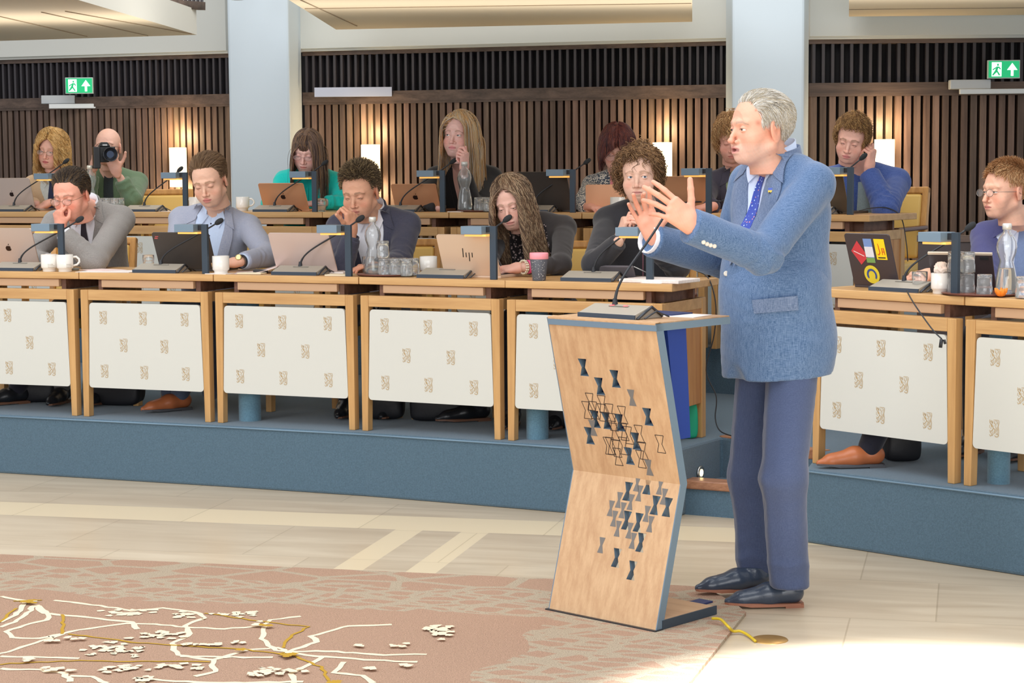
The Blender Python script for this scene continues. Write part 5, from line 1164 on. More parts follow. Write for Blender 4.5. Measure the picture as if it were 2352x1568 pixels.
    if amp:
        t = np.linspace(0, 1, K)[None, :]; ncl = h.get('clump', 60); sd_ = paths[rs.randint(0, N, ncl), 0]; ci = np.argmin(((paths[:, None, 0]-sd_[None])**2).sum(-1), 1)
        ph = (rs.uniform(0, 6.28, ncl)[ci]+rs.normal(size=N)*.28)[:, None]
        fr_ = h.get('freq', 3)*(1+.25*rs.uniform(-1, 1, ncl)[ci])[:, None]; A_ = amp*(np.minimum(1, t*3))
        w1 = np.cos(6.283*fr_*t+ph)*A_; w2 = np.sin(6.283*fr_*t+ph)*A_
        paths[..., 0] += w1; paths[..., 1] += w2*.8; paths[..., 2] += w1*.25
    cols = np.array([lin(k_) for k_ in h['col']]); ci = rs.randint(0, len(cols), N); cc = cols[ci]*(rs.uniform(.75, 1.2, N)[:, None])
    rr = h.get('r', .0013)*rs.uniform(.7, 1.3, N); V1, F1, C1 = tubes(paths, rr, rr*h.get('tip', .35), cc)
    # under-shell so that no scalp shows
    if not h.get('noshell'):
        th = h.get('shell', .004); v = Vol((-.12, -.14, -.12), (.12, .12, .16), .004); v.ell(c, r+th, k=0)
        X, Y, Z = v.ax[0][:, None, None], v.ax[1][None, :, None], v.ax[2][None, None, :]
        ax_ = np.abs(X)/W
        lim = np.where(Y > .035, fz-(fz-tz)*np.clip((ax_-h.get('corner', .045))/.03, 0, 1), EZ+(bz-EZ)*np.clip((-.030-Y)/.028, 0, 1)+0*Z)
        v.comb((slice(None),)*3, (Z-lim-.003)*.7+0*X, .004, 's'); 
        v.F = np.maximum(v.F, -(Z-lim-.003)*.7)
        V2, F2 = v.mesh(); nrm = (V2-c)/r**2; nrm /= np.linalg.norm(nrm, axis=1, keepdims=True); V2 = V2+nrm*(h.get('snoise', .0015)*fnoise(V2, 260, 2))[:, None]
        C2 = np.tile(cols.mean(0)*h.get('shellk', .75), (len(V2), 1)); o = len(V1); V1 = np.concatenate([V1, V2]); F1 = np.concatenate([F1, F2+o]); C1 = np.concatenate([C1, C2])
    return V1, F1, C1
# ------------------------------------------------------------------ hands
FL_ = {'i': (.044, .026, .021), 'm': (.048, .030, .022), 'r': (.044, .028, .022), 'p': (.034, .021, .019)}
def hand_prims(W_, d, n, right, curls, thumb, s=1.0, spread=0.0):
    """returns list of (a,b,r1,r2,k). W_ wrist, d direction of the hand, n palm normal (the way the palm faces)"""
    W_ = np.array(W_, float); d = np.array(d, float); d /= np.linalg.norm(d); n = np.array(n, float); n -= d*n.dot(d); n /= np.linalg.norm(n)
    t = np.cross(d, n)*(1 if right else -1); out = []; tips = []
    kn = {'i': (.092, .030), 'm': (.096, .0105), 'r': (.090, -.0095), 'p': (.080, -.0285)}
    for k_, (L_, o_) in kn.items():
        K_ = W_+(d*L_+t*o_)*s; out.append((W_+(d*.012+t*o_*.62)*s, K_-n*.001*s, .0165*s, .0125*s if k_ != 'p' else .011*s, .012))
    out.append((W_+(d*.03+t*.012)*s+n*.004*s, W_+(d*.062-t*.004)*s+n*.004*s, .021*s, .019*s, .012))
    out.append((W_+(d*.015+t*.018)*s+n*.006*s, W_+(d*.05+t*.034)*s+n*.008*s, .017*s, .013*s, .012))     # thenar
    out.append((W_-d*.015*s, W_+d*.02*s, .025*s, .025*s, .02))
    for j, k_ in enumerate('imrp'):
        L_, o_ = kn[k_]; p_ = W_+(d*L_+t*o_)*s; c_ = curls[j]; sp_ = (c_[3] if len(c_) > 3 else 0)+spread*(1.5-j)
        rr = {'i': .0092, 'm': .0095, 'r': .009, 'p': .0078}[k_]; dd = d*math.cos(sp_)+t*math.sin(sp_); ang = 0
        for q in range(3):
            ang += math.radians(c_[q]); v_ = dd*math.cos(ang)+n*math.sin(ang); e_ = p_+v_*FL_[k_][q]*s
            r1 = rr*(1-.09*q)*s; r2 = rr*(1-.09*(q+1))*s; out.append((p_, e_, r1*1.03, r2, .0022)); p_ = e_
        tips.append((p_, v_))
    p_ = W_+(d*.034+t*.032)*s+n*.006*s; TL = (.036, .034, .028); rr = (.0125, .0108, .0098, .0085)
    for q in range(3):
        v_ = d*thumb[q][0]+t*thumb[q][1]+n*thumb[q][2]; v_ = v_/np.linalg.norm(v_); e_ = p_+v_*TL[q]*s; out.append((p_, e_, rr[q]*s, rr[q+1]*s, .004 if q else .010)); p_ = e_
    tips.append((p_, v_)); return out
def run_prims(prims, res=.0026, pad=.012):
    P_ = np.array([np.concatenate([a, b]) for a, b, *_ in prims]); r = max(q[2] for q in prims)+pad
    lo = np.minimum(P_[:, :3].min(0), P_[:, 3:].min(0))-r; hi = np.maximum(P_[:, :3].max(0), P_[:, 3:].max(0))+r; v = Vol(lo, hi, res)
    for a, b, r1, r2, k in prims: v.cone(a, b, r1, r2, k=k)
    return v.mesh()
# ------------------------------------------------------------------ cloth materials
def fabric(name, col, col2=None, scale=900, rough=.85, sheen=.25, weave=.12, pat=None):
    if name in _M: return _M[name]
    m = bpy.data.materials.new(name); m.use_nodes = True; nt = m.node_tree; N = nt.nodes; L = nt.links; b = N['Principled BSDF']
    tc = N.new('ShaderNodeTexCoord'); outs = []
    for sc3 in ((1, 1, .06), (.06, 1, 1)):
        mp = N.new('ShaderNodeMapping'); mp.inputs['Scale'].default_value = sc3; L.new(tc.outputs['Object'], mp.inputs['Vector'])
        n = N.new('ShaderNodeTexNoise'); n.inputs['Scale'].default_value = scale*.75; n.inputs['Detail'].default_value = 3; L.new(mp.outputs[0], n.inputs['Vector']); outs.append(n.outputs[0])
    ad = N.new('ShaderNodeMath'); ad.operation = 'ADD'; L.new(outs[0], ad.inputs[0]); L.new(outs[1], ad.inputs[1])
    mr = N.new('ShaderNodeMapRange'); mr.inputs[1].default_value = .75; mr.inputs[2].default_value = 1.25; mr.inputs[3].default_value = 0; mr.inputs[4].default_value = 1; L.new(ad.outputs[0], mr.inputs[0])
    mx = N.new('ShaderNodeMix'); mx.data_type = 'RGBA'; L.new(mr.outputs[0], mx.inputs[0])
    c = np.array(lin(col)); c1 = tuple(np.clip(c*(1-weave), 0, 1)); c2 = tuple(np.clip(np.array(lin(col2)) if col2 else c*(1+weave*1.6), 0, 1))
    mx.inputs[6].default_value = c1+(1,); mx.inputs[7].default_value = c2+(1,); src = mx.outputs[2]
    if pat == 'tweed':
        v = N.new('ShaderNodeTexVoronoi'); v.inputs['Scale'].default_value = 110; L.new(tc.outputs['Object'], v.inputs['Vector'])
        r = N.new('ShaderNodeValToRGB'); e = r.color_ramp.elements; e[0].position = .3; e[1].position = .62; e[0].color = lin((238, 230, 214))+(1,); e[1].color = lin((70, 82, 96))+(1,); L.new(v.outputs['Distance'], r.inputs[0]); src = r.outputs[0]
    if pat == 'sequins':
        v = N.new('ShaderNodeTexVoronoi'); v.inputs['Scale'].default_value = 85; L.new(tc.outputs['Object'], v.inputs['Vector']); n = N.new('ShaderNodeTexNoise'); n.inputs['Scale'].default_value = 40; L.new(tc.outputs['Object'], n.inputs['Vector'])
        r = N.new('ShaderNodeValToRGB'); e = r.color_ramp.elements; e[0].position = .12; e[1].position = .22; e[0].color = lin((200, 180, 176))+(1,); e[1].color = lin(col)+(1,)
        mm = N.new('ShaderNodeMath'); mm.operation = 'MULTIPLY'; L.new(v.outputs['Distance'], mm.inputs[0]); L.new(n.outputs[0], mm.inputs[1]); L.new(mm.outputs[0], r.inputs[0]); src = r.outputs[0]
    if pat == 'dots':
        v = N.new('ShaderNodeTexVoronoi'); v.inputs['Scale'].default_value = 90; v.inputs['Randomness'].default_value = .5; L.new(tc.outputs['Object'], v.inputs['Vector'])
        r = N.new('ShaderNodeValToRGB'); e = r.color_ramp.elements; e[0].position = .2; e[1].position = .3; e[0].color = (1, 1, 1, 1); e[1].color = (0, 0, 0, 1); L.new(v.outputs['Distance'], r.inputs[0])
        r2 = N.new('ShaderNodeValToRGB'); r2.color_ramp.interpolation = 'CONSTANT'; e = r2.color_ramp.elements; e[0].color = lin((226, 150, 140))+(1,); e[1].position = .4; e[1].color = lin((190, 214, 250))+(1,); L.new(v.outputs['Color'], r2.inputs[0])
        m2 = N.new('ShaderNodeMix'); m2.data_type = 'RGBA'; L.new(r.outputs[0], m2.inputs[0]); m2.inputs[6].default_value = lin(col)+(1,); L.new(r2.outputs[0], m2.inputs[7]); src = m2.outputs[2]
    L.new(src, b.inputs['Base Color']); b.inputs['Roughness'].default_value = rough; b.inputs['Sheen Weight'].default_value = sheen; b.inputs['Specular IOR Level'].default_value = .2
    bp = N.new('ShaderNodeBump'); bp.inputs['Strength'].default_value = .12; bp.inputs['Distance'].default_value = .001; L.new(ad.outputs[0], bp.inputs['Height']); L.new(bp.outputs[0], b.inputs['Normal'])
    _M[name] = m; return m
def vnormals(V, F):
    n = np.cross(V[F[:, 2]]-V[F[:, 0]], V[F[:, 3]]-V[F[:, 1]]); o = np.zeros_like(V)
    for k in range(4): np.add.at(o, F[:, k], n)
    return o/(np.linalg.norm(o, axis=1, keepdims=True)+1e-12)
def folds(V, F, amp, joints=(), seed=0):
    """cloth creases: soft ones everywhere, stronger rings near the elbows / knees / armpits"""
    n = vnormals(V, F); base = fnoise(V*np.array((1, 1, .45)), 26, seed)*.9+fnoise(V, 55, seed+1)*.35
    d = base*amp
    for (c, ax, rad, a, fr) in joints:
        r = V-np.array(c); dist = np.linalg.norm(r, axis=1); w_ = np.exp(-(dist/rad)**2); s_ = r@np.array(ax)+.05*fnoise(V, 16, seed+4)+.02*fnoise(V, 40, seed+8)
        d += w_*a*(.9-1.8*np.abs(np.sin(s_*fr*.6)))*np.clip(.45+1.3*fnoise(V, 14, seed+6), 0, 1)
    return V+n*d[:, None]
GLM = mat('lens_glass', (250, 250, 250), .02, alpha=.12, spec=.8)
def torso_volume(T, sw, k, res=.008, arms=None, grow=0, lowz=-.56, belly=0, slim=1.0):
    pts = [T(x, y, z) for x in (-sw-.12, sw+.12) for y in (-.22, .26) for z in (.10, lowz)]
    if arms:
        for a in arms: pts += [np.array(q)+e for q in a for e in (-.09, .09)]
    pts = np.array(pts); v = Vol(pts.min(0), pts.max(0), res); R = T.R; s_ = k
    for x in (-1, 1):
        v.ell(T(x*.070*s_, -.005, -.17*s_), ((.105*slim+grow)*s_, (.108+grow)*s_, .175*s_), R=R, k=.04)
        v.cone(T(x*.03*s_, -.01, -.02*s_), T(x*sw, -.012, -.075*s_), (.042+grow)*s_, (.055+grow)*s_, k=.035)
    v.ell(T(0, .01+belly*.35, -.38*s_), ((.158*slim+grow+belly*.3)*s_, (.118+grow+belly)*s_, .22*s_), R=R, k=.06)
    return v
class TF:
    def __init__(s, N, yaw, pitch, roll): s.N = np.array(N, float); s.R = frame(yaw, pitch, roll)
    def __call__(s, x, y, z): return s.N+s.R@np.array((x, y, z), float)
def to_bvh(V, F): return BVHTree.FromPolygons([tuple(q) for q in V], [tuple(q) for q in F.tolist()])
def patch(name, parent, bvh, T, left, right, mt, off=.003, th=.002, n=24, m=6, dirv=(0, 1, 0), smooth=True):
    """a thin cloth piece lofted between two (x,z) polylines in the torso frame and laid on the garment"""
    def samp(pl, n):
        pl = np.array(pl, float); d = np.r_[0, np.cumsum(np.linalg.norm(np.diff(pl, axis=0), axis=1))]; t = np.linspace(0, d[-1], n); return np.stack([np.interp(t, d, pl[:, 0]), np.interp(t, d, pl[:, 1])], 1)
    A, B = samp(left, n), samp(right, n); D = T.R@np.array(dirv, float); D /= np.linalg.norm(D); V0 = []; last = None
    for i in range(n):
        for j in range(m+1):
            x, z = A[i]*(1-j/m)+B[i]*(j/m)
            o = T(x, 0, z) if dirv == (0, 1, 0) else T.N+T.R@(np.array((0, 0, z))+np.cross(np.array(dirv), (0, 0, 1.))*-x)
            h = bvh.ray_cast(Vector(o+D*.5), Vector(-D))
            if h[0] is not None: p_ = np.array(h[0])+D*off*.4+np.array(h[1])*off*.6; last = (p_-o)@D
            else: p_ = o+D*(last if last is not None else .08)
            V0.append(p_)
    V0 = np.array(V0); g = V0.reshape(n, m+1, 3)
    for _ in range(2): g[1:-1] = (g[:-2]+2*g[1:-1]+g[2:])/4
    V0 = g.reshape(-1, 3); V1 = V0+D*th; K = len(V0); F = []
    for i in range(n-1):
        for j in range(m):
            a = i*(m+1)+j; F += [(a+K, a+1+K, a+m+2+K, a+m+1+K), (a, a+m+1, a+m+2, a+1)]
    for i in range(n-1):
        a = i*(m+1); F += [(a, a+K, a+m+1+K, a+m+1)]; a += m; F += [(a, a+m+1, a+m+1+K, a+K)]
    for j in range(m): F += [(j, j+1, j+1+K, j+K)]; a = (n-1)*(m+1)+j; F += [(a, a+K, a+1+K, a+1)]
    return npmesh(name, np.concatenate([V0, V1]), F, mt, parent, smooth=False)
def ring(name, parent, T, c, rx, ry, h0, h1, a0, a1, mt, th=.003, flare=.006, n=32, tilt=0.0):
    """collar: wall around the neck; angle 0 = front. h0(front)->h1(back) heights (bottom,top) pairs"""
    V = []
    for i in range(n+1):
        a = math.radians(a0+(a1-a0)*i/n); bk = (1-math.cos(a))/2
        b_ = h0[0]*(1-bk)+h1[0]*bk; t_ = h0[1]*(1-bk)+h1[1]*bk
        for (r_, z) in ((flare, b_), (flare*.3, (b_+t_)/2), (0, t_), (-th, t_), (-th, b_)):
            V.append(T(c[0]+(rx+r_)*math.sin(a), c[1]+(ry+r_)*math.cos(a)-tilt*z, c[2]+z))
    F = [(i*5+j, i*5+(j+1) % 5, i*5+5+(j+1) % 5, i*5+5+j) for i in range(n) for j in range(5)]
    return npmesh(name, V, F, mt, parent, smooth=True)
def disc(name, parent, p, nrm, r, h, mt):
    m = MB(); q = Vector(nrm).to_track_quat('Z', 'Y').to_matrix().to_4x4(); m.lathe([(r, 0), (r, h*.6), (r*.8, h), (r*.35, h*.75), (0, h*.75)], 14, M=Matrix.Translation(Vector(p)) @ q); return m.build(name, mt, parent)
def glasses(parent, R, off, s, mt=None, rx=.0235, rz=.0165, y=.113, w=1.0, z=-.003, r=.0011, rimless=False):
    m = MB(); mt = mt or mat('gold_frame', (150, 120, 96), .3, .7); X = lambda p_: tuple((R@np.array(p_))*s+off)
    for sg in (1, -1):
        cx = sg*.033*w; pts = [X((cx+rx*math.cos(t), y-.10*abs(cx+rx*math.cos(t))**1.0*.25-.0, z+rz*math.sin(t))) for t in np.linspace(0, 2*math.pi, 25)]; m.tube(pts, r*s, 5, caps=False)
        m.tube([X((sg*(.033*w+rx), y-.012, z+.004)), X((sg*.074*w, .085, z+.004)), X((sg*.083*w, .0, z+.002)), X((sg*.081*w, -.02, z-.008))], r*s, 5)
    m.tube([X((-.010, y, z+.003)), X((0, y+.003, z+.006)), X((.010, y, z+.003))], r*s, 5)
    g = m.build('glasses', mt, parent); m = MB()
    for sg in (1, -1):
        cx = sg*.033*w; vs = [X((cx+rx*math.cos(t), y-.025*abs(cx+rx*math.cos(t)), z+rz*math.sin(t))) for t in np.linspace(0, 2*math.pi, 24, endpoint=False)]; m.add(vs, [tuple(range(24))])
    m.build('lens', GLM, g)
def P3(t): return np.array(P(*t))
SHOEB = mat('black_leather', (34, 36, 40), .3, bump=.2, bscale=120)
def shoe(parent, p, yaw, mt, sole=None, s=1.0, z=0, name='shoe', pitch=0):
    """p: heel centre on the ground"""
    T = TF(p, yaw, 0, 0); v = Vol(np.array(p)-.33*s, np.array(p)+.33*s, .0045)
    if pitch: T.R = T.R @ np.array(Matrix.Rotation(pitch, 3, 'X'))
    v.cone(T(0, .02*s, .050*s), T(0, .11*s, .048*s), .037*s, .040*s, k=.02); v.cone(T(0, .11*s, .044*s), T(.004, .21*s, .030*s), .040*s, .030*s, k=.02); v.cone(T(.004, .205*s, .028*s), T(.006, .256*s, .022*s), .028*s, .014*s, k=.015)
    v.cone(T(0, .03*s, .06*s), T(0, .04*s, .095*s), .034*s, .033*s, k=.02); v.plane(T(0, 0, .012*s), T.R@np.array((0, 0, -1))); v.plane(T(0, 0, .092*s), T.R@np.array((0, 0, 1)))
    V, F = v.mesh(); o = npmesh(name, V, F, mt, parent)
    m = MB(); R_ = T.R; out = [(.030, .0), (.034, .05), (.036, .12), (.034, .18), (.027, .225), (.015, .258), (0, .268)]
    pl = [(-x, y) for x, y in out]+[(x, y) for x, y in out[::-1][1:]]; pl = [(-.016, -.014)]+pl+[(.016, -.014)]; n = len(pl)
    vs = [T(x*s*1.04, y*s, 0.006*s+.006*s*(y > .2)) for x, y in pl]+[T(x*s*1.04, y*s, .016*s+.004*s*(y > .2)) for x, y in pl]; m.add(vs, [tuple(range(n)), tuple(range(n, 2*n))[::-1]]+[(i, n+i, n+(i+1) % n, (i+1) % n) for i in range(n)])
    hl = [(-.03, -.012), (.03, -.012), (.034, .055), (-.034, .055)]; m.add([T(x*s, y*s, -.0) for x, y in hl]+[T(x*s, y*s, .012*s) for x, y in hl], [(3, 2, 1, 0), (4, 5, 6, 7), (0, 1, 5, 4), (1, 2, 6, 5), (2, 3, 7, 6), (3, 0, 4, 7)])
    m.build('sole', sole or mat('brown_sole', (120, 84, 64), .5), o)
    m = MB()
    for k in range(3):
        y = (.075+.017*k)*s; zt = (.088-.012*k)*s; m.tube([T(-.018*s, y, zt-.006), T(0, y+.004, zt), T(.018*s, y, zt-.006)], .0016*s, 5)
    m.build('laces', DARKER, o)
    return o
def person(label, hd, tor, arms, wear, hands, seated=True, floor=.305, chair_label=None, hres=.0026):
    """hd: dict(eye=(px,py,Y), yaw, pitch, roll, s, shape=dict, hair=dict, gaze, iris)"""
    R = frame(hd['yaw'], hd.get('pitch', 0), hd.get('roll', 0)); s = hd.get('s', 1.0); sh = hd['shape']; W = sh.get('w', 1)
    ee = list(hd['eye']); ee[2] += tor.get('dy', 0)*.8; off = P3(ee)-R@np.array((0, .088, 0))*s
    NN = list(tor['N']); NN[1] -= tor.get('up', 14); NN[2] += tor.get('dy', 0); T = TF(P3(NN), tor['yaw'], tor.get('pitch', .1), tor.get('roll', 0)); k = tor.get('k', 1.0); sw = tor.get('sw', .17)
    # ---- body (head, neck, chest, arms, hands): one mesh
    V, F = head_mesh(sh, hres); col = skin_colour(V, sh); Vs = [(V*s)@R.T+off]; Fs = [F]; Cs = [col]; o = len(V)
    base = np.array(lin(sh.get('skin', (226, 176, 150))))
    nb = (R@np.array((0, -.042, -.19)))*s+off; mid = T(0, -.02, -.03)
    v = torso_volume(T, sw-.01, k*.86, res=.010, arms=[[a['el'], a['wr']] for a in arms.values()] if arms else None, slim=tor.get('slim', 1))
    v.cone((R@np.array((0, -.028, -.09)))*s+off, mid, .053*s*sh.get('neck', 1), .060*k*min(1.0, sh.get('neck', 1)), k=.02)
    if tor.get('neckline'): v.cone(mid, T(0, .02, -.10), .055, .06, k=.03)
    for sd, a in arms.items():
        S_ = T((1 if sd == 'R' else -1)*sw, -.012, -.085*k); a['sh'] = S_; E, Wr = np.array(a['el']), np.array(a['wr'])
        v.cone(S_, E, .040*k, .034*k, k=.02); v.cone(E, Wr, .034*k, .024*k, k=.02)
    Vb, Fb = v.mesh(); Vs.append(Vb); Fs.append(Fb+o); Cs.append(np.tile(base, (len(Vb), 1))); o += len(Vb)
    for pr in hands:
        Vh, Fh = run_prims(pr, hres*1.0); n_ = vnormals(Vh, Fh); ch = np.tile(base*np.array((1.02, .95, .93)), (len(Vh), 1)); ch *= (1+.06*fnoise(Vh, 90, 3)+.04*fnoise(Vh, 300, 4))[:, None]
        tips = [q for q in pr if abs(q[3]) < .0085]
        for a_, b_, r1, r2, kk in tips:
            if r2 < .0072*1.2: w_ = np.exp(-(np.linalg.norm(Vh-b_, axis=1)/.012)**2)[:, None]; ch = ch*(1-w_*.35)+base*np.array((1.05, .72, .7))*w_*.35
        Vs.append(Vh); Fs.append(Fh+o); Cs.append(ch); o += len(Vh)
    body = npmesh('person', np.concatenate(Vs), np.concatenate(Fs), SKIN, col=np.clip(np.concatenate(Cs), 0, 1))
    tag(body, label, 'person')
    for sg in (1, -1): eye(body, np.array((sg*.031*W, .077, .001)), R, hd.get('gaze', (0, 1, 0)), hd.get('iris', (90, 110, 120)), W, (s, off))
    if hd.get('hair'):
        hh = dict(hd['hair']); 
        if 'gdir' not in hh: hh['gdir'] = tuple(R.T@np.array((0, 0, -1.)))
        Vh, Fh, Ch = hair_mesh(hh, W, seed=len(label)); npmesh('hair', (Vh*s)@R.T+off, Fh, HAIRM, body, col=np.clip(Ch, 0, 1))
    if hd.get('glasses'): glasses(body, R, off, s, **hd['glasses'])
    # ---- garment
    g = wear; cl = g.get('loose', .0); v = torso_volume(T, sw, k, res=g.get('res', .0075), arms=[[a['sh'], a['el'], a['wr']] for a in arms.values()], belly=g.get('belly', 0), slim=tor.get('slim', 1), grow=cl)
    vt = torso_volume(T, sw, k, res=.010, belly=g.get('belly', 0), slim=tor.get('slim', 1), grow=cl); Vt, Ft = vt.mesh(); bvh = to_bvh(Vt, Ft)
    js = []; cuffs = {}
    for sd, a in arms.items():
        S_, E, Wr = a['sh'], np.array(a['el']), np.array(a['wr']); ua = (E-S_)/np.linalg.norm(E-S_); fa = (Wr-E)/np.linalg.norm(Wr-E)
        ru, re, rw = g.get('arm', (.060, .054, .042)); e2 = Wr-fa*g.get('cuff', .015); cuffs[sd] = (e2, fa, rw*k)
        v.cone(S_, E, ru*k, re*k, k=.03); v.cone(E, e2, re*k, rw*k, k=.022); v.ell(E, (re*k,)*3, k=.01)
        js += [(E, ua, .10, g.get('fold', .006), 95), (E+fa*.08, fa, .07, g.get('fold', .006)*.7, 120), (S_+ua*.02, ua, .08, g.get('fold', .006)*.6, 60)]
        # flat sleeve end
        S2, gg = v.sl(e2-.075, e2+.075, 0); 
        if S2 is not None:
            x, y, z = gg; dd = (x-e2[0])*fa[0]+(y-e2[1])*fa[1]+(z-e2[2])*fa[2]; rr_ = np.sqrt(np.maximum(0, (x-e2[0])**2+(y-e2[1])**2+(z-e2[2])**2-dd**2)); m_ = rr_ < .07; F_ = v.F[S2]; v.F[S2] = np.where(m_ & (dd > -.0) & (dd < .08), np.maximum(F_, dd), F_)
    if g.get('neckcut', True):   # neck opening
        c0 = (R@np.array((0, -.03, -.12)))*s+off; v.cone(c0, T(0, .0, -.02), .052, .052, k=.006, op='s')
    if g.get('hem'): v.plane(T(0, 0, g['hem']), T.R@np.array((0, 0, -1)))
    V, F = v.mesh(); V = folds(V, F, g.get('amp', .0022), js, seed=len(label)); jk = npmesh(g['name'], V, F, g['mat'], body)
    SHM = g.get('shirt'); kz = k
    if SHM:
        vd = g.get('vdepth', -.34); vw = g.get('vw', .075)
        patch('shirt_front', body, bvh, T, [(-vw*.8, -.015), (-vw, -.07), (-vw*.55, vd*.6), (0, vd)], [(vw*.8, -.015), (vw, -.07), (vw*.55, vd*.6), (0.004, vd)], SHM, off=.004, th=.002)
        op = g.get('open', 0)
        ring('shirt_collar', body, T, (0, g.get('cy', -.004), 0), .064*k, .066*k, (-.045, .006+g.get('collar_up', 0)), (-.005, .056+g.get('collar_up', 0)), 14+op*20, 346-op*20, SHM, flare=.012)
        for sg in (1, -1):
            patch('collar_wing', body, bvh, T, [(sg*.055, .005), (sg*.012+sg*op*.02, -.035)], [(sg*.075, -.035), (sg*.045+sg*op*.012, -.085)], SHM, off=.011, th=.002, n=8, m=4)
    if g.get('tie'):
        patch('tie', body, bvh, T, [(-.017, -.03), (-.013, -.065), (-.024, -.18), (-.034, vd)], [(.017, -.03), (.013, -.065), (.024, -.18), (.034, vd)], g['tie'], off=.009, th=.003)
        m_ = MB(); 
    if g.get('lapel'):
        lm = g['lapel']; vd = g.get('vdepth', -.34); vw = g.get('vw', .075)
        for sg in (1, -1):
            patch('lapel', jk, bvh, T, [(sg*vw*.72, .005), (sg*vw*.98, -.07), (sg*vw*.55, vd*.6), (sg*.004, vd-.02)], [(sg*.105, -.02), (sg*.128, -.115), (sg*.105, vd*.55), (sg*.012, vd-.035)], lm, off=.007, th=.0035, n=26, m=7)
            patch('collar_leaf', jk, bvh, T, [(sg*.060, .028), (sg*.080, -.055)], [(sg*.098, .012), (sg*.128, -.085)], lm, off=.011, th=.003, n=8, m=5)
        ring('jacket_collar', jk, T, (0, g.get('cy', -.004)-.004, 0), .074*k, .078*k, (-.03, .008), (-.015, .044), 55, 305, lm, flare=.016)
    if g.get('buttons'):
        for (x, z) in g['buttons'][0]:
            h = bvh.ray_cast(Vector(T(x, .5, z)), Vector(-(T.R@np.array((0, 1, 0)))))
            if h[0] is not None: disc('button', body, h[0]+Vector(T.R@np.array((0, 1, 0)))*.006, T.R@np.array((0, 1, 0)), g['buttons'][2] if len(g['buttons']) > 2 else .005, .002, g['buttons'][1])
    for nm, L_, R_2, mt, of in g.get('patches', []): patch(nm, body, bvh, T, L_, R_2, mt, off=of)
    cm = g.get('cuffmat')
    if cm:
        for sd, (e2, fa, rw) in cuffs.items():
            if sd not in g.get('cuffsides', 'LR'): continue
            m_ = MB(); q = Vector(fa).to_track_quat('Z', 'Y').to_matrix().to_4x4(); m_.lathe([(rw*.80, -.03), (rw*.84, .018), (rw*.76, .018), (rw*.70, -.03)], 20, M=Matrix.Translation(Vector(e2)) @ q, closed=True); m_.build('shirt_cuff', cm, body)
    if seated:
        hip = T(0, -.04, -.50*k); hip[2] = floor+.52; fw = T.R@np.array((0, 1, 0)); fw[2] = 0; fw /= np.linalg.norm(fw); rt = np.cross(fw, (0, 0, 1.)); ly = g.get('legyaw', 0)
        fw2 = fw*math.cos(ly)+rt*math.sin(ly); pts = []; feet = []
        v = Vol(hip-np.array((.62, .62, .56)), hip+np.array((.62, .62, .16)), .013)
        v.ell(hip, (.17, .15, .11), k=.03)
        v.cone(hip, T(0, -.0, -.40*k), .13, .13, k=.05)
        for i, sg in enumerate((1, -1)):
            kf = g.get('knees', (.42, .42))[i]; kn = hip+fw2*kf+rt*sg*.11; kn[2] = floor+.50; ft = kn+fw2*g.get('feet', (.02, .02))[i]; ft[2] = floor+.09
            v.cone(hip+rt*sg*.09, kn, .085, .065, k=.03); v.cone(kn, ft, .062, .045, k=.02); feet.append((ft, fw2))
        V, F = v.mesh(); npmesh('trousers', folds(V, F, .003, seed=2), F, g.get('trousers', fabric('dark_trousers', (50, 52, 62))), body)
        if g.get('shoes', True):
            for i, (ft, f2) in enumerate(feet):
                p_ = ft-f2*.05; p_[2] = floor; shoe(body, p_, math.atan2(f2[0], -f2[1]), g.get('shoemat', SHOEB), s=1.0)
        a_ = hip-fw*.07; ca = g.get('chair_at')
        if ca: q_ = P(ca[0], 480, ca[1]); chair(q_.x, q_.y, floor, ca[2], chair_label)
        else: chair(a_[0], a_[1], floor, math.atan2(fw[0], -fw[1]), chair_label or label)
    return dict(o=body, T=T, R=R, off=off, s=s, bvh=bvh, cuffs=cuffs, jk=jk)
# ------------------------------------------------------------------ the people
def H(w_, d, n, right, curls, thumb, s=.95, spread=0): return hand_prims(P3(w_), d, n, right, curls, thumb, s, spread)
FIST = [(78, 92, 45)]*4; RELAX = [(18, 28, 18), (22, 30, 20), (28, 34, 20), (32, 36, 22)]; TYPE = [(22, 40, 25), (26, 44, 26), (28, 44, 26), (24, 40, 22)]
TH_IN = [(.6, .45, .6), (.75, -.25, .6), (.7, -.6, .3)]; TH_OUT = [(.55, .8, .2), (.7, .65, .1), (.85, .45, 0)]; TH_AL = [(.8, .45, .35), (.95, .15, .2), (1, .05, .1)]
WSHIRT = fabric('white_shirt', (236, 236, 242), weave=.03, rough=.7); LBLUE = fabric('light_blue_shirt', (198, 220, 250), weave=.04, rough=.7)
BTN = mat('dark_button', (50, 44, 60), .3); 
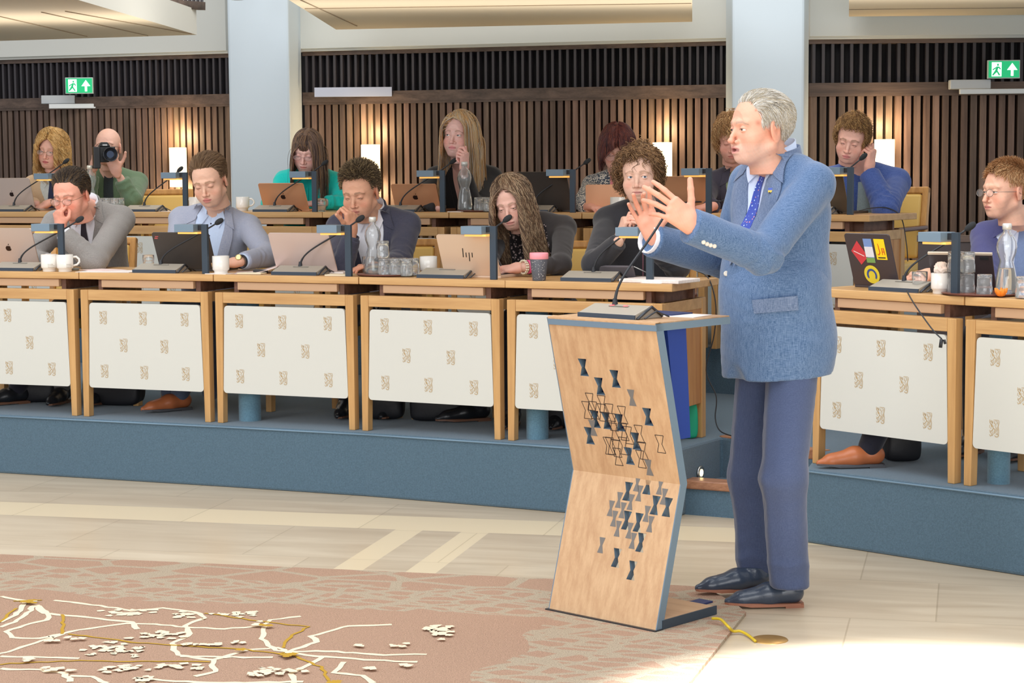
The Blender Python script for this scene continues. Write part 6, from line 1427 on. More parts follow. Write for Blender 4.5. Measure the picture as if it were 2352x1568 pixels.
# 1 man in grey suit, front row left
GREY = fabric('grey_suit', (140, 136, 134), (160, 156, 150)); 
pr = []
pr.append(H((140, 524, 10.13), (-.12, -.15, 1), (.55, .75, .1), False, [(62, 80, 40), (72, 88, 45), (80, 92, 45), (84, 92, 45)], TH_IN))
person('man in a grey suit with glasses pressing his fist to his nose',
 dict(eye=(145, 460, 9.98), yaw=-.30, pitch=.30, roll=.04, s=1.07, shape=dict(lid=.75, skin=(236, 170, 146), blush=1.6, w=1.04, jaw=1.08, neck=1.12, brow=(110, 80, 60), browk=.5, nw=1.1), hair=dict(style='short', len=.048, n=5600, comb=(.1, -1, .35), lift=.22, front=.078, temple=.045, corner=.038, nape=-.075, puff=.006, side=.5, r=.0011, shell=.005, amp=.002, col=[(62, 50, 42), (46, 38, 34), (110, 88, 62)]), iris=(90, 110, 130), glasses=dict(rx=.024, rz=.017)),
 dict(dy=.20, N=(196, 488, 10.28), yaw=-.10, pitch=.30, roll=.06, sw=.185, k=1.10),
 {'L': dict(el=P3((216, 602, 10.05)), wr=P3((146, 536, 10.09))), 'R': dict(el=P3((66, 600, 10.36)), wr=P3((112, 600, 10.25)))},
 dict(name='suit_jacket', mat=GREY, lapel=GREY, shirt=WSHIRT, tie=fabric('black_tie', (50, 44, 50)), vdepth=-.30, cuffmat=WSHIRT, arm=(.066, .058, .046), belly=.03, fold=.009, amp=.003, chair_at=(174, 10.74, -.1), shoemat=SHOEB, trousers=fabric('grey_trousers', (110, 108, 108))), pr, chair_label='yellow armchair under the man in grey at the left')
# 2 young man in blue-grey jacket
BGREY = fabric('blue_grey_jacket', (158, 166, 188), (176, 178, 190)); LB2 = fabric('pale_blue_shirt', (200, 216, 240), weave=.03, rough=.6)
pr = [H((546, 602, 9.70), (-1, .1, -.08), (.0, .3, -1), False, TYPE, TH_AL), H((445, 600, 9.86), (.8, .2, 0), (0, 0, -1), True, TYPE, TH_AL)]
b2 = person('young man in blue-grey blazer and pale blue open shirt looking down',
 dict(eye=(469, 430, 9.85), yaw=-.18, pitch=.34, roll=.12, s=1.06, shape=dict(lid=.93, skin=(232, 186, 160), brow=(140, 104, 72), browk=.6, lips=1.25, lipc=(216, 132, 126), w=1.03, jaw=1.06, neck=1.05), hair=dict(style='short', len=.045, n=5200, comb=(-.3, -.6, .2), lift=.45, front=.084, temple=.05, corner=.042, nape=-.07, puff=.008, side=.35, r=.0011, shell=.004, col=[(128, 100, 74), (104, 80, 58), (150, 122, 92)])),
 dict(dy=.22, N=(494, 492, 10.02), yaw=-.12, pitch=.18, roll=-.12, sw=.185, k=1.05),
 {'L': dict(el=P3((616, 588, 9.95)), wr=P3((556, 600, 9.72))), 'R': dict(el=P3((404, 596, 10.05)), wr=P3((440, 600, 9.9)))},
 dict(name='blazer', mat=BGREY, lapel=BGREY, shirt=LB2, vdepth=-.46, vw=.085, open=.5, cuffmat=LB2, arm=(.062, .055, .044), fold=.008, buttons=([(0, -.07), (0, -.13), (-.004, -.19), (-.006, -.25), (-.008, -.31)], BTN, .0045),
  knees=(.44, .44), shoes=False, trousers=fabric('slate_trousers', (86, 96, 116))), pr, chair_label='yellow armchair under the young man in the blue-grey blazer')
T = b2['T']; e2, fa, rw = b2['cuffs']['L']; m = MB(); q = Vector(fa).to_track_quat('Z', 'Y').to_matrix().to_4x4(); c = Vector(e2)+Vector(fa)*.022
m.lathe([(.034, -.011), (.036, -.011), (.036, .011), (.034, .011)], 24, M=Matrix.Translation(c) @ q, closed=True); wt = m.build('wristwatch', DARKER, b2['o']); disc('watch_face', wt, c+Vector((-.01, -.028, .022)), (-.1, -.8, .5), .017, .006, mat('watch_gold', (222, 200, 140), .3, .7))
# 3 man in navy jacket hand over mouth
NAVY = fabric('navy_jacket', (66, 68, 86), (84, 84, 100), weave=.08)
pr = [H((806, 536, 9.46), (.05, -.12, 1), (-.75, .65, .1), True, [(62, 70, 40), (66, 80, 45), (72, 85, 45), (76, 85, 45)], [(.5, .5, -.2), (.7, .75, -.1), (.6, .8, .0)], s=1.05), H((868, 612, 9.45), (-.9, -.2, 0), (0, 0, -1), False, TYPE, TH_AL)]
person('man in a navy jacket leaning his mouth on his hand with spiky greying hair',
 dict(eye=(812, 455, 9.62), yaw=-.32, pitch=.30, roll=.03, s=1.07, shape=dict(lid=.82, skin=(226, 172, 142), brow=(116, 88, 62), browk=.55, w=1.04, jaw=1.08, blush=1.2, neck=1.08), hair=dict(style='spiky', len=.034, n=5600, comb=(-.2, .6, .4), front=.082, temple=.05, corner=.044, nape=-.07, side=.3, r=.0013, shell=.005, col=[(126, 108, 86), (88, 74, 58), (182, 158, 118), (106, 92, 74)])),
 dict(dy=.05, N=(852, 497, 9.80), yaw=-.12, pitch=.30, roll=.04, sw=.18, k=1.08),
 {'R': dict(el=P3((785, 616, 9.5)), wr=P3((806, 548, 9.47))), 'L': dict(el=P3((918, 600, 9.65)), wr=P3((872, 612, 9.45)))},
 dict(name='jacket', mat=NAVY, lapel=NAVY, shirt=WSHIRT, vdepth=-.50, vw=.08, open=.4, cuffmat=NAVY, arm=(.063, .056, .043), fold=.008, amp=.003, cuff=.0), pr, chair_label='yellow armchair of the man in navy leaning on his hand')
# 4 woman with long wavy hair
BLK1 = fabric('black_knit', (62, 58, 58), weave=.06)
pr = [H((1196, 614, 9.0), (-1, -.05, -.12), (.0, .25, -1), False, [(18, 32, 20), (24, 38, 22), (26, 38, 22), (20, 30, 18)], TH_AL, s=.92)]
b4 = person('woman with long wavy brown hair in a dark sequinned top, typing',
 dict(eye=(1165, 480, 9.10), yaw=-.30, pitch=.30, roll=.16, s=1.03, gaze=(.0, 1, -.5), iris=(96, 74, 56), shape=dict(fem=1, lid=.62, skin=(238, 190, 172), brow=(150, 116, 90), browk=.5, w=.97, jaw=.93, lips=.95, lipc=(206, 136, 128)), 
  hair=dict(style='long', len=.44, n=3800, k=34, amp=.011, freq=3.6, clump=150, lift=.18, part=.028, front=.088, temple=.04, corner=.04, puff=.014, r=.0015, tip=.5, wall=(.098, .09), fx=.066, fy=.02, fz=.078, shell=.006, shellk=.9, col=[(156, 126, 98), (124, 98, 76), (196, 170, 138), (104, 82, 66)])),
 dict(dy=.12, N=(1214, 512, 9.32), yaw=-.14, pitch=.28, roll=.12, sw=.165, k=1.0, neckline=True),
 {'L': dict(el=P3((1288, 608, 9.1)), wr=P3((1206, 613, 8.98))), 'R': dict(el=P3((1120, 600, 9.2)), wr=P3((1140, 618, 9.0)))},
 dict(name='black_top', mat=BLK1, arm=(.056, .048, .036), fold=.008, cuff=.025, patches=[('sequin_front', [(-.09, -.03), (-.10, -.2), (-.08, -.42)], [(.09, -.03), (.10, -.2), (.08, -.42)], fabric('sequin_mat', (44, 40, 42), pat='sequins'), .004)]), pr, chair_label='yellow armchair under the woman with long wavy hair')
e2, fa, rw = b4['cuffs']['L']; q = Vector(fa).to_track_quat('Z', 'Y').to_matrix().to_4x4(); c = Vector(e2)+Vector(fa)*.006
m = MB(); m.lathe([(.030, -.012), (.0325, -.012), (.0325, .012), (.030, .012)], 24, M=Matrix.Translation(c) @ q, closed=True); m.build('pink_watch_strap', mat('pink_strap', (232, 84, 140), .5), b4['o'])
m = MB()
for kk in range(2):
    for i in range(16):
        a = 2*math.pi*i/16; p_ = Matrix.Translation(c+Vector(fa)*(.022+.009*kk)) @ q @ Vector((.031*math.cos(a), .031*math.sin(a), 0)); m.lathe([(0, -.005), (.004, -.003), (.005, 0), (.004, .003), (0, .005)], 8, c=p_)
m.build('pearl_bracelet', mat('pearls', (236, 226, 200), .25), b4['o'])
# 5 woman with short curly hair, hands clasped
BLK2 = fabric('black_cardigan', (54, 54, 58), weave=.10)
pr = [H((1424, 546, 8.74), (.25, -.1, .9), (.95, .2, -.1), True, [(60, 70, 35), (62, 74, 35), (64, 76, 35), (66, 76, 35)], TH_AL, s=.92), H((1478, 546, 8.73), (-.25, -.1, .9), (-.95, .2, -.1), False, [(58, 66, 35), (60, 70, 35), (62, 72, 35), (64, 72, 35)], TH_AL, s=.92)]
person('woman with short curly brown hair in black watching over her clasped hands',
 dict(eye=(1463, 407, 8.75), yaw=-.22, pitch=.05, roll=.02, s=1.07, gaze=(-.35, 1, .02), iris=(110, 140, 170), shape=dict(fem=1, lid=.22, skin=(232, 190, 168), brow=(150, 112, 84), browk=.5, w=1.0, jaw=1.0, lips=.7, lipc=(206, 136, 130), blush=1.3),
  hair=dict(style='curly', len=.075, n=4600, k=18, amp=.0085, freq=2.0, clump=110, lift=.5, front=.090, temple=.040, corner=.040, nape=-.08, puff=.014, r=.0018, shell=.012, shellk=.9, gdir=(.35, -.6, -.8), col=[(142, 108, 76), (116, 86, 60), (162, 126, 88)])),
 dict(dy=.15, N=(1478, 482, 8.98), yaw=-.10, pitch=.14, roll=0, sw=.17, k=1.08),
 {'R': dict(el=P3((1366, 606, 8.75)), wr=P3((1420, 556, 8.64))), 'L': dict(el=P3((1556, 612, 8.75)), wr=P3((1482, 556, 8.62)))},
 dict(name='cardigan', mat=BLK2, arm=(.058, .052, .040), fold=.006, amp=.003, cuff=.0, loose=.008, patches=[('zip', [(-.003, -.10), (-.003, -.34)], [(.003, -.10), (.003, -.34)], mat('zip_pink', (120, 70, 84), .4), .004), ('inner_top', [(-.04, -.015), (-.03, -.06)], [(.04, -.015), (.03, -.06)], fabric('dark_inner', (84, 40, 44)), .003)]), pr, chair_label='yellow armchair under the curly haired woman in black')
# 6 man with glasses on the right
BLU = fabric('blue_suit_right', (72, 74, 122), (84, 84, 130), weave=.06)
pr = [H((2142, 630, 7.95), (-1, -.15, -.05), (.1, .2, -1), True, [(22, 30, 18), (28, 36, 20), (34, 40, 22), (38, 40, 22)], [(.6, .7, .2), (.85, .5, .2), (.95, .3, .2)], s=.98)]
person('man with thin glasses and reddish hair in blue suit at right edge',
 dict(eye=(2272, 441, 8.30), yaw=-1.12, pitch=.02, roll=0, s=1.0, iris=(100, 110, 110), shape=dict(lid=.35, skin=(238, 184, 156), brow=(190, 140, 100), browk=.35, w=1.0, neck=1.05, nose=1.3, blush=1.3), hair=dict(style='short', len=.038, n=5200, comb=(-.5, .9, .4), lift=.9, front=.078, temple=.048, corner=.042, nape=-.07, puff=.006, side=.35, r=.0011, shell=.004, col=[(202, 152, 104), (176, 126, 84), (224, 184, 136)]), glasses=dict(rx=.022, rz=.016, mt=mat('steel_frame', (150, 140, 130), .3, .8))),
 dict(N=(2358, 515, 8.42), yaw=-.55, pitch=.08, roll=0, sw=.185, k=1.06),
 {'R': dict(el=P3((2262, 664, 8.2)), wr=P3((2152, 632, 8.0))), 'L': dict(el=P3((2440, 668, 8.1)), wr=P3((2350, 660, 7.7)))},
 dict(name='suit_jacket', mat=BLU, lapel=BLU, shirt=fabric('ice_shirt', (222, 228, 244), weave=.03), tie=fabric('blue_grey_tie', (120, 136, 170)), vdepth=-.52, vw=.115, cuffmat=WSHIRT, arm=(.064, .056, .044)), pr, chair_label='yellow armchair under the man with rimless glasses at the right edge')
# ---- back row
# b1 curly blonde
pr = [H((112, 466, 12.72), (-.6, -.1, -.3), (0, .3, -1), False, TYPE, TH_AL, s=.9)]
person('woman with shoulder length curly blonde hair and thin glasses',
 dict(eye=(106, 349, 12.55), yaw=-.18, pitch=.14, roll=-.12, s=1.0, iris=(90, 100, 110), gaze=(0, 1, -.3), shape=dict(fem=1, lid=.55, skin=(236, 184, 164), brow=(170, 130, 90), browk=.35, lipc=(190, 92, 96), w=.97, jaw=.95, blush=1.3), hair=dict(style='long', len=.17, n=3600, k=24, amp=.012, freq=2.6, clump=110, lift=.55, front=.082, temple=.04, puff=.026, r=.0017, wall=(.112, .10), fx=.066, fy=.02, fz=.07, shell=.010, shellk=.95, nape=-.09, col=[(222, 178, 110), (190, 144, 84), (240, 206, 146)]), glasses=dict(rx=.023, rz=.0155)),
 dict(dy=.2, N=(124, 412, 12.8), yaw=-.08, pitch=.18, sw=.155, k=.98), {'L': dict(el=P3((186, 466, 12.9)), wr=P3((124, 466, 12.74))), 'R': dict(el=P3((50, 466, 12.9)), wr=P3((84, 468, 12.75)))},
 dict(name='cream_cardigan', mat=fabric('cream_knit', (226, 196, 160), weave=.08), shirt=fabric('white_patterned_blouse', (226, 232, 226), weave=.1), vdepth=-.28, arm=(.058, .052, .042), loose=.006, tie=fabric('lanyard', (58, 64, 90))), pr, floor=.56, chair_label='yellow armchair under the curly blonde woman')
# b2 photographer
GRN = fabric('dark_green_shirt', (92, 118, 92), (108, 132, 104), weave=.07)
cy = 12.42
pr = [H((216, 382, 12.55), (.15, -.25, .9), (.9, -.1, .0), True, [(50, 50, 30), (55, 70, 40), (60, 75, 40), (62, 75, 40)], TH_AL, s=.98), H((268, 396, 12.45), (-.25, -.3, .85), (-.3, .35, .85), False, [(48, 45, 25), (50, 48, 25), (52, 50, 25), (54, 50, 25)], TH_OUT, s=1.0)]
b = person('bald photographer in a dark green shirt holding a camera to his face',
 dict(eye=(240, 338, 12.62), yaw=-.05, pitch=-.02, roll=.02, s=1.02, shape=dict(lid=.4, skin=(222, 178, 160), w=1.0), hair=None, glasses=dict(r=.0013, mt=mat('dark_frame', (60, 50, 50), .4))),
 dict(N=(252, 404, 12.82), yaw=.05, pitch=.14, sw=.18, k=1.06), {'R': dict(el=P3((200, 470, 12.6)), wr=P3((212, 396, 12.6))), 'L': dict(el=P3((304, 458, 12.55)), wr=P3((276, 408, 12.5)))},
 dict(name='green_shirt', mat=GRN, arm=(.064, .056, .048), fold=.008, amp=.003, cuff=.02, patches=[('inner_tee', [(-.03, -.02), (-.035, -.30)], [(.03, -.02), (.035, -.30)], fabric('dark_navy_tee', (54, 62, 66)), .004)]), pr, floor=.56, chair_label='yellow armchair under the photographer')
# camera in his hands (a thing of its own)
cp = Vector(P(240, 353, 12.40)); cq = Matrix.Translation(cp) @ Matrix.Rotation(.34, 4, 'Z')
cmr = thing('photo_camera', 'black camera with a large lens held up by the bald photographer', 'camera', cp)
Mi = Matrix.Translation(-cp) @ cq; BKC = mat('camera_black', (30, 30, 32), .35)
m = MB(); m.b2((-.07, .0, -.055), (.07, .065, .045), Mi); m.b2((-.072, -.03, -.095), (-.03, .05, .045), Mi); m.hexa([tuple(Mi @ Vector(p_)) for p_ in ((-.035, -.005, .045), (.04, -.005, .045), (.04, .06, .045), (-.035, .06, .045))], [tuple(Mi @ Vector(p_)) for p_ in ((-.018, .0, .075), (.022, .0, .075), (.022, .05, .075), (-.018, .05, .075))]); m.build('camera_body', BKC, cmr, bev=.005)
m = MB(); Ml = Mi @ Matrix.Translation((.02, 0, -.005)) @ Matrix.Rotation(math.pi/2, 4, 'X'); m.lathe([(.036, 0), (.038, .03), (.038, .07), (.044, .09), (.046, .14), (.043, .142), (.040, .13), (.0, .115)], 32, M=Ml); m.build('lens', mat('lens_black', (36, 38, 44), .25), cmr)
m = MB(); m.lathe([(0, .1165), (.038, .1235)], 32, M=Ml); m.build('front_glass', mat('lens_coating', (40, 60, 90), .05, .3, coat=1), cmr)
m = MB(); m.b2((-.012, -.008, .052), (.018, -.004, .060), Mi); m.build('name_plate', mat('grey_print', (196, 196, 196), .4), cmr)
m = MB(); m.tube([cp+Vector((.04, .06, -.05)), P(252, 405, 12.55), P(256, 440, 12.45), P(250, 470, 12.5)], .010, 6); m.build('strap', BKC, cmr)
# b3 woman in turquoise
TEAL = fabric('turquoise_blouse', (20, 200, 192), (40, 214, 200), weave=.05)
pr = [H((738, 464, 12.0), (-.9, -.1, -.15), (0, .3, -1), False, TYPE, TH_AL, s=.9), H((660, 465, 12.02), (.7, -.1, -.1), (0, 0, -1), True, TYPE, TH_AL, s=.9)]
person('woman in a bright turquoise blouse with straight brown fringe reading her laptop',
 dict(eye=(697, 359, 12.0), yaw=-.16, pitch=.36, roll=-.10, s=1.05, shape=dict(fem=1, lid=.92, skin=(238, 192, 180), brow=(150, 120, 100), browk=.3, w=1.0, jaw=1.0, lips=.8), hair=dict(style='long', len=.30, n=3600, k=18, amp=.002, freq=2, lift=.12, front=.082, temple=.04, puff=.010, r=.0014, wall=(.088, .09), fx=.060, fy=.02, fz=.05, shell=.006, shellk=.95, bangs=420, bz=.030, col=[(122, 98, 86), (100, 80, 72), (168, 132, 96), (90, 72, 66)]), glasses=dict(rx=.023, rz=.014, mt=mat('pink_frame', (200, 150, 150), .3, .5))),
 dict(N=(712, 405, 12.22), yaw=-.06, pitch=.26, roll=-.05, sw=.165, k=1.04), {'L': dict(el=P3((784, 468, 12.1)), wr=P3((744, 465, 12.02))), 'R': dict(el=P3((622, 468, 12.15)), wr=P3((652, 466, 12.05)))},
 dict(name='turquoise_blouse', mat=TEAL, arm=(.060, .055, .044), fold=.010, amp=.003, loose=.008, patches=[('placket', [(-.004, -.09), (-.008, -.42)], [(.010, -.09), (.010, -.42)], TEAL, .005)]), pr, floor=.56, chair_label='yellow armchair under the woman in turquoise')
# b4 long blonde
pr = [H((1066, 388, 11.38), (.02, -.25, .9), (-.75, .5, .1), False, [(40, 60, 35), (72, 88, 45), (80, 92, 45), (84, 92, 45)], TH_AL, s=.95)]
person('woman with long straight blonde hair and black blazer, fist at chin',
 dict(eye=(1041, 311, 11.55), yaw=-.34, pitch=-.02, roll=-.05, s=1.12, gaze=(.35, 1, .18), iris=(110, 130, 140), shape=dict(fem=1, lid=.25, skin=(244, 200, 190), brow=(150, 110, 80), browk=.5, w=.98, jaw=.96, lips=1.0, lipc=(226, 140, 146), blush=1.4), hair=dict(style='long', len=.50, n=3600, k=26, amp=.004, freq=1.6, clump=60, lift=.45, part=.036, front=.086, temple=.04, puff=.020, r=.0016, wall=(.100, .095), fx=.066, fy=.02, fz=.078, shell=.012, shellk=1.0, col=[(222, 178, 122), (196, 150, 98), (232, 204, 160), (206, 196, 180)])),
 dict(N=(1062, 392, 11.8), yaw=-.12, pitch=.16, roll=0, sw=.175, k=1.08, neckline=True), {'L': dict(el=P3((1088, 478, 11.55)), wr=P3((1066, 400, 11.42))), 'R': dict(el=P3((968, 470, 11.6)), wr=P3((1010, 476, 11.5)))},
 dict(name='black_blazer', mat=fabric('black_blazer', (52, 52, 54), weave=.07), lapel=fabric('black_blazer', 0), arm=(.060, .056, .044), vdepth=-.36, loose=.006, patches=[('bare_neckline', [(-.055, -.0), (-.045, -.08), (-.004, -.26)], [(.055, -.0), (.045, -.08), (.004, -.26)], mat('skin_plain', (244, 200, 186), .5), .003)]), pr, floor=.56, chair_label='yellow armchair under the long haired blonde woman')
# b5 dark red hair, tweed
TW = fabric('tweed', (200, 200, 196), pat='tweed')
pr = [H((1352, 474, 11.02), (.4, -.6, -.1), (0, 0, -1), True, TYPE, TH_AL, s=.9)]
person('woman with dark red bobbed hair in black and white tweed',
 dict(eye=(1416, 357, 11.30), yaw=-.10, pitch=.42, roll=-.03, s=1.06, shape=dict(fem=1, lid=.96, skin=(228, 176, 156), brow=(130, 90, 70), browk=.3, w=1.0, lips=.75), hair=dict(style='long', len=.11, n=4200, k=14, amp=.002, freq=1.2, lift=.7, front=.075, temple=.03, nape=-.06, puff=.022, r=.0014, shell=.016, shellk=.95, wall=(.094, .095), fx=.064, fy=.02, fz=.03, bangs=260, bz=.050, col=[(112, 58, 54), (84, 44, 44), (136, 74, 56), (72, 40, 44)]), glasses=dict(rx=.024, rz=.020, mt=mat('pink_frame', 0))),
 dict(N=(1424, 412, 11.5), yaw=-.05, pitch=.24, roll=0, sw=.165, k=1.02, neckline=True), {'R': dict(el=P3((1336, 470, 11.2)), wr=P3((1350, 476, 11.05))), 'L': dict(el=P3((1500, 480, 11.2)), wr=P3((1470, 480, 11.05)))},
 dict(name='tweed_jacket', mat=TW, arm=(.060, .054, .044), loose=.006, patches=[('bare_neckline', [(-.04, -.0), (-.04, -.08), (-.004, -.26)], [(.04, -.0), (.04, -.08), (.004, -.26)], mat('skin_plain2', (226, 176, 152), .5), .003), ('pink_trim', [(.036, .0), (.042, -.10), (.006, -.30)], [(.058, -.005), (.062, -.11), (.028, -.32)], mat('pink_trim', (246, 150, 156), .7), .006), ('pink_trim', [(-.036, .0), (-.042, -.10), (-.006, -.30)], [(-.058, -.005), (-.062, -.11), (-.028, -.32)], mat('pink_trim', 0), .006)]), pr, floor=.56, chair_label='yellow armchair under the woman in tweed')
# b6 curly haired man behind the speaker
pr = [H((1634, 474, 10.55), (-.7, -.3, -.1), (0, .2, -1), True, FIST, TH_IN, s=.95)]
person('sandy curly haired man in dark jacket and olive shirt behind the speaker',
 dict(eye=(1682, 331, 10.80), yaw=-.12, pitch=.32, roll=.0, s=1.06, shape=dict(lid=.9, skin=(226, 170, 152), brow=(150, 110, 70), browk=.5, stubble=((120, 84, 60), .35), w=.98), hair=dict(style='curly', len=.060, n=3200, k=16, amp=.0065, freq=2.2, clump=120, lift=.6, front=.075, temple=.035, puff=.014, r=.0013, shell=.010, shellk=.9, gdir=(0, .3, -1), bangs=160, bz=.05, col=[(196, 150, 100), (160, 116, 74), (220, 180, 128)])),
 dict(N=(1702, 402, 11.0), yaw=0, pitch=.2, roll=0, sw=.18, k=1.05), {'R': dict(el=P3((1612, 478, 10.75)), wr=P3((1640, 474, 10.6))), 'L': dict(el=P3((1790, 480, 10.75)), wr=P3((1740, 480, 10.6)))},
 dict(name='dark_jacket', mat=fabric('charcoal_violet', (74, 70, 82), weave=.06), lapel=fabric('charcoal_violet', 0), shirt=fabric('olive_shirt', (150, 164, 126), weave=.06), vdepth=-.42, vw=.10, open=.5, arm=(.063, .056, .046), buttons=([(0, -.12), (0, -.19), (0, -.26)], BTN, .005)), pr, floor=.56, chair_label='yellow armchair under the curly haired man behind the speaker')
# b7 young man in denim
DEN = fabric('denim_jacket', (60, 84, 150), (84, 106, 168), weave=.12, scale=500)
pr = [H((1996, 386, 10.32), (.12, -.1, .9), (-.75, .55, .1), False, [(55, 60, 35), (60, 66, 35), (64, 70, 35), (66, 70, 35)], TH_AL, s=1.0)]
person('young man in a blue denim jacket leaning his ear on his hand',
 dict(eye=(1949, 331, 10.28), yaw=-.36, pitch=.30, roll=-.20, s=1.02, shape=dict(lid=.82, skin=(236, 184, 164), brow=(130, 96, 66), browk=.6, w=.98, nose=1.15, lips=1.1, lipc=(222, 138, 136)), hair=dict(style='curly', len=.034, n=3800, k=12, amp=.005, freq=1.6, clump=120, lift=.8, front=.080, temple=.045, puff=.010, nape=-.05, r=.0013, shell=.006, shellk=.95, gdir=(0, .5, -.4), col=[(176, 134, 84), (142, 104, 64), (204, 164, 106), (120, 86, 56)])),
 dict(N=(1982, 398, 10.48), yaw=-.10, pitch=.30, roll=-.02, sw=.19, k=1.06), {'L': dict(el=P3((2034, 478, 10.2)), wr=P3((1996, 396, 10.34))), 'R': dict(el=P3((1880, 478, 10.3)), wr=P3((1930, 482, 10.2)))},
 dict(name='denim_jacket', mat=DEN, arm=(.068, .066, .052), fold=.010, amp=.004, loose=.010, cuff=.01, chair_at=(1996, 10.72, -.5), patches=[('tee_front', [(-.05, -.06), (-.055, -.4)], [(.03, -.06), (.035, -.4)], fabric('grey_green_tee', (150, 166, 168)), .004)]), pr, floor=.56, chair_label='yellow armchair with visible back behind the young man in denim')
# empty chairs
def ch_at(px, py, Y, z, rz, label): p_ = P(px, py, Y); chair(p_.x, p_.y, z, rz, label)
ch_at(372, 450, 12.85, .56, .30, 'empty yellow armchair between the photographer and the lit sconce')
# trouser legs and shoes seen below the crest panels
def legshoe(px, py, yaw, ankle, knee, mt, tm, label, Y=None, nm='shoe', pitch=0, lift=0):
    g = G(px, py, .305); 
    r = thing('foot', label, 'foot', (g.x, g.y, .305)); 
def foot_thing(px, py, Yoff, yaw, kn, mt, tm, label, sole=None, pitch=0, lift=.0):
    g = G(px, py, .305); hp = np.array((g.x, g.y, .305+lift)); o = shoe(None, hp, yaw, mt, sole, s=1.0, pitch=pitch); o.name = 'shoe'
    tag(o, label, 'shoe')
    v = Vol(hp-.3, hp+np.array((.45, .6, .5)), .008); d = np.array((math.sin(yaw), -math.cos(yaw), 0)); a = hp+d*.045+np.array((0, 0, .085)); b_ = a+np.array(kn)
    v.cone(a, b_, .048, .07, k=.01); V, F = v.mesh(); npmesh('trouser_leg', folds(V, F, .003), F, tm, o)
BRN = mat('cognac_leather', (186, 108, 66), .35, bump=.15, bscale=90)
foot_thing(432, 940, 0, -.9, (.10, .10, .32), BRN, fabric('slate_trousers', 0), 'brown leather shoe and grey trouser leg under the second desk', mat('grey_sole', (84, 84, 88), .5))
foot_thing(2022, 1072, 0, -1.45, (.16, .12, .30), BRN, fabric('black_trousers', (36, 36, 46)), 'large brown leather shoe under the desk right of the speaker', mat('grey_sole', 0))
foot_thing(1118, 965, 0, -1.2, (.10, .12, .30), SHOEB, fabric('black_trousers', 0), 'shiny black shoe under the desk with the pale gold laptop')
foot_thing(60, 925, 0, -.9, (.12, .12, .30), SHOEB, fabric('black_trousers', 0), 'black shoe under the leftmost desk')

# ------------------------------------------------------------------ the speaker
SUIT = fabric('blue_linen_suit', (64, 94, 134), (110, 134, 168), weave=.10, scale=760); SUITL = fabric('blue_linen_lapel', (84, 104, 138), (122, 138, 166), weave=.12, scale=760)
TROU = fabric('navy_blue_trousers', (68, 80, 112), (80, 92, 124), weave=.05)
R = frame(-1.16, .02, .0); sh = dict(lid=.38, skin=(230, 172, 146), brow=(160, 140, 124), browk=.6, w=1.06, jaw=1.16, neck=1.20, nose=1.12, nw=1.15, mouth=.0065, ear=1.25, lips=.9, lipc=(214, 120, 116), stubble=((222, 206, 194), .40), blush=1.1, mole=[(-.062, .05, .062, .004), (-.066, .045, .02, .009), (-.06, .0, -.085, .003)])
hair = dict(style='short', len=.040, n=9000, comb=(.15, -.9, .0), lift=.10, front=.086, temple=.052, corner=.034, nape=-.080, puff=.0075, side=.75, r=.0011, shell=.004, shellk=.95, amp=.001, col=[(212, 206, 196), (186, 176, 160), (230, 226, 218), (198, 184, 158)])
SPK = dict(eye=(1692, 298, 6.70), yaw=-1.16, pitch=.02, roll=0, s=1.05, shape=sh, hair=hair, gaze=(0, 1, 0), iris=(110, 90, 70))
lw, rw_ = P3((1596, 520, 6.34)), P3((1505, 548, 6.80))
pr = [hand_prims(lw, (-.80, -.05, .60), (-.15, .95, -.25), False, [(6, 14, 10, .10), (4, 16, 10, .0), (16, 22, 14, -.06), (30, 26, 16, -.12)], [(.55, .85, -.05), (.62, .8, 0), (.62, .8, 0)], 1.10, .03),
      hand_prims(rw_, (-.40, .05, .90), (.15, -.97, .10), True, [(16, 20, 14, .16), (26, 34, 22, .03), (14, 20, 14, -.08), (8, 14, 10, -.16)], [(.35, .85, .25), (.35, .9, .25), (.4, .85, .2)], 1.02, .02)]
sp_ = person('grey haired man in a blue linen suit speaking and gesturing with both hands', SPK,
 dict(N=(1786, 386, 6.80), up=24, yaw=-.98, pitch=.05, roll=0, sw=.170, k=1.14), {'L': dict(el=P3((1752, 585, 6.46)), wr=P3((1604, 526, 6.36))), 'R': dict(el=P3((1668, 600, 7.02)), wr=P3((1512, 556, 6.82)))},
 dict(name='base_jacket', mat=SUIT, lapel=SUITL, shirt=fabric('ice_blue_shirt', (206, 220, 246), weave=.03), tie=fabric('dotted_tie', (60, 80, 170), pat='dots'), vdepth=-.33, vw=.052, collar_up=.010, cy=.012, cuffmat=WSHIRT, belly=.055, cuffsides='R', arm=(.064, .057, .053), fold=.008, amp=.003, cuff=-.035, res=.006), pr, seated=False, hres=.0022)
body = sp_['o']; T = sp_['T']
bpy.data.objects.remove(bpy.data.objects.get('x')) if bpy.data.objects.get('x') else None
sp_['jk'].name = 'suit_jacket'
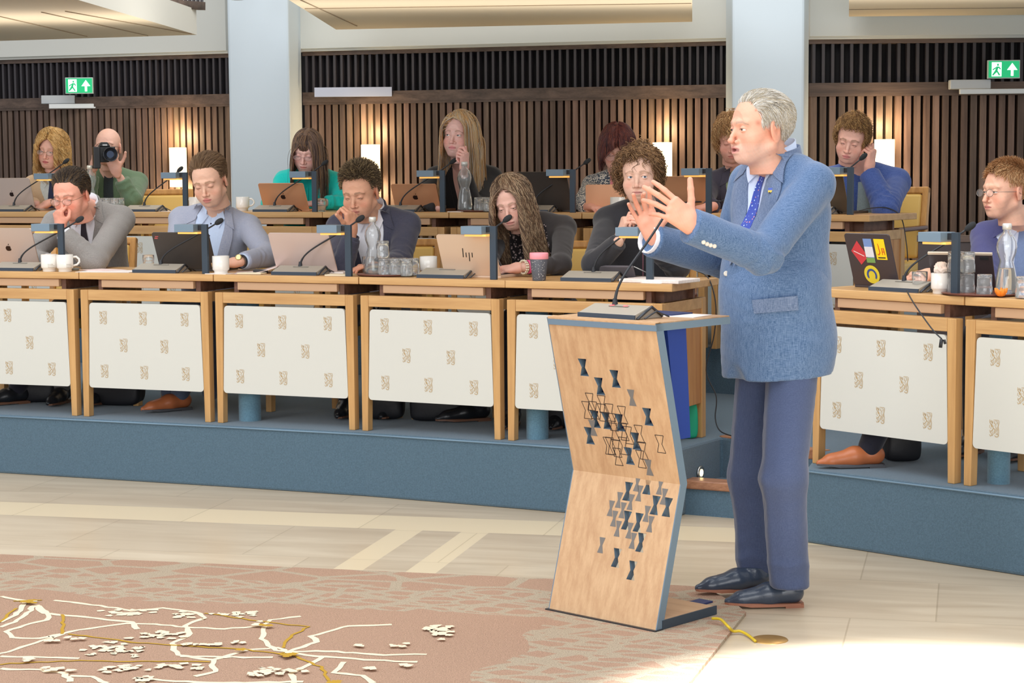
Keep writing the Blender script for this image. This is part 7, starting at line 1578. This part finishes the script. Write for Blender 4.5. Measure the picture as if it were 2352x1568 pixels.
# jacket skirt: continues the jacket down to the hem, open at the front, vent at the back
hipc = T(0, .015, -.50); v = Vol(T.N-np.array((.5, .5, .9)), T.N+np.array((.5, .5, -.3)), .007); R_ = T.R
base = frame(-.98, 0, 0); TZ = TF(T.N+np.array((.02, 0, -.03)), -.98, 0, 0)
v.ell(TZ(0, .045, -.44), (.200, .172, .22), R=base, k=.03); v.cone(TZ(0, .035, -.45), TZ(0, .03, -.76), .192, .192, k=.04)
v.ell(TZ(0, .0, -.62), (.205, .175, .22), R=base, k=.05)
v.plane(TZ(0, 0, -.735), TZ.R@np.array((0, -.06, -1)))
cv = np.array(TZ(.0, .26, -.80)); v.cone(cv, TZ(.0, .30, -.55), .085, .01, k=.01, op='s')
v.cone(TZ(0, .02, -.60), TZ(0, .02, -.9), .140, .150, k=.005, op='s')
V, F = v.mesh(); V = folds(V, F, .004, seed=9); sk = npmesh('jacket_skirt', V, F, SUIT, body); bs = to_bvh(V, F)
# front edge seam, pocket flap, buttons, vent flap
def stick(T, bvh, x, z, D): o = Vector(T(0, 0, z))+Vector(T.R@np.array((x, 0, 0))); h = bvh.ray_cast(o+D*.6, -D); return h
side = TZ.R@np.array((-.92, .38, 0)); Dv = Vector(side).normalized(); lat = Vector((0, 0, 1)).cross(Dv)
def sidepatch(name, px, mt, off=.004, th=.003, par=None, bv=None):
    """cloth piece outlined on the coat's near side; corners given where they lie on the coat"""
    rows = []
    for row in px:
        rr_ = []
        for x, y in row:
            o = Vector(CAM); d = (P(x, y, 6.5)-CAM).normalized(); h = (bv or bs).ray_cast(o, d); rr_.append((h[0] if h[0] is not None else P(x, y, 6.5))-d*off)
        rows.append(rr_)
    n, m_ = len(rows), len(rows[0]); V = [p for r_ in rows for p in r_]; D = -(V[0]-CAM).normalized(); V2 = [p+D*th for p in V]; K = n*m_; F = []
    for i in range(n-1):
        for j in range(m_-1): a = i*m_+j; F += [(a+K, a+m_+K, a+m_+1+K, a+1+K), (a, a+1, a+m_+1, a+m_)]
    for i in range(n-1):
        a = i*m_; F.append((a, a+m_, a+m_+K, a+K)); a += m_-1; F.append((a, a+K, a+m_+K, a+m_))
    for j in range(m_-1): F.append((j, j+K, j+1+K, j+1)); a = (n-1)*m_+j; F.append((a, a+1, a+1+K, a+K))
    return npmesh(name, [tuple(p) for p in V+V2], F, mt, par or sk, smooth=False)
def gridq(tl, tr, br, bl, n, m_): return [[tuple(np.array(tl)*(1-u)*(1-v_)+np.array(tr)*u*(1-v_)+np.array(br)*u*v_+np.array(bl)*(1-u)*v_) for u in np.linspace(0, 1, m_)] for v_ in np.linspace(0, 1, n)]
sidepatch('pocket_flap', gridq((1727, 689), (1832, 679), (1834, 712), (1732, 720), 5, 9), SUITL, off=.006, th=.004)
allv = [bs, to_bvh(np.array([v_.co for v_ in sp_['jk'].data.vertices]), np.array([list(p.vertices) for p in sp_['jk'].data.polygons]))]
def oncoat(x, y):
    o = Vector(CAM); d = (P(x, y, 6.5)-CAM).normalized(); best = None
    for b in allv:
        h = b.ray_cast(o, d)
        if h[0] is not None and (best is None or h[3] < best[3]): best = h
    return best, d
PEARL = mat('pale_button', (214, 206, 192), .3, coat=.4)
for x, y, r_ in ((1668, 628, .0095), (1616, 556, .0075), (1624, 560, .0075), (1632, 563, .0075), (1641, 565, .0075)):
    h, d = oncoat(x, y)
    if h: disc('button', body, h[0]-d*.002, -d, r_, .004, PEARL)
h, d = oncoat(1770, 438)
if h:
    pn = MB(); q = Matrix.Translation(h[0]-d*.014) @ (-d).to_track_quat('Z', 'Y').to_matrix().to_4x4()
    pn.b2((-.008, .0, 0), (.008, .010, .002), q); p1 = pn.build('lapel_pin', mat('pin_blue', (60, 90, 190), .3), body); pn = MB(); pn.b2((-.009, -.006, 0), (.009, .002, .003), q); pn.build('pin_yellow', mat('pin_yellow', (236, 200, 60), .3), p1); pn = MB(); pn.b2((-.007, -.009, 0), (-.002, -.004, .0035), q); pn.b2((.002, -.009, 0), (.007, -.004, .0035), q); pn.build('pin_dark', DARKER, p1)
# trousers
v = Vol(TZ(0, 0, 0)-np.array((.55, .55, 1.55)), TZ(0, 0, 0)+np.array((.5, .5, -.45)), .0075)
hipz = TZ(0, .03, -.60); aL = P3((1812, 1330, 6.60)); aR = P3((1740, 1310, 6.86)); kL = P3((1800, 1095, 6.56)); kR = P3((1724, 1090, 6.86))
hL = np.array(TZ(-.080, .02, -.66)); hR = np.array(TZ(.080, .02, -.66))
v.ell(TZ(0, .02, -.62), (.150, .125, .15), R=base, k=.02)
for h_, kn, an in ((hL, kL, aL), (hR, kR, aR)):
    v.cone(h_, kn, .092, .080, k=.03); v.cone(kn, an+np.array((0, 0, -.01)), .080, .070, k=.03); fz_ = base@np.array((0, 1, 0)); v.cone(h_+fz_*.085, kn+fz_*.074, .010, .010, k=.022); v.cone(kn+fz_*.074, an+fz_*.062, .010, .010, k=.022); v.cone(kn-fz_*.074, an-fz_*.064, .008, .010, k=.022)
v.plane((0, 0, .075), (0, 0, -1))
V, F = v.mesh(); js = [(kL+np.array((0, 0, -.05)), (0, 0, 1), .16, .006, 30), (kR+np.array((0, 0, -.05)), (0, 0, 1), .16, .006, 30), (aL+np.array((0, 0, .05)), (.2, 0, 1), .16, .010, 26), (aR+np.array((0, 0, .05)), (.2, 0, 1), .16, .010, 26)]
V = folds(V, F, .0035, js, seed=4)
# pressed creases along the front of each leg
tr = npmesh('trousers', V, F, TROU, body)
for h_, kn, an, nm in ((hL, kL, aL, 1), (hR, kR, aR, 2)):
    pass
LTH = mat('blue_black_leather', (58, 68, 84), .28, bump=.3, bscale=110, coat=.2); BSOLE = mat('brown_welt', (158, 104, 80), .45)
hp = G(1850, 1394, 0); shoe(body, np.array((hp.x-.02, hp.y+.02, .0)), -1.50, LTH, BSOLE, s=.98)
hp = G(1760, 1368, 0); shoe(body, np.array((hp.x, hp.y+.03, .013)), -1.36, LTH, BSOLE, s=.98)
